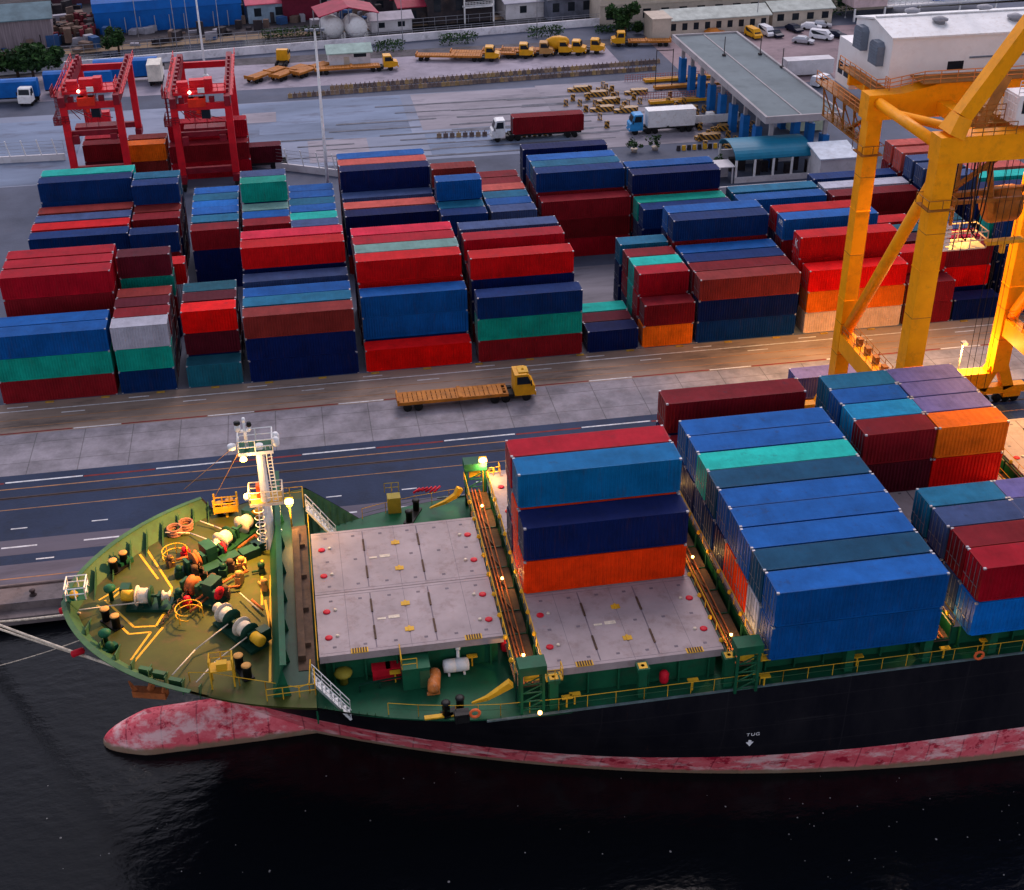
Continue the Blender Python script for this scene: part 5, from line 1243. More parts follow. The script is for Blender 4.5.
Q('hanging_cable', b, M_BLACK)
b = MB()
for x, y in ((56.6,104.5),(57.4,103.6)): b.tube((x,y,33),(x,y,25.5),0.13,6); b.lathe((x,y,24.6),[(0.05,0),(0.35,0.3),(0.3,0.8),(0.1,1.0)],9)
Q('hoist_rope_block', b, M_CAP)
# thin ropes running down to the hatch and up to the boom
b = MB()
for x in (62.3,62.9,63.6,64.5): b.tube((x,YS_+4.5,34.2),(x,YS_+4.5,5.2),0.03,4)
for x, z in ((66.0,52),(69.5,52)): b.tube((x,YS_,z),(x-9,hy0+1,43.0),0.06,5)
Q('wire_rope', b, M_BLACK)
# sodium floodlights on the crane
SOD = (1.0, 0.50, 0.10)
for x, y, z, tx, ty, pw in ((59,YL-1.4,32.4,58,112,14000),(66,YL-1.4,33.1,67,110,20000),(64,YS_-1.35,33.1,62,86,20000),(69,YS_-1.35,33.1,66,82,30000),(68,YL+1.4,33.1,63,120,22000),(57,YL+1.4,33.1,52,120.5,20000)):
    b = MB(); b.cbox((x,y,z),(0.8,0.5,0.35)); fl = Q('floodlight', b, M_LOUV); b = MB(); b.cbox((x,y,z-0.2),(0.7,0.42,0.04)); b.build('lamp', M_LAMP, fl)
    lamp('crane_flood_light', (x,y,z-0.35), pw, SOD, 0.4, 58 if y > YL else 95, (tx,ty,0))
# low lamp at the landside leg foot: the brightest spot on the quay
b = MB(); b.tube((68.2,YL+1.4,0),(68.2,YL+1.4,7.0),0.08,6); b.cbox((68.2,YL+1.2,7.0),(0.6,0.6,0.25)); 
po = b.free('lamp_post', M_GREYP, (68.2,YL+1.4,0)); tag(po, 'short lamp post glowing beside the right landside foot of the quay crane', 'lamp post')
b = MB(); b.cbox((68.2,YL+1.2,6.84),(0.5,0.5,0.05)); b.build('lamp', M_LAMP, po); lamp('leg_foot_light', (68.2,YL+0.9,6.3), 1800, SOD, 0.3)
# ------------------------------------------------------------------ red rubber-tyred gantries
M_RTG = mat('gantry red', (0.62,0.012,0.022), 0.45, 0, 0.2, 0.5, (0.25,0.02,0.03), 0.4)
M_RTGD = mat('gantry dark red', (0.22,0.010,0.02), 0.55, 0, 0.3, 0.8, (0.08,0.02,0.03), 0.5)
def rtg(label, X0, X1, Y0, Y1, Z):
    t = thing('gantry_crane', label, 'gantry crane', ((X0+X1)/2,(Y0+Y1)/2,0), group='red rubber-tyred gantry cranes')
    q = lambda n, b, m, p=None: b.build(n, m, p or t)
    for x in (X0, X1):
        for y in (Y0, Y1):
            s = 1 if x == X0 else -1
            b = MB(); b.beam((x,y,2.4),(x,y,Z),1.05,0.9,up=(0,1,0)); b.box(x-0.58,x+0.58,y-0.5,y+0.5,Z*0.8,Z*0.8+0.12); q('leg', b, M_RTG)
            b = MB(); b.box(x-0.5,x+0.5,y-1.5,y+1.5,1.3,2.4); q('bogie', b, M_RTGD)
            for d in (-0.9, 0.9):
                w_ = MB(); w_.lathe((x-0.3,y+d,0.75),[(0.25,0),(0.6,0.02),(0.75,0.12),(0.75,0.48),(0.6,0.58),(0.25,0.6)],16,ax=(1,0,0)); q('wheel', w_, M_RUBBER)
    for x in (X0, X1):
        b = MB(); b.box(x-0.45,x+0.45,Y0-1.2,Y1+1.2,Z+0.02,Z+1.5); gd = q('girder', b, M_RTGD)
        b = MB(); s = -1 if x == X0 else 1
        b.box(x+s*0.46-0.5*(s<0),x+s*0.46+0.5*(s>0),Y0,Y1,Z+1.3,Z+1.36); b.rail([(x+s*0.95,Y0,Z+1.36),(x+s*0.95,Y1,Z+1.36)],1.0,0.05,2.2,2); b.build('walkway', M_RTG, gd)
    for y in (Y0, Y1):
        b = MB(); b.box(X0+0.5,X1-0.5,y-0.35,y+0.35,2.5,3.4); q('sill_beam', b, M_RTGD)
        b = MB(); b.box(X0+0.46,X1-0.46,y-0.3,y+0.3,Z-0.6,Z+0.4); q('end_tie', b, M_RTG)
    b = MB(); b.box(X0+0.5,X1-0.5,Y0+0.36,Y0+0.9,Z*0.62,Z*0.62+0.8); q('cable_beam', b, M_RTGD)
    # trolley with hoist machinery, cab and lit work lamps
    ty = Y0+2.6
    b = MB(); b.box(X0+0.1,X1-0.1,ty-2.2,ty+2.2,Z+1.52,Z+1.9)
    for dx, dy, sx, sy, sz in ((1.6,-1,1.6,1.2,1.4),(3.6,0.6,2.2,1.4,1.2),(5.4,-0.8,1.2,1.6,1.7)): b.cbox((X0+dx,ty+dy,Z+1.9+sz/2),(sx,sy,sz))
    b.rail([(X0+0.2,ty-2.1,Z+1.9),(X1-0.2,ty-2.1,Z+1.9),(X1-0.2,ty+2.1,Z+1.9)],1.1,0.05,1.1,2)
    tr = q('trolley', b, M_RTG)
    b = MB(); b.cbox((X0+3.5,ty-2.35,Z+0.5),(2.6,1.6,1.2)); b.cbox((X0+3.5,ty-2.35,Z-0.6),(0.5,0.5,1.2)); b.build('hoist_block', mat('gantry orange red', (0.72,0.03,0.012), 0.45), tr)
    b = MB(); b.cbox((X0+4.6,ty-2.0,Z-1.2),(1.3,1.5,1.6)); b.build('cab', M_GLASS, tr)
    b = MB(); b.lathe((X0+2.6,ty-2.5,Z+2.0),[(0.05,0.15),(0.22,0.08),(0.22,-0.05)],12,ax=(0,-1,-.2)); b.build('work_lamp', M_LAMPW, tr)
    b = MB(); b.cbox((X0+4.3,ty-2.45,Z+2.2),(1.0,0.3,0.7)); b.build('lamp_board', M_WHITE, tr)
    b = MB(); b.cbox((X0+1.1,Y0-0.2,Z*0.62-0.3),(0.9,0.9,1.3)); b.cbox((X1-1.3,Y0-0.1,Z*0.62-0.1),(1.0,0.9,0.9)); b.rail([(X0-0.6,Y0-0.6,Z-2.6),(X0+0.6,Y0-0.6,Z-2.6)],1.1,0.05,0.6,3)
    b.box(X0-1.6,X0-0.5,Y0-1.0,Y0+2.4,Z-2.7,Z-2.62); b.rail([(X0-1.6,Y0+2.4,Z-2.62),(X0-1.6,Y0-1.0,Z-2.62),(X0-0.5,Y0-1.0,Z-2.62)],1.1,0.05,0.7,3)
    for k in range(7): b.beam((X0-1.4,Y0-0.6+0.45*k,Z-2.6+0.55*k),(X0-0.6,Y0-0.6+0.45*k,Z-2.6+0.55*k),0.3,0.06)
    for k in range(3): b.tube((X0-1.1,Y0+0.2+k,Z-2.6),(X0-1.1,Y0+0.2+k,Z+2.4),0.06,5)
    b.box(X0-1.5,X0-0.6,Y0,Y0+3.2,Z+1.3,Z+1.38); b.rail([(X0-1.5,Y0,Z+1.38),(X0-1.5,Y0+3.2,Z+1.38)],1.2,0.05,0.6,3)
    q('access_platform', b, M_RTGD)
    b = MB()
    for k in range(9): yk = Y0+1+k*2.4; b.beam((X0-0.9,yk,Z+1.4),(X0-0.9,yk+2.4,Z+2.6 if k % 2 else Z+1.4),0.08,0.08); b.cbox((X0+0.2,yk+0.6,Z+1.9),(0.5,0.9,0.75)); b.cbox((X1+0.1,yk+0.2,Z+1.75),(0.4,0.6,0.5))
    for k in range(4): b.beam((X0+0.5,Y0+0.6,Z-0.3-k*0.0),(X0+0.5+1.6*(k+1),Y0+0.6,Z-2.4),0.1,0.1); b.cbox((X0+1.2+1.5*k,Y0+0.4,Z+0.75),(0.8,0.9,0.7))
    q('machinery', b, M_RTGD)
    b = MB(); b.box(X0+0.6,X0+3.6,Y1-0.5,Y1+1.0,3.42,5.4); q('engine_house', b, M_RTG)
    b = MB()
    for x in (X0+2.7,X0+4.5): 
        for y in (ty-1.2, ty+1.0): b.tube((x,y,Z+1.5),(x,y,Z*0.70),0.04,4)
    b.box(X0+0.9,X1-0.9,ty-1.2,ty+1.1,Z*0.66,Z*0.70); q('spreader', b, M_RTGD)
    return t
rtg('red gantry crane at left, its rear leg clear of the stacks', -34.0, -26.0, 203.0, 225.0, 12.9)
rtg('red gantry crane over the long maroon containers, right of its twin', -17.5, -9.5, 199.0, 223.0, 12.9)
# ------------------------------------------------------------------ vehicles
M_TY = mat('truck yellow', (0.70,0.33,0.012), 0.4, 0, 0.15, 1.0, (0.35,0.18,0.04), 0.3)
M_TO = mat('trailer orange', (0.42,0.15,0.02), 0.6, 0, 0.3, 0.8, (0.18,0.09,0.05), 0.5)
M_CHAS = mat('chassis black', (0.014,0.014,0.016), 0.6, 0, 0.3, 1)
def wheel(parent, x, y, r=0.5, w_=0.3):
    b = MB(); b.lathe((x, y-w_/2, r), [(r*0.35,0),(r*0.55,0.0),(r*0.85,0.01),(r,0.05),(r,w_-0.05),(r*0.85,w_-0.01),(r*0.35,w_)], 14, ax=(0,1,0))
    o = b.build('wheel', M_RUBBER, parent, False)
    return o
def cab_shape(x0, ln, w_, z0, h, nose=0.0):
    """x0 = rear of the cab, front towards +X: slanted windscreen, roof, bumper"""
    b = MB(); x1 = x0+ln
    prof = [(x0,z0),(x1,z0),(x1+nose,z0+0.3),(x1+nose,z0+h*0.42),(x1-0.12,z0+h*0.50),(x1-0.5,z0+h*0.95),(x1-0.75,z0+h),(x0,z0+h)]
    n = len(prof); ins = [0 if z < z0+h*0.55 else 0.10 for _, z in prof]
    v = [(x, -w_/2+i, z) for (x, z), i in zip(prof, ins)]+[(x, w_/2-i, z) for (x, z), i in zip(prof, ins)]
    b.add(v, [tuple(range(n)), tuple(range(2*n-1, n-1, -1))]+[(k+n, (k+1) % n+n, (k+1) % n, k) for k in range(n)])
    b.box(x1+nose-0.05, x1+nose+0.12, -w_/2+0.05, w_/2-0.05, z0-0.1, z0+0.28)
    g = MB()
    zz0, zz1 = z0+h*0.54, z0+h*0.90
    fx = lambda z: x1-0.12-0.38*(z-z0-h*0.5)/(h*0.45)
    g.add([(fx(zz0)+0.02,-w_/2+0.18,zz0),(fx(zz0)+0.02,w_/2-0.18,zz0),(fx(zz1)+0.02,w_/2-0.24,zz1),(fx(zz1)+0.02,-w_/2+0.24,zz1)], [(0,1,2,3)])
    for s in (-1, 1):
        y = s*(w_/2-0.02); y2 = s*(w_/2-0.085)
        g.add([(x0+0.25,y,zz0),(fx(zz0)-0.12,y,zz0),(fx(zz1)-0.12,y2,zz1),(x0+0.25,y2,zz1)], [(0,1,2,3) if s < 0 else (3,2,1,0)])
    return b, g
def tractor(t, paint, x0, ln=2.1, h=2.5, nose=0.15, beacon=False):
    b, g = cab_shape(x0, ln, 2.4, 0.75, h, nose)
    c = b.build('cab', paint, t, False); g.build('windows', M_GLASS, c, False)
    for s in (-1, 1):
        q = MB(); q.box(x0+ln+nose+0.02, x0+ln+nose+0.14, s*0.85-0.16, s*0.85+0.16, 0.95, 1.15); q.build('headlight', M_WHITE, c, False)
        q = MB(); q.box(x0+ln-0.35, x0+ln-0.25, *sorted((s*1.22, s*1.45)), 2.0, 2.6); q.build('mirror', M_CHAS, c, False)
    if beacon: q = MB(); q.lathe((x0+ln*0.5,0,0.75+h),[(0.12,0),(0.14,0.2),(0.05,0.3)],8); q.box(x0+0.5,x0+ln-0.5,-0.7,0.7,0.75+h+0.001,0.75+h+0.12); q.build('beacon', M_YEL, c, False)
    q = MB(); q.box(x0-3.2, x0+ln-0.3, -0.45, 0.45, 0.55, 0.85); q.box(x0-0.9,x0-0.1,-1.1,-0.6,0.45,0.95); q.box(x0-0.9,x0-0.1,0.6,1.1,0.45,0.95); q.build('tractor_frame', M_CHAS, t, False)
    for x in (x0+ln-0.8, x0-1.0, x0-2.2):
        for y in (-1.0, 1.0): wheel(t, x, y, 0.5, 0.34)
def flat_trailer(t, x1, L, paint, z=1.15, gooseneck=True):
    b = MB(); b.box(x1-L, x1, -1.2, -0.95, z-0.32, z); b.box(x1-L, x1, 0.95, 1.2, z-0.32, z); b.box(x1-L, x1, -0.32, -0.18, z-0.42, z-0.02); b.box(x1-L, x1, 0.18, 0.32, z-0.42, z-0.02)
    n = int(L/1.5)
    for i in range(n+1):
        x = x1-L+0.12+(L-0.24)*i/n; b.box(x-0.1, x+0.1, -0.949, 0.949, z-0.25, z-0.03)
    b.box(x1-L, x1-L+0.2, -1.25, 1.25, z+0.001, z+0.35); b.box(x1-L*0.45, x1-L*0.45+0.4, -1.25, 1.25, z+0.001, z+0.2)
    if paint is M_TO and gooseneck == 'full': [b.box(x1-L+0.24+k*0.52, x1-L+0.24+k*0.52+0.44, -1.18, 1.18, z-0.02, z+0.05) for k in range(int((L-0.5)/0.52))]
    b.build('trailer_bed', paint, t, False)
    for x in (x1-L+1.1, x1-L+2.3):
        for y in (-1.0, 1.0): wheel(t, x, y, 0.48, 0.4)
def truck(name, label, loc, rz, paint, trailer=None, L=12.2, cat='truck', group=None, beacon=False, h=2.5):
    t = thing(name, label, cat, loc, rz, group)
    tractor(t, paint, 1.0, h=h if not group else 2.2, nose=0.15 if not group else 0.7, beacon=beacon)
    if trailer: flat_trailer(t, 0.3, L, trailer, gooseneck='full')
    return t
# on the quay: yellow tractor pulling an empty skeletal trailer
p = at(528, 397, 0.0)
truck('terminal_truck', 'yellow terminal truck pulling an empty orange trailer along the quay road', (p.x-2.6, p.y+0.3, 0.012), 0.0, M_TY, M_TO, 12.2, beacon=True)
# white tractor hauling a long maroon container
p = at(492, 143, 0)
t = truck('container_truck', 'white tractor unit heading left with a container trailer behind it', (p.x+3.3, p.y+1.2, 0.02), PI, M_WHITE, M_CHAS, 12.4, h=2.9)
container(p.x+3.6, p.y-0.05, 1.18, FT40, 'maroon', 'maroon long container riding on the white truck in the yard', 'containers on road trucks', 2.9)
# blue truck with white box body
p = at(631, 136, 0)
t = truck('box_truck', 'light blue truck with a white box body leaving the gate', (p.x+3.1, p.y+1.3, 0.02), PI, mat('truck blue', (0.03,0.25,0.55), 0.4), M_CHAS, 8.6, h=2.7)
b = MB(); b.box(-8.2, 0.15, -1.25, 1.25, 1.16, 4.0); b.box(-8.25, 0.2, -1.28, 1.28, 3.9, 4.02)
b.build('box_body', M_WHITE, t, False)
p = at(690, 135, 0)
t = truck('flatbed_truck', 'dark flatbed truck with pale load boards, behind the white box truck', (p.x+1.2, p.y+4.5, 0.02), PI, M_CHAS, M_WHITE, 9.0)
b = MB(); b.box(-8.6, 0.1, 1.0, 1.2, 1.16, 2.2); b.box(-8.6,-8.4,-1.2,1.2,1.16,2.2); b.box(-4.2,-3.0,-0.6,0.6,1.17,2.3); b.build('load', M_WHITE, t, False)
# container trailer under the quay crane
t = thing('container_trailer', 'orange skeletal trailer parked under the quay crane with a purple-blue container', 'trailer', (58.6, 117.0, 0.012), 0)
flat_trailer(t, 0.3, 9.0, M_TO)
container(50.3, 115.8, 1.2, 8.2, 'slate purple', 'purple-blue container on the trailer beneath the quay crane', 'containers on road trucks', 2.6)
# parked row of yellow tractors with trailers along the far wall
GP = 'yellow trucks parked by the far wall'
descr = ['yellow tractor with long orange trailer, leftmost of the far parked row', 'yellow tractor second in the far parked row', 'dusty tan tractor in the middle of the far parked row', 'yellow tractor just left of the mixer truck']
for i, (px, py) in enumerate(((492,61),(526,58),(546,56.5),(565,55))):
    p = at(px, py, 0)
    truck('parked_truck', descr[i], (p.x-2.2, p.y+0.8, 0.012), R(-14), M_TY if i != 2 else mat('dusty tan', (0.45,0.24,0.08), 0.6), M_TO, 13.5 if i < 2 else 11, group=GP)
p = at(578, 55, 0); t = truck('mixer_truck', 'yellow concrete mixer truck with a rounded drum in the far parked row', (p.x-2.0, p.y+1.0, 0.012), R(-20), M_TY, None, group=GP)
b = MB(); b.lathe((-4.6,0,2.0),[(0.4,0),(0.9,0.3),(1.35,1.6),(1.4,3.0),(1.0,4.4),(0.5,4.9)],16,ax=(1,0,0.12)); b.build('drum', M_TY, t, False)
b = MB(); b.box(-5.2,0.2,-0.5,0.5,0.7,1.2); b.build('mixer_frame', M_CHAS, t, False)
p = at(596, 53, 0); truck('parked_truck', 'short yellow tractor without a trailer, right end of the far parked row', (p.x-2.0, p.y+0.6, 0.012), R(-20), M_TY, None, group=GP)
p = at(632, 46, 0); truck('parked_truck', 'yellow tractor with trailer standing apart near the round tree', (p.x-0.5, p.y+0.4, 0.012), R(170), M_TY, M_TO, 9, group=GP)
p = at(384, 71, 0); truck('parked_truck', 'yellow tractor with flat trailer in front of the green-roofed hut', (p.x-1.0, p.y+0.8, 0.012), R(2), M_TY, M_TO, 13, group=GP)
# loose trailers
for (px, py, rz, lb) in ((250,84,R(48),'rusty orange trailer parked askew, left of three'),(274,82,R(50),'rusty orange trailer parked askew, middle of three'),(296,79,R(46),'rusty orange trailer parked askew, right of three')):
    p = at(px, py, 0); t = thing('flat_trailer', lb, 'trailer', (p.x+3.2, p.y+3.6, 0.012), rz, 'loose orange trailers'); flat_trailer(t, 5.0, 10, M_TO, gooseneck='full')
p = at(286, 66, 0); truck('parked_truck', 'yellow tractor facing the wall behind the loose trailers', (p.x-0.8, p.y, 0.012), R(80), M_TY, None, group=GP)
# blue covered trailers and trucks at the left
M_TARP = mat('blue tarpaulin', (0.004,0.11,0.40), 0.5, 0, 0.25, 0.5)
def tarp(lb, x0, x1, y, hh, mtl=None, rz=0):
    t = thing('covered_trailer', lb, 'trailer', ((x0+x1)/2, y, 0.012), rz, 'blue covered trailers by the far wall'); L = x1-x0
    b = MB(); b.extr([(-L/2,-1.25,1.1),(-L/2,-1.25,hh-0.3),(-L/2,-0.5,hh),(-L/2,0.5,hh),(-L/2,1.25,hh-0.3),(-L/2,1.25,1.1)], (L,0,0)); b.build('cover', mtl or M_TARP, t, False)
    b = MB(); b.box(-L/2,L/2,-1.0,1.0,0.8,1.09); b.build('trailer_frame', M_CHAS, t, False)
    for x in (-L/2+1.2,-L/2+2.4,L/2-1.5):
        for y in (-1,1): wheel(t, x, y, 0.48, 0.35)
tarp('blue covered trailer at the left border, pale cover end', -58, -46.2, 253.5, 4.2)
tarp('long blue covered trailer behind the red gantry', -45.6, -33.2, 257.5, 4.2)
tarp('blue covered trailer between the two red gantries', -37.0, -25.0, 263.5, 4.4)
p = at(28, 103, 0); truck('lorry', 'small white-cab lorry parked at the blue covered trailers', (p.x+0.5, p.y+0.6, 0.012), R(-100), M_WHITE, None)
p = at(157, 84, 0); t = truck('box_truck', 'white box truck seen from behind between the red gantries', (p.x, p.y+2.5, 0.012), R(90), M_WHITE, M_CHAS, 5)
b = MB(); b.box(-5.0,0.3,-1.3,1.3,1.16,4.3); b.build('box_body', mat('cream box', (0.62,0.58,0.50), 0.5), t, False)
p = at(270,168,0); truck('container_truck', 'dark tractor beside the maroon trailer right of the red gantries', (p.x-8.8, p.y+0.3, 0.012), R(180), M_CHAS, M_CHAS, 12, h=2.3)
container(p.x-8.4, p.y-0.9, 1.2, 10.5, 'dark maroon', 'dark maroon container on the truck right of the red gantries', 'containers on road trucks', 2.7)
# tractors seen on the back lane between stacks
for px, py, lb, rz in ((292,203,'white-roofed tractor waiting behind the short blue stacks',0),(352,180,'white tractor nose beside the long rear bay',0)):
    pass
# cars
def car(label, px, py, rz, col, van=False):
    p = at(px, py, 0); t = thing('parked_car' if not van else 'parked_van', label, 'van' if van else 'car', (p.x, p.y+0.6, 0.006), rz, 'cars in the car park')
    L, w_, h = (4.9, 1.85, 2.0) if van else (4.5, 1.8, 1.45)
    b = MB()
    if van: prof = [(-L/2,0.35),(L/2,0.35),(L/2+0.02,0.9),(L/2-0.5,1.15),(L/2-1.3,h),(-L/2+0.1,h),(-L/2,1.2)]
    else: prof = [(-L/2,0.32),(L/2,0.32),(L/2,0.72),(L/2-1.1,0.92),(L/2-1.9,h),(-L/2+1.0,h),(-L/2+0.3,0.98),(-L/2,0.9)]
    n = len(prof); ins = [0.16 if z > 1.2 else 0 for _, z in prof]
    v = [(x, -w_/2+i, z) for (x, z), i in zip(prof, ins)]+[(x, w_/2-i, z) for (x, z), i in zip(prof, ins)]
    b.add(v, [tuple(range(n)), tuple(range(2*n-1, n-1, -1))]+[(k+n, (k+1) % n+n, (k+1) % n, k) for k in range(n)])
    b.build('body', col, t, False)
    g = MB(); z0, z1 = (1.15, h-0.15) if van else (0.98, h-0.12)
    xa, xb = (-L/2+0.3, L/2-1.25) if van else (-L/2+0.75, L/2-1.75)
    for s in (-1, 1):
        y0, y1 = s*(w_/2-0.02), s*(w_/2-0.13); g.add([(xa,y0,z0),(xb+0.25,y0,z0),(xb-0.1,y1,z1),(xa+0.15,y1,z1)], [(0,1,2,3) if s < 0 else (3,2,1,0)])
    xf = L/2-0.52 if van else L/2-1.08; xt = L/2-1.26 if van else L/2-1.84
    g.add([(xf,-w_/2+0.2,z0),(xf,w_/2-0.2,z0),(xt,w_/2-0.28,z1),(xt,-w_/2+0.28,z1)], [(0,1,2,3)])
    g.v = [(x+(0.03 if i >= 8 else 0), y, z+(0.02 if i >= 8 else 0)) for i, (x, y, z) in enumerate(g.v)]
    g.build('windows', M_GLASS, t, False)
    for x in (-L/2+0.85, L/2-0.9):
        for y in (-w_/2+0.1, w_/2-0.1): wheel(t, x, y, 0.33, 0.22)
M_SIL = mat('silver paint', (0.45,0.46,0.50), 0.3, 0.4, 0.1, 1); M_DKB = mat('dark blue paint', (0.01,0.015,0.035), 0.3, 0, 0.1, 1); M_CW = mat('white car paint', (0.72,0.72,0.75), 0.3, 0, 0.1, 1)
car('white van parked beside the yellow van', 767, 36, R(-80), M_CW, True); car('dark blue car right of the white van', 776, 37, R(-80), M_DKB)
car('dark car parked by the white-roofed hut', 795, 32, R(-75), M_DKB); car('silver car alone in mid car park', 804, 44, R(-35), M_SIL)
car('white car in the pair by the hedge', 812, 30, R(-25), M_CW); car('pale blue car in the pair by the hedge', 822, 28, R(-25), M_SIL)
car('white van facing the camera at the car park edge', 822, 40, R(-40), M_CW, True); car('black car behind the white van near the crane house', 836, 38, R(-40), M_DKB)
car('yellow van by the long office building', 754, 38, R(-80), M_TY, True); car('orange car at the office wall behind the gate canopy', 716, 36, R(0), mat('orange car paint', (0.6,0.2,0.03), 0.3))
car('white pickup behind the gate canopy', 823, 86, R(30), M_CW, True)
# ------------------------------------------------------------------ gate canopy, shelters, background
M_CANR = mat('canopy roof felt', (0.15,0.185,0.20), 0.8, 0, 0.2, 0.1, (0.10,0.12,0.13), 0.5)
M_CONC = mat('pale concrete', (0.36,0.33,0.34), 0.8, 0, 0.2, 0.2, (0.2,0.18,0.18), 0.4)
M_BLUEP = mat('column blue', (0.01,0.13,0.40), 0.5, 0, 0.2, 0.6)
M_TEALR = mat('teal roof sheet', (0.01,0.16,0.27), 0.45, 0, 0.15, 0.3, (0.05,0.15,0.2), 0.3)
M_WALL = mat('white render', (0.60,0.58,0.60), 0.8, 0, 0.15, 0.3, (0.3,0.27,0.26), 0.4)
M_CREAMW = mat('cream render', (0.52,0.44,0.36), 0.8, 0, 0.15, 0.3, (0.3,0.25,0.2), 0.4)
M_BLUER = mat('blue sheet', (0.004,0.10,0.38), 0.5, 0, 0.2, 0.2, (0.02,0.05,0.2), 0.4)
M_PINKR = mat('red roof sheet', (0.30,0.02,0.05), 0.6, 0, 0.3, 0.4)
M_DARK = mat('dark clutter', (0.035,0.03,0.035), 0.8, 0, 0.5, 0.3, (0.09,0.06,0.05), 0.6)
M_LEAF = mat('leaves', (0.035,0.085,0.022), 0.8, 0, 0.5, 0.5); M_LEAFD = mat('dark leaves', (0.018,0.045,0.016), 0.8, 0, 0.5, 0.5); M_BARK = mat('bark', (0.07,0.045,0.03), 0.9)
ZC = 8.6
cn = [at(690,34,ZC), at(765,119,ZC), at(838,108,ZC), at(741,34,ZC)]
x0 = (cn[0].x+cn[1].x)/2-1.6; x1 = (cn[2].x+cn[3].x)/2; y0 = (cn[1].y+cn[2].y)/2-1; y1 = cn[0].y
t = thing('gate_canopy', 'long flat-roofed gate canopy with grey roof and blue columns', 'canopy', ((x0+x1)/2,(y0+y1)/2,0))
b = MB(); b.box(x0,x1,y0,y1,ZC-1.0,ZC-0.25); b.box(x0,x0+0.4,y0,y1,ZC-0.249,ZC+0.1); b.box(x1-0.4,x1,y0,y1,ZC-0.249,ZC+0.1); b.box(x0+0.4,x1-0.4,y0,y0+0.4,ZC-0.249,ZC+0.1); b.box(x0+0.4,x1-0.4,y1-0.4,y1,ZC-0.249,ZC+0.1); b.build('roof_slab', M_CONC, t)
b = MB(); b.box(x0+0.41,x1-0.41,y0+0.41,y1-0.41,ZC-0.248,ZC-0.2); b.build('roof_felt', M_CANR, t)
b = MB(); xm = (x0+x1)/2-0.3; b.box(xm-0.12,xm+0.12,y0+0.42,y1-0.42,ZC-0.199,ZC-0.08); b.build('roof_kerb', M_CONC, t)
for k in range(9):
    y = y0+2.2+k*(y1-y0-4)/8
    for x in (x0+1.9, x1-2.0):
        b = MB(); b.cbox((x,y,2.35),(1.1,1.7,4.7)); b.cbox((x,y,6.15),(0.6,0.6,2.9),1); b.build('column', [M_BLUEP, M_CONC], t)
for px, py in ((782,68),(724,56),(760,55)):
    p = at(px, py, ZC-0.2); b = MB(); b.tube((p.x,p.y,ZC-0.2),(p.x,p.y,ZC+3.2),0.08,6); b.cbox((p.x,p.y,ZC),(0.6,0.6,0.3)); b.build('roof_mast', M_DARK, t)
# toll booth islands under the canopy
GI = 'striped kerb islands at the gate'
M_STR = bpy.data.materials.new('hazard stripes'); nt, N_, L_, P0 = nodes(M_STR)
tc = N_.new('ShaderNodeTexCoord'); wv = N_.new('ShaderNodeTexWave'); wv.wave_type = 'BANDS'; wv.bands_direction = 'DIAGONAL'; wv.inputs['Scale'].default_value = 0.75
L_.new(tc.outputs['Object'], wv.inputs[0]); cr = N_.new('ShaderNodeValToRGB'); cr.color_ramp.interpolation = 'CONSTANT'; cr.color_ramp.elements[0].color = (0.02,0.018,0.016,1); cr.color_ramp.elements[1].position = 0.5; cr.color_ramp.elements[1].color = (0.55,0.27,0.03,1)
L_.new(wv.outputs[0], cr.inputs[0]); L_.new(cr.outputs[0], P0.inputs['Base Color'])
isl = [(712,140,'beside the blue column nearest the planter'),(728,131,'just left of the canopy corner'),(742,148,'in front of the arched shelter'),(690,112,'behind the white box truck'),(630,113,'nearest the red truck tail'),(600,97,'in the middle of the gate lanes'),(583,92,'at the left end of the gate lanes'),(612,104,'left of the box truck, farther'),(606,112,'left of the blue truck cab'),(640,95,'behind the lane fence')]
for i, (px, py, w_) in enumerate(isl):
    p = at(px, py, 0); b = MB(); L = 3.2; b.prism([(-L/2,-0.7),(L/2-0.5,-0.7),(L/2,-0.3),(L/2,0.3),(L/2-0.5,0.7),(-L/2,0.7)],0,0.95); b.prism([(-L/2-1.2,-0.45),(-L/2-0.02,-0.6),(-L/2-0.02,0.6),(-L/2-1.2,0.45)],0,0.6)
    o = b.build('kerb_island', M_STR); o.location = (p.x, p.y+0.7, 0.01); tag(o, 'yellow and black striped concrete island '+w_, 'kerb island', GI)
# low black-and-white markers
for i, (px, py, w_) in enumerate(((700,149,'short striped barrier in front of the gate planter'),(530,136,'striped barrier at the tail of the red truck'))):
    p = at(px, py, 0); t = thing('lane_barrier', w_, 'barrier', (p.x, p.y, 0.01), group='striped lane barriers')
    for k in range(9):
        b = MB(); b.extr([(-4+k*0.9,-0.3,0),(-4+k*0.9,-0.1,0.8),(-4+k*0.9,0.1,0.8),(-4+k*0.9,0.3,0)],(0.6,0,0)); b.build('block', M_YEL if k % 2 else M_DARK, t, False)
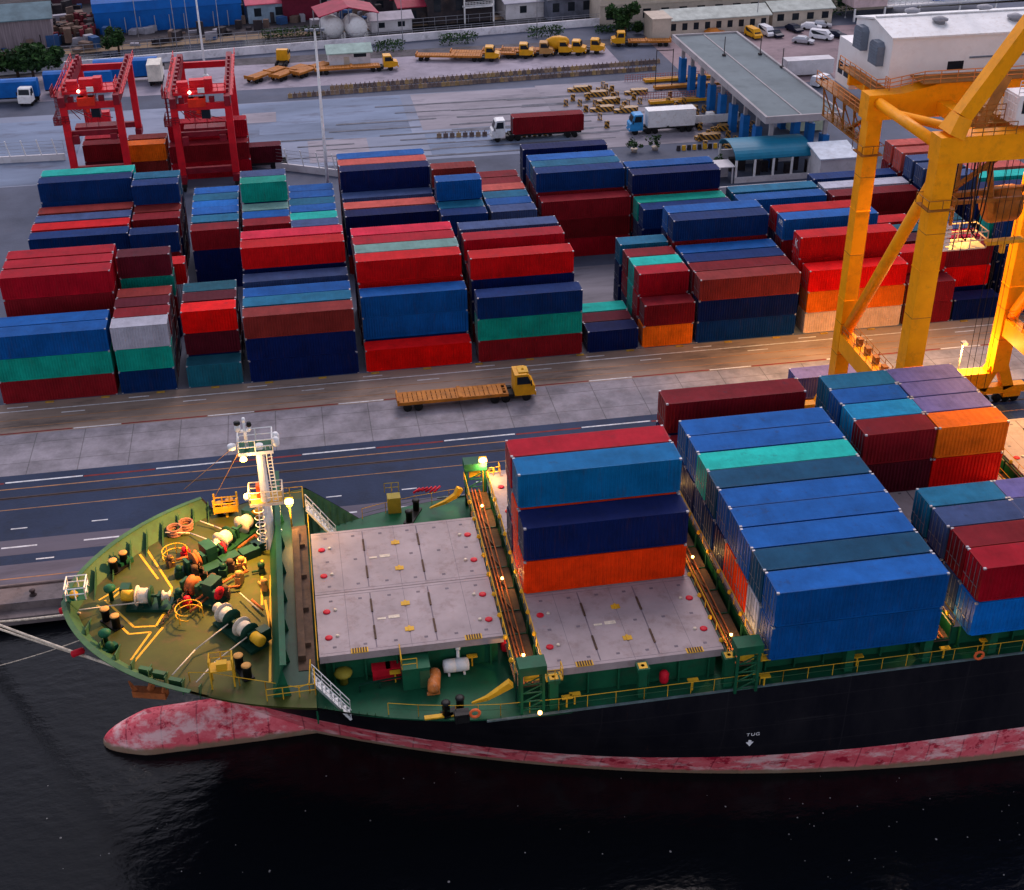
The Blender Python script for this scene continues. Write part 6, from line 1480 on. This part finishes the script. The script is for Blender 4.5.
# rows of jersey blocks across the yard
def jersey_mesh():
    b = MB(); b.extr([(-0.40,-0.28,0),(-0.40,-0.14,0.3),(-0.40,-0.10,0.75),(-0.40,0.10,0.75),(-0.40,0.14,0.3),(-0.40,0.28,0)],(0.80,0,0)); b.box(-0.07,0.07,-0.07,0.07,0.751,1.05); return b
jm = [jersey_mesh().mesh('jersey_block', mat('block '+n, c, 0.8, 0, 0.3, 1)) for n, c in (('tan', (0.26,0.18,0.12)), ('grey brown', (0.15,0.11,0.10)), ('ochre', (0.33,0.22,0.10)))]
rr = random.Random(12)
def blockrow(pa, pb, lb, n, grp):
    a = at(*pa, 0); c = at(*pb, 0); d = c-a; ang = math.atan2(d.y, d.x)
    for i in range(n):
        o = link('jersey_block', jm[rr.choice((0,0,1,2,1))]); p = a+d*((i+0.5)/n); o.location = (p.x, p.y, 0.012); o.rotation_euler = (0,0,ang+rr.uniform(-0.04,0.04)); tag(o, lb, 'barrier block', grp)
blockrow((288,98),(656,70),'worn concrete barrier block in the nearer long row across the yard', 82, 'nearer barrier row')
blockrow((330,90),(660,63),'worn concrete barrier block in the farther long row across the yard', 74, 'farther barrier row')
blockrow((436,138),(488,136),'ochre barrier block in the short row left of the white truck cab', 8, 'short barrier row')
# lane fences by the gate
for i, (pa, pb, w_) in enumerate((((625,82),(735,76),'upper'),((640,100),(735,96),'lower'))):
    a = at(*pa, 0); c = at(*pb, 0); t = thing('lane_fence', 'pinkish railing fence along the gate lanes, '+w_+' of two', 'fence', (a.x,a.y,0), group='lane fences')
    b = MB(); b.rail([a, c], 1.3, 0.05, 0.5, 3); b.build('rails', mat('faded pink paint', (0.42,0.18,0.18), 0.7), t)
b = MB(); a = at(655,90,0); b.rail([(a.x,a.y,0),(a.x+0.01,a.y+0.01,0)],3.4,0.06,1,1); b.tube((a.x,a.y,0),(a.x,a.y,7.5),0.08,6); b.tube((a.x+3.2,a.y,0),(a.x+3.2,a.y,7.5),0.08,6); b.tube((a.x,a.y,7.3),(a.x+3.2,a.y,7.3),0.08,6); tag(b.free('sign_gantry', M_DARK, (a.x,a.y,0)), 'thin dark goalpost frame over the gate lane left of the blue columns', 'gantry')
# upright striped markers and stored beams in the gate lanes
GM = 'upright striped lane markers'
rr = random.Random(31)
mk = None
for k, (px, py) in enumerate(((590,92),(598,94),(606,90),(612,92),(617,98),(622,112),(628,106),(634,100),(640,104),(598,112),(586,112),(580,106),(573,101),(566,106),(668,104),(676,108),(684,104),(676,120),(700,130),(728,138),(748,132),(758,134),(705,148),(670,98),(603,88),(608,95),(613,99),(618,104),(624,108),(588,100),(595,106),(600,120),(607,128),(560,128),(567,129),(574,130),(700,141),(708,137),(716,134),(735,128),(742,136),(735,143),(725,146),(752,128),(690,120),(697,116),(704,112),(712,118),(720,122))):
    p = at(px, py, 0)
    if mk is None:
        b = MB(); b.box(-0.45,0.45,-0.3,0.3,0,0.12)
        for i in range(3): b.box(-0.4+0.28*i,-0.4+0.28*i+0.17,-0.22,0.22,0.121,1.25)
        mk = b.mesh('lane_marker', M_STR)
    o = link('lane_marker', mk); o.location = (p.x, p.y, 0.01); o.rotation_euler = (0,0,rr.uniform(-.5,.5)); tag(o, 'small upright yellow and black lane marker among the gate lanes', 'lane marker', GM)
for i, (px, py, L, w_) in enumerate(((645,84,15,'farthest'),(655,91,13,'middle'),(650,106,11,'nearest'))):
    p = at(px, py, 0); t = thing('beam_stack', 'stack of yellow-orange steel beams lying by the blue columns, %s of three' % w_, 'beams', (p.x, p.y, 0.01), 0.03, 'steel beams by the gate')
    for j in range(3):
        b = MB(); b.box(0, L-j, j*0.5, j*0.5+0.35, 0.25, 0.75); b.build('beam', M_TO if (i+j) % 2 else M_TY, t, False)
    b = MB(); b.box(1,1.3,-0.2,1.7,0,0.249); b.box(L*0.6,L*0.6+0.3,-0.2,1.7,0,0.249); b.build('bearer', M_DARK, t, False)
# arched shelter
p = at(724,178,0); q = at(806,174,0); sx0, sx1, sy0, sy1 = p.x+0.8, q.x, p.y-2.6, p.y+6.0
t = thing('arched_shelter', 'open shelter with a teal barrel-vaulted roof and white posts', 'shelter', ((sx0+sx1)/2,(sy0+sy1)/2,0))
b = MB(); v = []; n = 14
for i in range(n+1):
    a = PI*(0.06+0.88*i/n); v.append((-math.cos(a)*4.4, 3.3+math.sin(a)*2.0))
yc = (sy0+sy1)/2
b.extr([(sx0,yc+y,z) for y, z in v]+[(sx0,yc+y*0.97,z-0.14) for y, z in reversed(v)], (sx1-sx0,0,0)); b.build('roof', M_TEALR, t)
for i in range(5):
    for y in (sy0+0.2, sy1-0.2):
        b = MB(); x = sx0+0.2+(sx1-sx0-0.4)*i/4; b.cbox((x,y,1.8),(0.3,0.3,3.6)); b.build('post', M_WHITE, t)
b = MB(); b.box(sx0,sx1,sy0-0.1,sy0+0.1,0,0.9); b.box(sx0,sx1,sy1-0.3,sy1-0.1,0,2.6); b.build('low_wall', M_WALL, t)
for i in range(8):
    b = MB(); hh = 1.4+rr.uniform(0,.8); b.box(-0.5,0.5,-0.45,0.45,0.1,hh); b.box(-0.55,0.55,-0.5,0.5,hh,hh+0.06); b.box(-0.5,-0.3,-0.45,0.45,0,0.099); b.box(0.3,0.5,-0.45,0.45,0,0.099)
    o = b.build('stored_crate', M_DARK); o.location = (sx0+1.4+i*1.65, yc+rr.uniform(-2,1.5), 0.01); tag(o, 'dark crate stored under the teal arched roof', 'crate', 'crates under the arched shelter')
p = at(691,186,0); b = MB(); b.box(p.x-1,p.x+6.8,p.y-0.3,p.y+3.2,2.6,2.75)
for i in range(4): b.box(p.x-0.8+i*2.4,p.x-0.6+i*2.4,p.y-0.1,p.y+0.1,0,2.6)
b.box(p.x-1,p.x+6.8,p.y+2.9,p.y+3.1,0,2.6); tag(b.free('lean_to_shelter', M_WALL, (p.x+3,p.y+1.5,0)), 'low white flat-roofed lean-to left of the arched shelter', 'shelter')
p = at(817,186,0); q = at(853,183,0); hx_, hy_ = p.x, p.y-0.4
t = thing('gate_hut', 'small white hut with a pale roof right of the arched shelter', 'hut', ((p.x+q.x)/2, hy_+2.5, 0)); ww = q.x-p.x
b = MB(); b.box(hx_,hx_+ww,hy_,hy_+5,0,4.4); b.build('wall', M_WALL, t); b = MB(); b.extr([(hx_-0.3,hy_-0.4,4.3),(hx_-0.3,hy_-0.4,4.5),(hx_-0.3,hy_+5.4,5.3),(hx_-0.3,hy_+5.4,5.1)],(ww+0.6,0,0)); b.build('roof', mat('pale blue roof', (0.50,0.56,0.64), 0.5), t)
b = MB(); b.box(hx_+1,hx_+2.2,hy_-0.03,hy_-0.001,1.0,2.0); b.build('window', M_GLASS, t); b = MB(); b.rail([(hx_-0.6,hy_-0.8,0),(hx_+ww+0.6,hy_-0.8,0)],1.6,0.05,0.5,3); b.build('fence_rail', M_WHITE, t)
# white wall in front of the shelters
p = at(694,193,0); q = at(862,187,0); b = MB(); b.box(p.x,q.x,p.y-1.6,p.y-1.3,0,1.2); tag(b.free('low_wall', M_WALL, ((p.x+q.x)/2,p.y-1.5,0)), 'long low white wall in front of the arched shelter', 'wall')
# ticket booth under the canopy
p = at(791,134,0); q = at(822,131,0); t = thing('ticket_booth', 'pale green ticket booth on wheels under the canopy end', 'booth', ((p.x+q.x)/2,p.y+1.5,0)); ww = q.x-p.x
b = MB(); b.box(p.x,p.x+ww,p.y+0.2,p.y+2.8,0.3,3.4); b.build('wall', mat('pale green paint', (0.45,0.50,0.36), 0.6), t); b = MB(); b.box(p.x-0.2,p.x+ww+0.2,p.y,p.y+3,3.4,3.6); b.build('roof', M_WHITE, t)
for fx in (0.15,0.6): b = MB(); b.box(p.x+ww*fx,p.x+ww*(fx+0.26),p.y+0.16,p.y+0.199,1.9,2.9); b.build('window', M_GLASS, t)
# low yard wall with white posts
def yardwall(pa, pb, lb, n):
    a = at(*pa, 0); c = at(*pb, 0); t = thing('yard_wall', lb, 'wall', (a.x,a.y,0), group='low yard walls with posts'); d = (c-a)
    b = MB(); b.beam(a+Vector((0,0,0.55)), c+Vector((0,0,0.55)), 0.35, 1.1); b.build('wall', M_WALL, t)
    for i in range(n):
        p = a+d*((i+0.5)/n); b = MB(); b.beam((p.x,p.y,1.1),(p.x-0.4,p.y,3.6),0.18,0.18); b.build('post', M_WHITE, t)
    b = MB(); b.rail([a+Vector((0,0,1.1)), c+Vector((0,0,1.1))],2.2,0.025,30,4); b.build('wire', M_GREYP, t)
yardwall((-12,164),(66,160),'low white wall with posts left of the red gantries', 5); yardwall((250,166),(344,177),'low white wall with posts behind the rear stacks', 6)
# far boundary wall
a = at(-10,76,0); c = at(640,22,0)
t = thing('boundary_wall', 'long white boundary wall along the canal behind the yard', 'wall', (a.x,a.y,0)); d = (c-a); ang = math.atan2(d.y,d.x)
b = MB(); b.beam(a+Vector((0,0,0.8)), c+Vector((0,0,0.8)), 0.4, 1.6); b.build('wall', mat('grubby white wall', (0.78,0.75,0.78), 0.8, 0, 0.3, 0.2, (0.2,0.18,0.2), 0.5), t)
b = MB(); b.rail([a+Vector((0,0.15,1.6)), c+Vector((0,0.15,1.6))],0.9,0.04,2.6,2); b.build('railing', M_GREYP, t)
yw = a.y
# canal and towpath behind the wall
def band(name, off0, off1, z, mtl, kind='structure'):
    nrm = Vector((-d.y, d.x, 0)).normalized(); A0, C0 = a+nrm*off0-d*0.4, c+nrm*off0+d*0.8; A1, C1 = a+nrm*off1-d*0.4, c+nrm*off1+d*0.8
    b = MB(); b.add([(A0.x,A0.y,z),(C0.x,C0.y,z),(C1.x,C1.y,z),(A1.x,A1.y,z)],[(0,1,2,3)]); struct(name, b, mtl)
nrm = Vector((-d.y, d.x, 0)).normalized()
band('canal', 3, 12.5, 0.02, mat('canal water', (0.012,0.013,0.016), 0.25)); band('footpath', 12.5, 17, 0.03, mat('brown path', (0.22,0.155,0.10), 0.85, 0, 0.3, 0.2))
band('yard_earth', 17, 120, 0.025, mat('village ground', (0.045,0.04,0.045), 0.9, 0, 0.5, 0.1, (0.10,0.08,0.08), 0.5))
W = lambda t_, off: a+d*t_+nrm*off       # along the wall, behind it
def gable(name, label, cat, p, L, D, h, rise, wallm, roofm, rz=ang, windows=0, group=None, ridge='x'):
    t = thing(name, label, cat, (p.x,p.y,0), rz, group)
    b = MB(); b.extr([(0,0,0),(0,0,h),(0,D/2,h+rise-0.05),(0,D,h),(0,D,0)],(L,0,0)); b.build('wall', wallm, t, False)
    b = MB(); b.extr([(-0.5,-0.6,h-0.15),(-0.5,D/2,h+rise),(-0.5,D+0.6,h-0.15),(-0.5,D+0.6,h+0.05),(-0.5,D/2,h+rise+0.2),(-0.5,-0.6,h+0.05)],(L+1,0,0))
    b.build('roof', roofm, t, False)
    for i in range(windows):
        x = L*(i+0.3)/windows; b = MB(); b.box(x,x+min(1.6,L/windows*0.45),-0.03,-0.001,h*0.35,h*0.78); b.build('window', M_GLASS, t, False)
    return t
# blue shed: arched long roof
p = at(97,35,0); q = at(243,24,0); L = (q-p).length
t = thing('blue_shed', 'long bright blue metal shed beyond the canal', 'shed', (p.x,p.y,0), math.atan2(q.y-p.y,q.x-p.x))
b = MB(); prof = [(0,0,0),(0,0,4.6),(0,1.2,6.2),(0,4.5,7.4),(0,8,7.4),(0,11.3,6.2),(0,12.5,4.6),(0,12.5,0)]; b.extr(prof,(L,0,0)); b.build('wall', M_BLUER, t, False)
b = MB(); b.extr([(-0.2,-0.15,4.6),(-0.2,1.1,6.3),(-0.2,4.5,7.5),(-0.2,8,7.5),(-0.2,8,7.42),(-0.2,4.5,7.42),(-0.2,1.2,6.21),(-0.2,-0.02,4.6)],(L+0.4,0,0)); b.build('roof', M_BLUER, t, False)
for i in range(1, 10): b = MB(); x = L*i/10; b.box(x-0.08,x+0.08,-0.8,-0.6,0,3.4); b.build('fence_post', M_GREYP, t, False)
# grey barn at the top left
p = at(-14,52,0); gable('grey_barn', 'weathered grey plank barn at the top left corner', 'barn', p, 14, 12, 6, 2, mat('grey planks', (0.22,0.18,0.20), 0.9, 0, 0.4, 0.8, stretch=(4,1,0.2)), mat('grey-blue roof', (0.10,0.16,0.19), 0.7, 0, 0.3, 0.3), ang)
# brown scrap heap between barn and shed
rr = random.Random(21); b = MB()
for i in range(120):
    s = rr.random(); p = at(38+58*s+rr.uniform(-3,3), 47-5*s-rr.uniform(0,18), 0); b.cbox((p.x,p.y,rr.uniform(0.4,2.2)),(rr.uniform(.5,2.4),rr.uniform(.5,1.6),rr.uniform(.5,3.0)),rr.choice((0,1,2)),rr.uniform(0,3))
o = b.build('scrap_heap', [mat('scrap brown', (0.14,0.09,0.07), 0.9), M_DARK, mat('scrap red', (0.16,0.02,0.03), 0.8)]); tag(o, kind='stuff')
# red-roofed houses
p = at(249,24,0); gable('village_house', 'house with a pink roof and pale blue wall right of the blue shed', 'house', p, 9.5, 8, 4.2, 1.5, mat('pale blue wall', (0.24,0.33,0.42), 0.8), mat('pink roof', (0.50,0.08,0.13), 0.6), ang, 2)
p = at(284,22,0); gable('village_house', 'dark red walled building next to the pink-roofed house', 'house', p, 8.5, 8, 5.5, 1.2, mat('dark red wall', (0.13,0.012,0.03), 0.7), M_PINKR, ang)
p = at(400,26,0); gable('village_house', 'low house with a red roof between the tanks and teal building', 'house', p, 7.6, 7, 4.0, 1.3, M_DARK, M_PINKR, ang, 1)
p = at(428,25,0); t = gable('teal_roof_building', 'two-storey building with a light teal roof and white balcony', 'building', p, 15, 9, 7.5, 1.8, M_DARK, mat('light teal roof', (0.16,0.36,0.42), 0.5), ang, 3)
b = MB(); b.box(8,15,-1.6,-0.01,3.3,3.6); b.box(8,8.3,-1.6,-1.3,0,7.4); b.box(14.7,15,-1.6,-1.3,0,7.4); b.rail([(8,-1.55,3.6),(15,-1.55,3.6)],1.0,0.05,0.7,3); b.build('balcony', M_WHITE, t, False)
# storage tanks under a red roof
t0 = at(320,43,0); t = thing('tank_roof', 'open-sided red gable roof on thin posts over two white tanks', 'roof', (t0.x,t0.y,0), ang)
b = MB(); b.extr([(0,-1,5.6),(6.5,-1,7.2),(13,-1,5.6),(13,-1,5.4),(6.5,-1,7.0),(0,-1,5.4)],(0,10,0)); b.build('roof', M_PINKR, t, False)
for x in (0.3,6.5,12.7):
    for y in (-0.5,8.5): b = MB(); b.tube((x,y,0),(x,y,5.45 if x != 6.5 else 7.0),0.13,6); b.build('post', M_GREYP, t, False)
for i, (px, lb) in enumerate(((337,'white cylindrical tank, left of the pair under the red roof'),(360,'white cylindrical tank, right of the pair under the red roof'))):
    p = at(px,42,0); t = thing('storage_tank', lb, 'tank', (p.x,p.y+1,0), ang+0.15, 'white storage tanks'); b = MB(); b.lathe((0,0,2.6),[(0.2,0),(1.3,0.15),(2.15,0.6),(2.25,1.1),(2.25,4.6),(2.0,5.1),(0.2,5.4)],22,ax=(0,1,0)); b.build('shell', M_WHITE, t, False)
    b = MB(); b.box(-1.6,1.6,1.5,2.0,0,1.2); b.box(-1.6,1.6,4,4.5,0,1.2); b.build('saddle', M_CONC, t, False)
# pale sheds right of the tanks and along the wall
for (px, py, L, D, h, lb, cm) in ((372,33,9,5,2.6,'low pale grey shed right of the white tanks',(0.42,0.38,0.42)),(506,20,22,10,3.6,'long pale grey roofed shed right of the teal building',(0.34,0.34,0.40))):
    p = at(px,py,0); gable('low_shed', lb, 'shed', p, L, D, h, 1.0, M_WALL, mat('roof '+lb[:14], cm, 0.7, 0, 0.2, 0.4), ang, 2)
# second line of village sheds beyond the canal
for k, (px, py, L, D, h, lb, wc, rc) in enumerate(((262,8,10,8,4,'grey shed roof above the pink-roofed house',(0.2,0.2,0.22),(0.26,0.27,0.32)),(318,10,9,7,4,'white-roofed shed left of the tank roof top',(0.45,0.42,0.44),(0.55,0.5,0.53)),(372,14,12,8,3.5,'dark shed between tank roof and low red roof',(0.05,0.04,0.05),(0.16,0.15,0.17)),(415,8,10,8,4.5,'slate roofed shed behind the low red-roofed house',(0.1,0.09,0.1),(0.12,0.13,0.16)),(492,12,13,9,5,'steel blue framed shed right of the teal building',(0.10,0.14,0.22),(0.18,0.22,0.28)),(548,20,11,8,4.5,'grey-blue shed left of the round tree',(0.12,0.13,0.17),(0.26,0.26,0.3)),(52,6,12,9,4,'dark red roofed shed behind the scrap yard',(0.08,0.03,0.04),(0.22,0.03,0.05)))):
    p = at(px,py,0); gable('village_shed', lb, 'shed', p, L, D, h, 1.3, mat('shed wall %d' % k, wc, 0.8, 0, 0.4, 0.5), mat('shed roof %d' % k, rc, 0.7, 0, 0.3, 0.5), ang+0.02*(k % 3-1), 3, 'sheds beyond the canal')
b = MB(); rr = random.Random(77)
for i in range(330):
    p = W(rr.uniform(0.0,1.0), rr.uniform(14,60)); hh = rr.uniform(.4,2.6); b.cbox((p.x,p.y,hh/2),(rr.uniform(.4,3.2),rr.uniform(.4,2.0),hh),rr.choice((0,0,1,2,3)),rr.uniform(0,3))
tag(b.build('yard_clutter', [M_DARK, mat('clutter brown', (0.16,0.11,0.09), 0.9), mat('clutter grey', (0.30,0.29,0.33), 0.8), mat('clutter blue', (0.03,0.08,0.2), 0.8)]), kind='stuff')
t = thing('bank_fence', 'thin post fence on the far bank of the canal', 'fence', (a.x,a.y,0)); b = MB(); b.rail([W(0,12.2), W(1,12.2)],1.7,0.06,2.6,2); b.build('rails', M_GREYP, t)
# green-roofed hut in the yard
p = at(330,70,0); t = gable('yard_hut', 'white hut with a pale green roof by the parked yellow truck', 'hut', Vector((p.x,p.y,0)), 8.2, 5, 3.2, 1.0, M_WALL, mat('pale green roof', (0.30,0.42,0.38), 0.6), R(2), 0)
b = MB(); b.box(2.9,4.0,-0.03,-0.001,0.2,2.4); b.build('door', M_CREAMW, t, False); b = MB(); b.box(4.9,7.4,-0.03,-0.001,2.2,3.0); b.build('window', M_GLASS, t, False)
# cream building and road at the top right
p = at(600,26,0); t = thing('office_block', 'long cream office block with dark windows at top centre', 'building', (p.x,p.y,0), R(2))
b = MB(); b.box(0,70,0,14,0,9); b.box(-0.2,70.2,-0.25,-0.001,4.2,4.5); b.build('wall', M_CREAMW, t, False); b = MB(); b.box(-0.6,70.6,-0.7,14.6,9,9.4); b.build('roof', M_CONC, t, False)
for i in range(16):
    for z in (1.2,5.6): b = MB(); b.box(1.4+i*4.2,3.2+i*4.2,-0.04,-0.001,z,z+2.0); b.build('window', M_GLASS, t, False)
p = at(667,37,0); q = at(768,30,0); t = gable('gate_office', 'long low office with a pale green-grey roof behind the gate canopy', 'building', Vector((p.x,p.y,0)), (q-p).length, 8, 3.4, 1.3, M_CREAMW, mat('pale sage roof', (0.42,0.46,0.42), 0.6), math.atan2(q.y-p.y,q.x-p.x), 9)
p = at(772,27,0); t = gable('gate_annex', 'small cream annex with pale roof beside the car park', 'building', Vector((p.x,p.y,0)), 14, 7, 3.4, 1.2, M_CREAMW, mat('pale sage roof', (0.42,0.46,0.42), 0.6), R(3), 4)
p = at(669,40,0); b = MB(); b.box(p.x-4,p.x,p.y-1,p.y+6,0,4.6); b.box(p.x-4.2,p.x+0.2,p.y-1.2,p.y+6.2,4.6,4.8); tag(b.free('square_kiosk', M_CREAMW, (p.x-2,p.y+2,0)), 'square cream kiosk at the left end of the gate office', 'kiosk')
p = at(786,78,0); b = MB(); b.box(p.x,p.x+9.5,p.y,p.y+3,0.4,3.2); b.box(p.x+2.4,p.x+3.6,p.y-0.03,p.y-0.001,1.4,2.4); b.box(p.x+5.6,p.x+6.8,p.y-0.03,p.y-0.001,1.4,2.4); tag(b.free('site_cabin', M_WALL, (p.x+4,p.y+1,0)), 'white site cabin behind the far edge of the gate canopy', 'cabin')
p = at(852,22,0); t = thing('raised_house', 'house on stilts with a white balcony behind the crane house', 'house', (p.x,p.y,0), R(3))
b = MB(); b.box(0,8,0,6,3,7); b.build('wall', mat('pale pink wall', (0.55,0.42,0.42), 0.8), t, False); b = MB(); b.box(8.01,36,-0.5,6,2.8,3.1); b.rail([(8,-0.5,3.1),(36,-0.5,3.1)],1.1,0.07,1.4,3); b.build('balcony', M_WHITE, t, False)
for x in (0.4,7.6,16,26,35): b = MB(); b.cbox((x,0,1.4),(0.35,0.35,2.8)); b.build('post', M_WHITE, t, False)
b = MB(); b.extr([(9,4,6.5),(9,8,8.2),(9,12,6.5),(9,12,6.3),(9,8,8.0),(9,4,6.3)],(26,0,0)); b.build('roof', mat('grey roof', (0.2,0.2,0.24), 0.7), t, False)
b = MB(); b.box(20,34,1,5,3.11,4.6); b.build('stall_cover', M_BLUER, t, False)
struct('public_road', MB().add([(60,300,0.03),(190,305,0.03),(190,318,0.03),(60,313,0.03)],[(0,1,2,3)]), M_ASPH)
# ------------------------------------------------------------------ trees and hedges
def crown(b, c, rx, ry, rz_, n, s, rnd, mm=2):
    lumps = [(Vector((rnd.gauss(0,.42)*rx, rnd.gauss(0,.42)*ry, rnd.gauss(0,.38)*rz_)), rnd.uniform(.28,.5)) for _ in range(9)]
    for i in range(n):
        lc, lr = rnd.choice(lumps); u = Vector((rnd.gauss(0,1),rnd.gauss(0,1),rnd.gauss(0,1))).normalized()*(rnd.random()**0.4)
        p = Vector(c)+lc+Vector((u.x*rx*lr,u.y*ry*lr,u.z*rz_*lr))
        t1 = Vector((rnd.gauss(0,1),rnd.gauss(0,1),rnd.gauss(0,.6))).normalized(); t2 = t1.cross(Vector((rnd.gauss(0,1),rnd.gauss(0,1),rnd.gauss(0,1)))).normalized(); q = s*rnd.uniform(.5,1.2)
        b.add([p-t1*q,p+t2*q*.6,p+t1*q,p-t2*q*.6],[(0,1,2,3)],rnd.randrange(mm))
def tree(label, p, h, r, n=700, s=0.35, seed=1, group='trees behind the yard'):
    rnd = random.Random(seed); t = thing('tree', label, 'tree', (p.x,p.y,0), 0, group)
    b = MB(); b.tube((0,0,0),(0.15,0.1,h*0.5),h*0.03+0.06,8,h*0.018+0.03)
    for k in range(6):
        a_ = k*1.05+rnd.random(); b.tube((0.15,0.1,h*(0.35+0.03*k)),(math.cos(a_)*r*.6,math.sin(a_)*r*.6,h*rnd.uniform(.6,.85)),h*0.012+0.03,5,0.02)
    b.build('trunk', M_BARK, t, False)
    b = MB(); crown(b, (0,0,h*0.50), r, r, h*0.46, n, s, rnd); b.build('crown', [M_LEAF, M_LEAFD], t, False)
    return t
tree('big dark tree at the left border behind the blue trailers', at(14,88,0)+Vector((0,6,0)), 9, 6.5, 3200, 0.6, 2)
tree('second dark tree close to the left border', at(34,80,0), 8, 5.0, 2400, 0.55, 12)
tree('small bright green tree on the canal bank above the left red gantry', at(119,52,0), 6.5, 2.6, 1500, 0.4, 3)
tree('round green tree by the wall at the right of the parked trucks', at(625,36,0), 8.0, 3.4, 2400, 0.45, 4)
for i,(px,py,lb) in enumerate(((655,150,'small potted shrub in front of the blue truck'),(634,152,'dark low shrub left of the potted one'),(716,170,'dark shrub at the left end of the arched shelter'))):
    p = at(px,py,0); t = thing('shrub', lb, 'shrub', (p.x,p.y,0), 0, 'shrubs near the gate'); b = MB(); crown(b,(0,0,1.5),1.3,1.1,1.2,260,0.22,random.Random(40+i)); b.build('crown',[M_LEAF,M_LEAFD],t,False)
    b = MB(); b.lathe((0,0,0),[(0.45,0),(0.6,0.5),(0.62,0.6),(0.5,0.6)],10); b.build('pot', M_CREAMW, t, False)
def hedge(label, pa, pb, h, seed):
    A, C = at(*pa,0), at(*pb,0); D_ = C-A; t = thing('hedge', label, 'hedge', (A.x,A.y,0), 0, 'hedges along the far wall'); rnd = random.Random(seed); b = MB(); n = int(D_.length*60)
    for i in range(n):
        p = D_*rnd.random(); z = h*rnd.random()**0.8; q = 0.28*rnd.uniform(.5,1.2); t1 = Vector((rnd.gauss(0,1),rnd.gauss(0,1),rnd.gauss(0,1))).normalized(); t2 = t1.orthogonal().normalized()
        c_ = p+Vector((rnd.uniform(-.4,.4),rnd.uniform(-1.1,1.1),z)); b.add([c_-t1*q,c_+t2*q*.6,c_+t1*q,c_-t2*q*.6],[(0,1,2,3)],rnd.randrange(2))
    b.build('foliage',[M_LEAF,M_LEAFD],t,False)
hedge('green hedge right of the green-roofed hut', (376,52),(404,50),2.2,1); hedge('green hedge behind the leftmost parked truck', (440,45),(476,42),2.2,2); hedge('green hedge left of the mixer truck', (528,38),(562,35),2.2,3); hedge('low green hedge under the round tree', (596,33),(640,30),1.6,4); hedge('scrubby hedge on the canal bank near the pink roof', (262,38),(330,33),1.8,5)
hedge('dark hedge at the car park end', (822,17),(856,14),4.5,6)
# ------------------------------------------------------------------ light masts and poles
def mast_pole(label, px, py, h, r=0.16, head=True, topx=None):
    p = at(px,py,0); t = thing('light_mast', label, 'light mast', (p.x,p.y,0), 0, 'tall light masts and poles')
    b = MB(); b.tube((0,0,0),(0,0,h),r,10,r*0.55); b.lathe((0,0,0),[(r*2.4,0),(r*2.4,0.1),(r*1.2,0.4)],10); b.build('pole', M_WHITE if head else M_GREYP, t, False)
    if head:
        b = MB(); b.box(-1.3,1.3,-0.06,0.06,h-0.1,h)
        for k in (-1.1,-0.4,0.4,1.1): b.cbox((k,-0.2,h-0.05),(0.45,0.4,0.3))
        b.build('lamp_head', M_LOUV, t, False)
    return t
mast_pole('tall pale light mast among the short blue rear stacks', 331, 222, 27.5, 0.28)
mast_pole('tall pale light mast behind the right red gantry', 206, 76, 16.5, 0.26)
for px, py, h, lb in ((140,46,15,'thin pole rising over the blue shed middle'),(178,54,17,'thin pole between gantry top and blue shed'),(192,58,12,'dark thin pole left of the mast behind the gantry'),(222,52,12,'thin pole right of the mast behind the gantry'),(403,44,14,'thin pole in front of the low red-roofed house'),(537,38,16,'timber pole rising behind the parked trucks'),(756,30,11,'thin pole over the gate office roof'),(845,18,10,'thin pole near the dark hedge')):
    mast_pole(lb, px, py, h, 0.1, False)
# lettering on a few boxes, as in the photograph
def find(lbl):
    for o in COL.objects:
        if o.get('label') == lbl: return o
bl = 'bay with beige front'
for lb, s, sz, side, lx, lz in (('blue long container on top, third row, '+bl, 'APL', 0.95, 'end', -0.2, 2.0), ('red long container on top, second row, '+bl, 'K', 1.5, 'end', 0.0, 1.5)):
    o = find(lb)
    if o is not None: letter(o, s, sz, side, lx, lz)
o = find('red short container on top, fifth row, short bay between crane legs')
if o is not None: letter(o, 'K', 1.3, 'side', 0.6, 1.6); letter(o, 'L', 1.0, 'side', 1.9, 1.6)

if RESTM:
    o = RESTB.build('stacked_containers', [cmat(k.replace(' roof', ''), k.endswith(' roof')) for k in RESTM]); tag(o, kind='stuff')
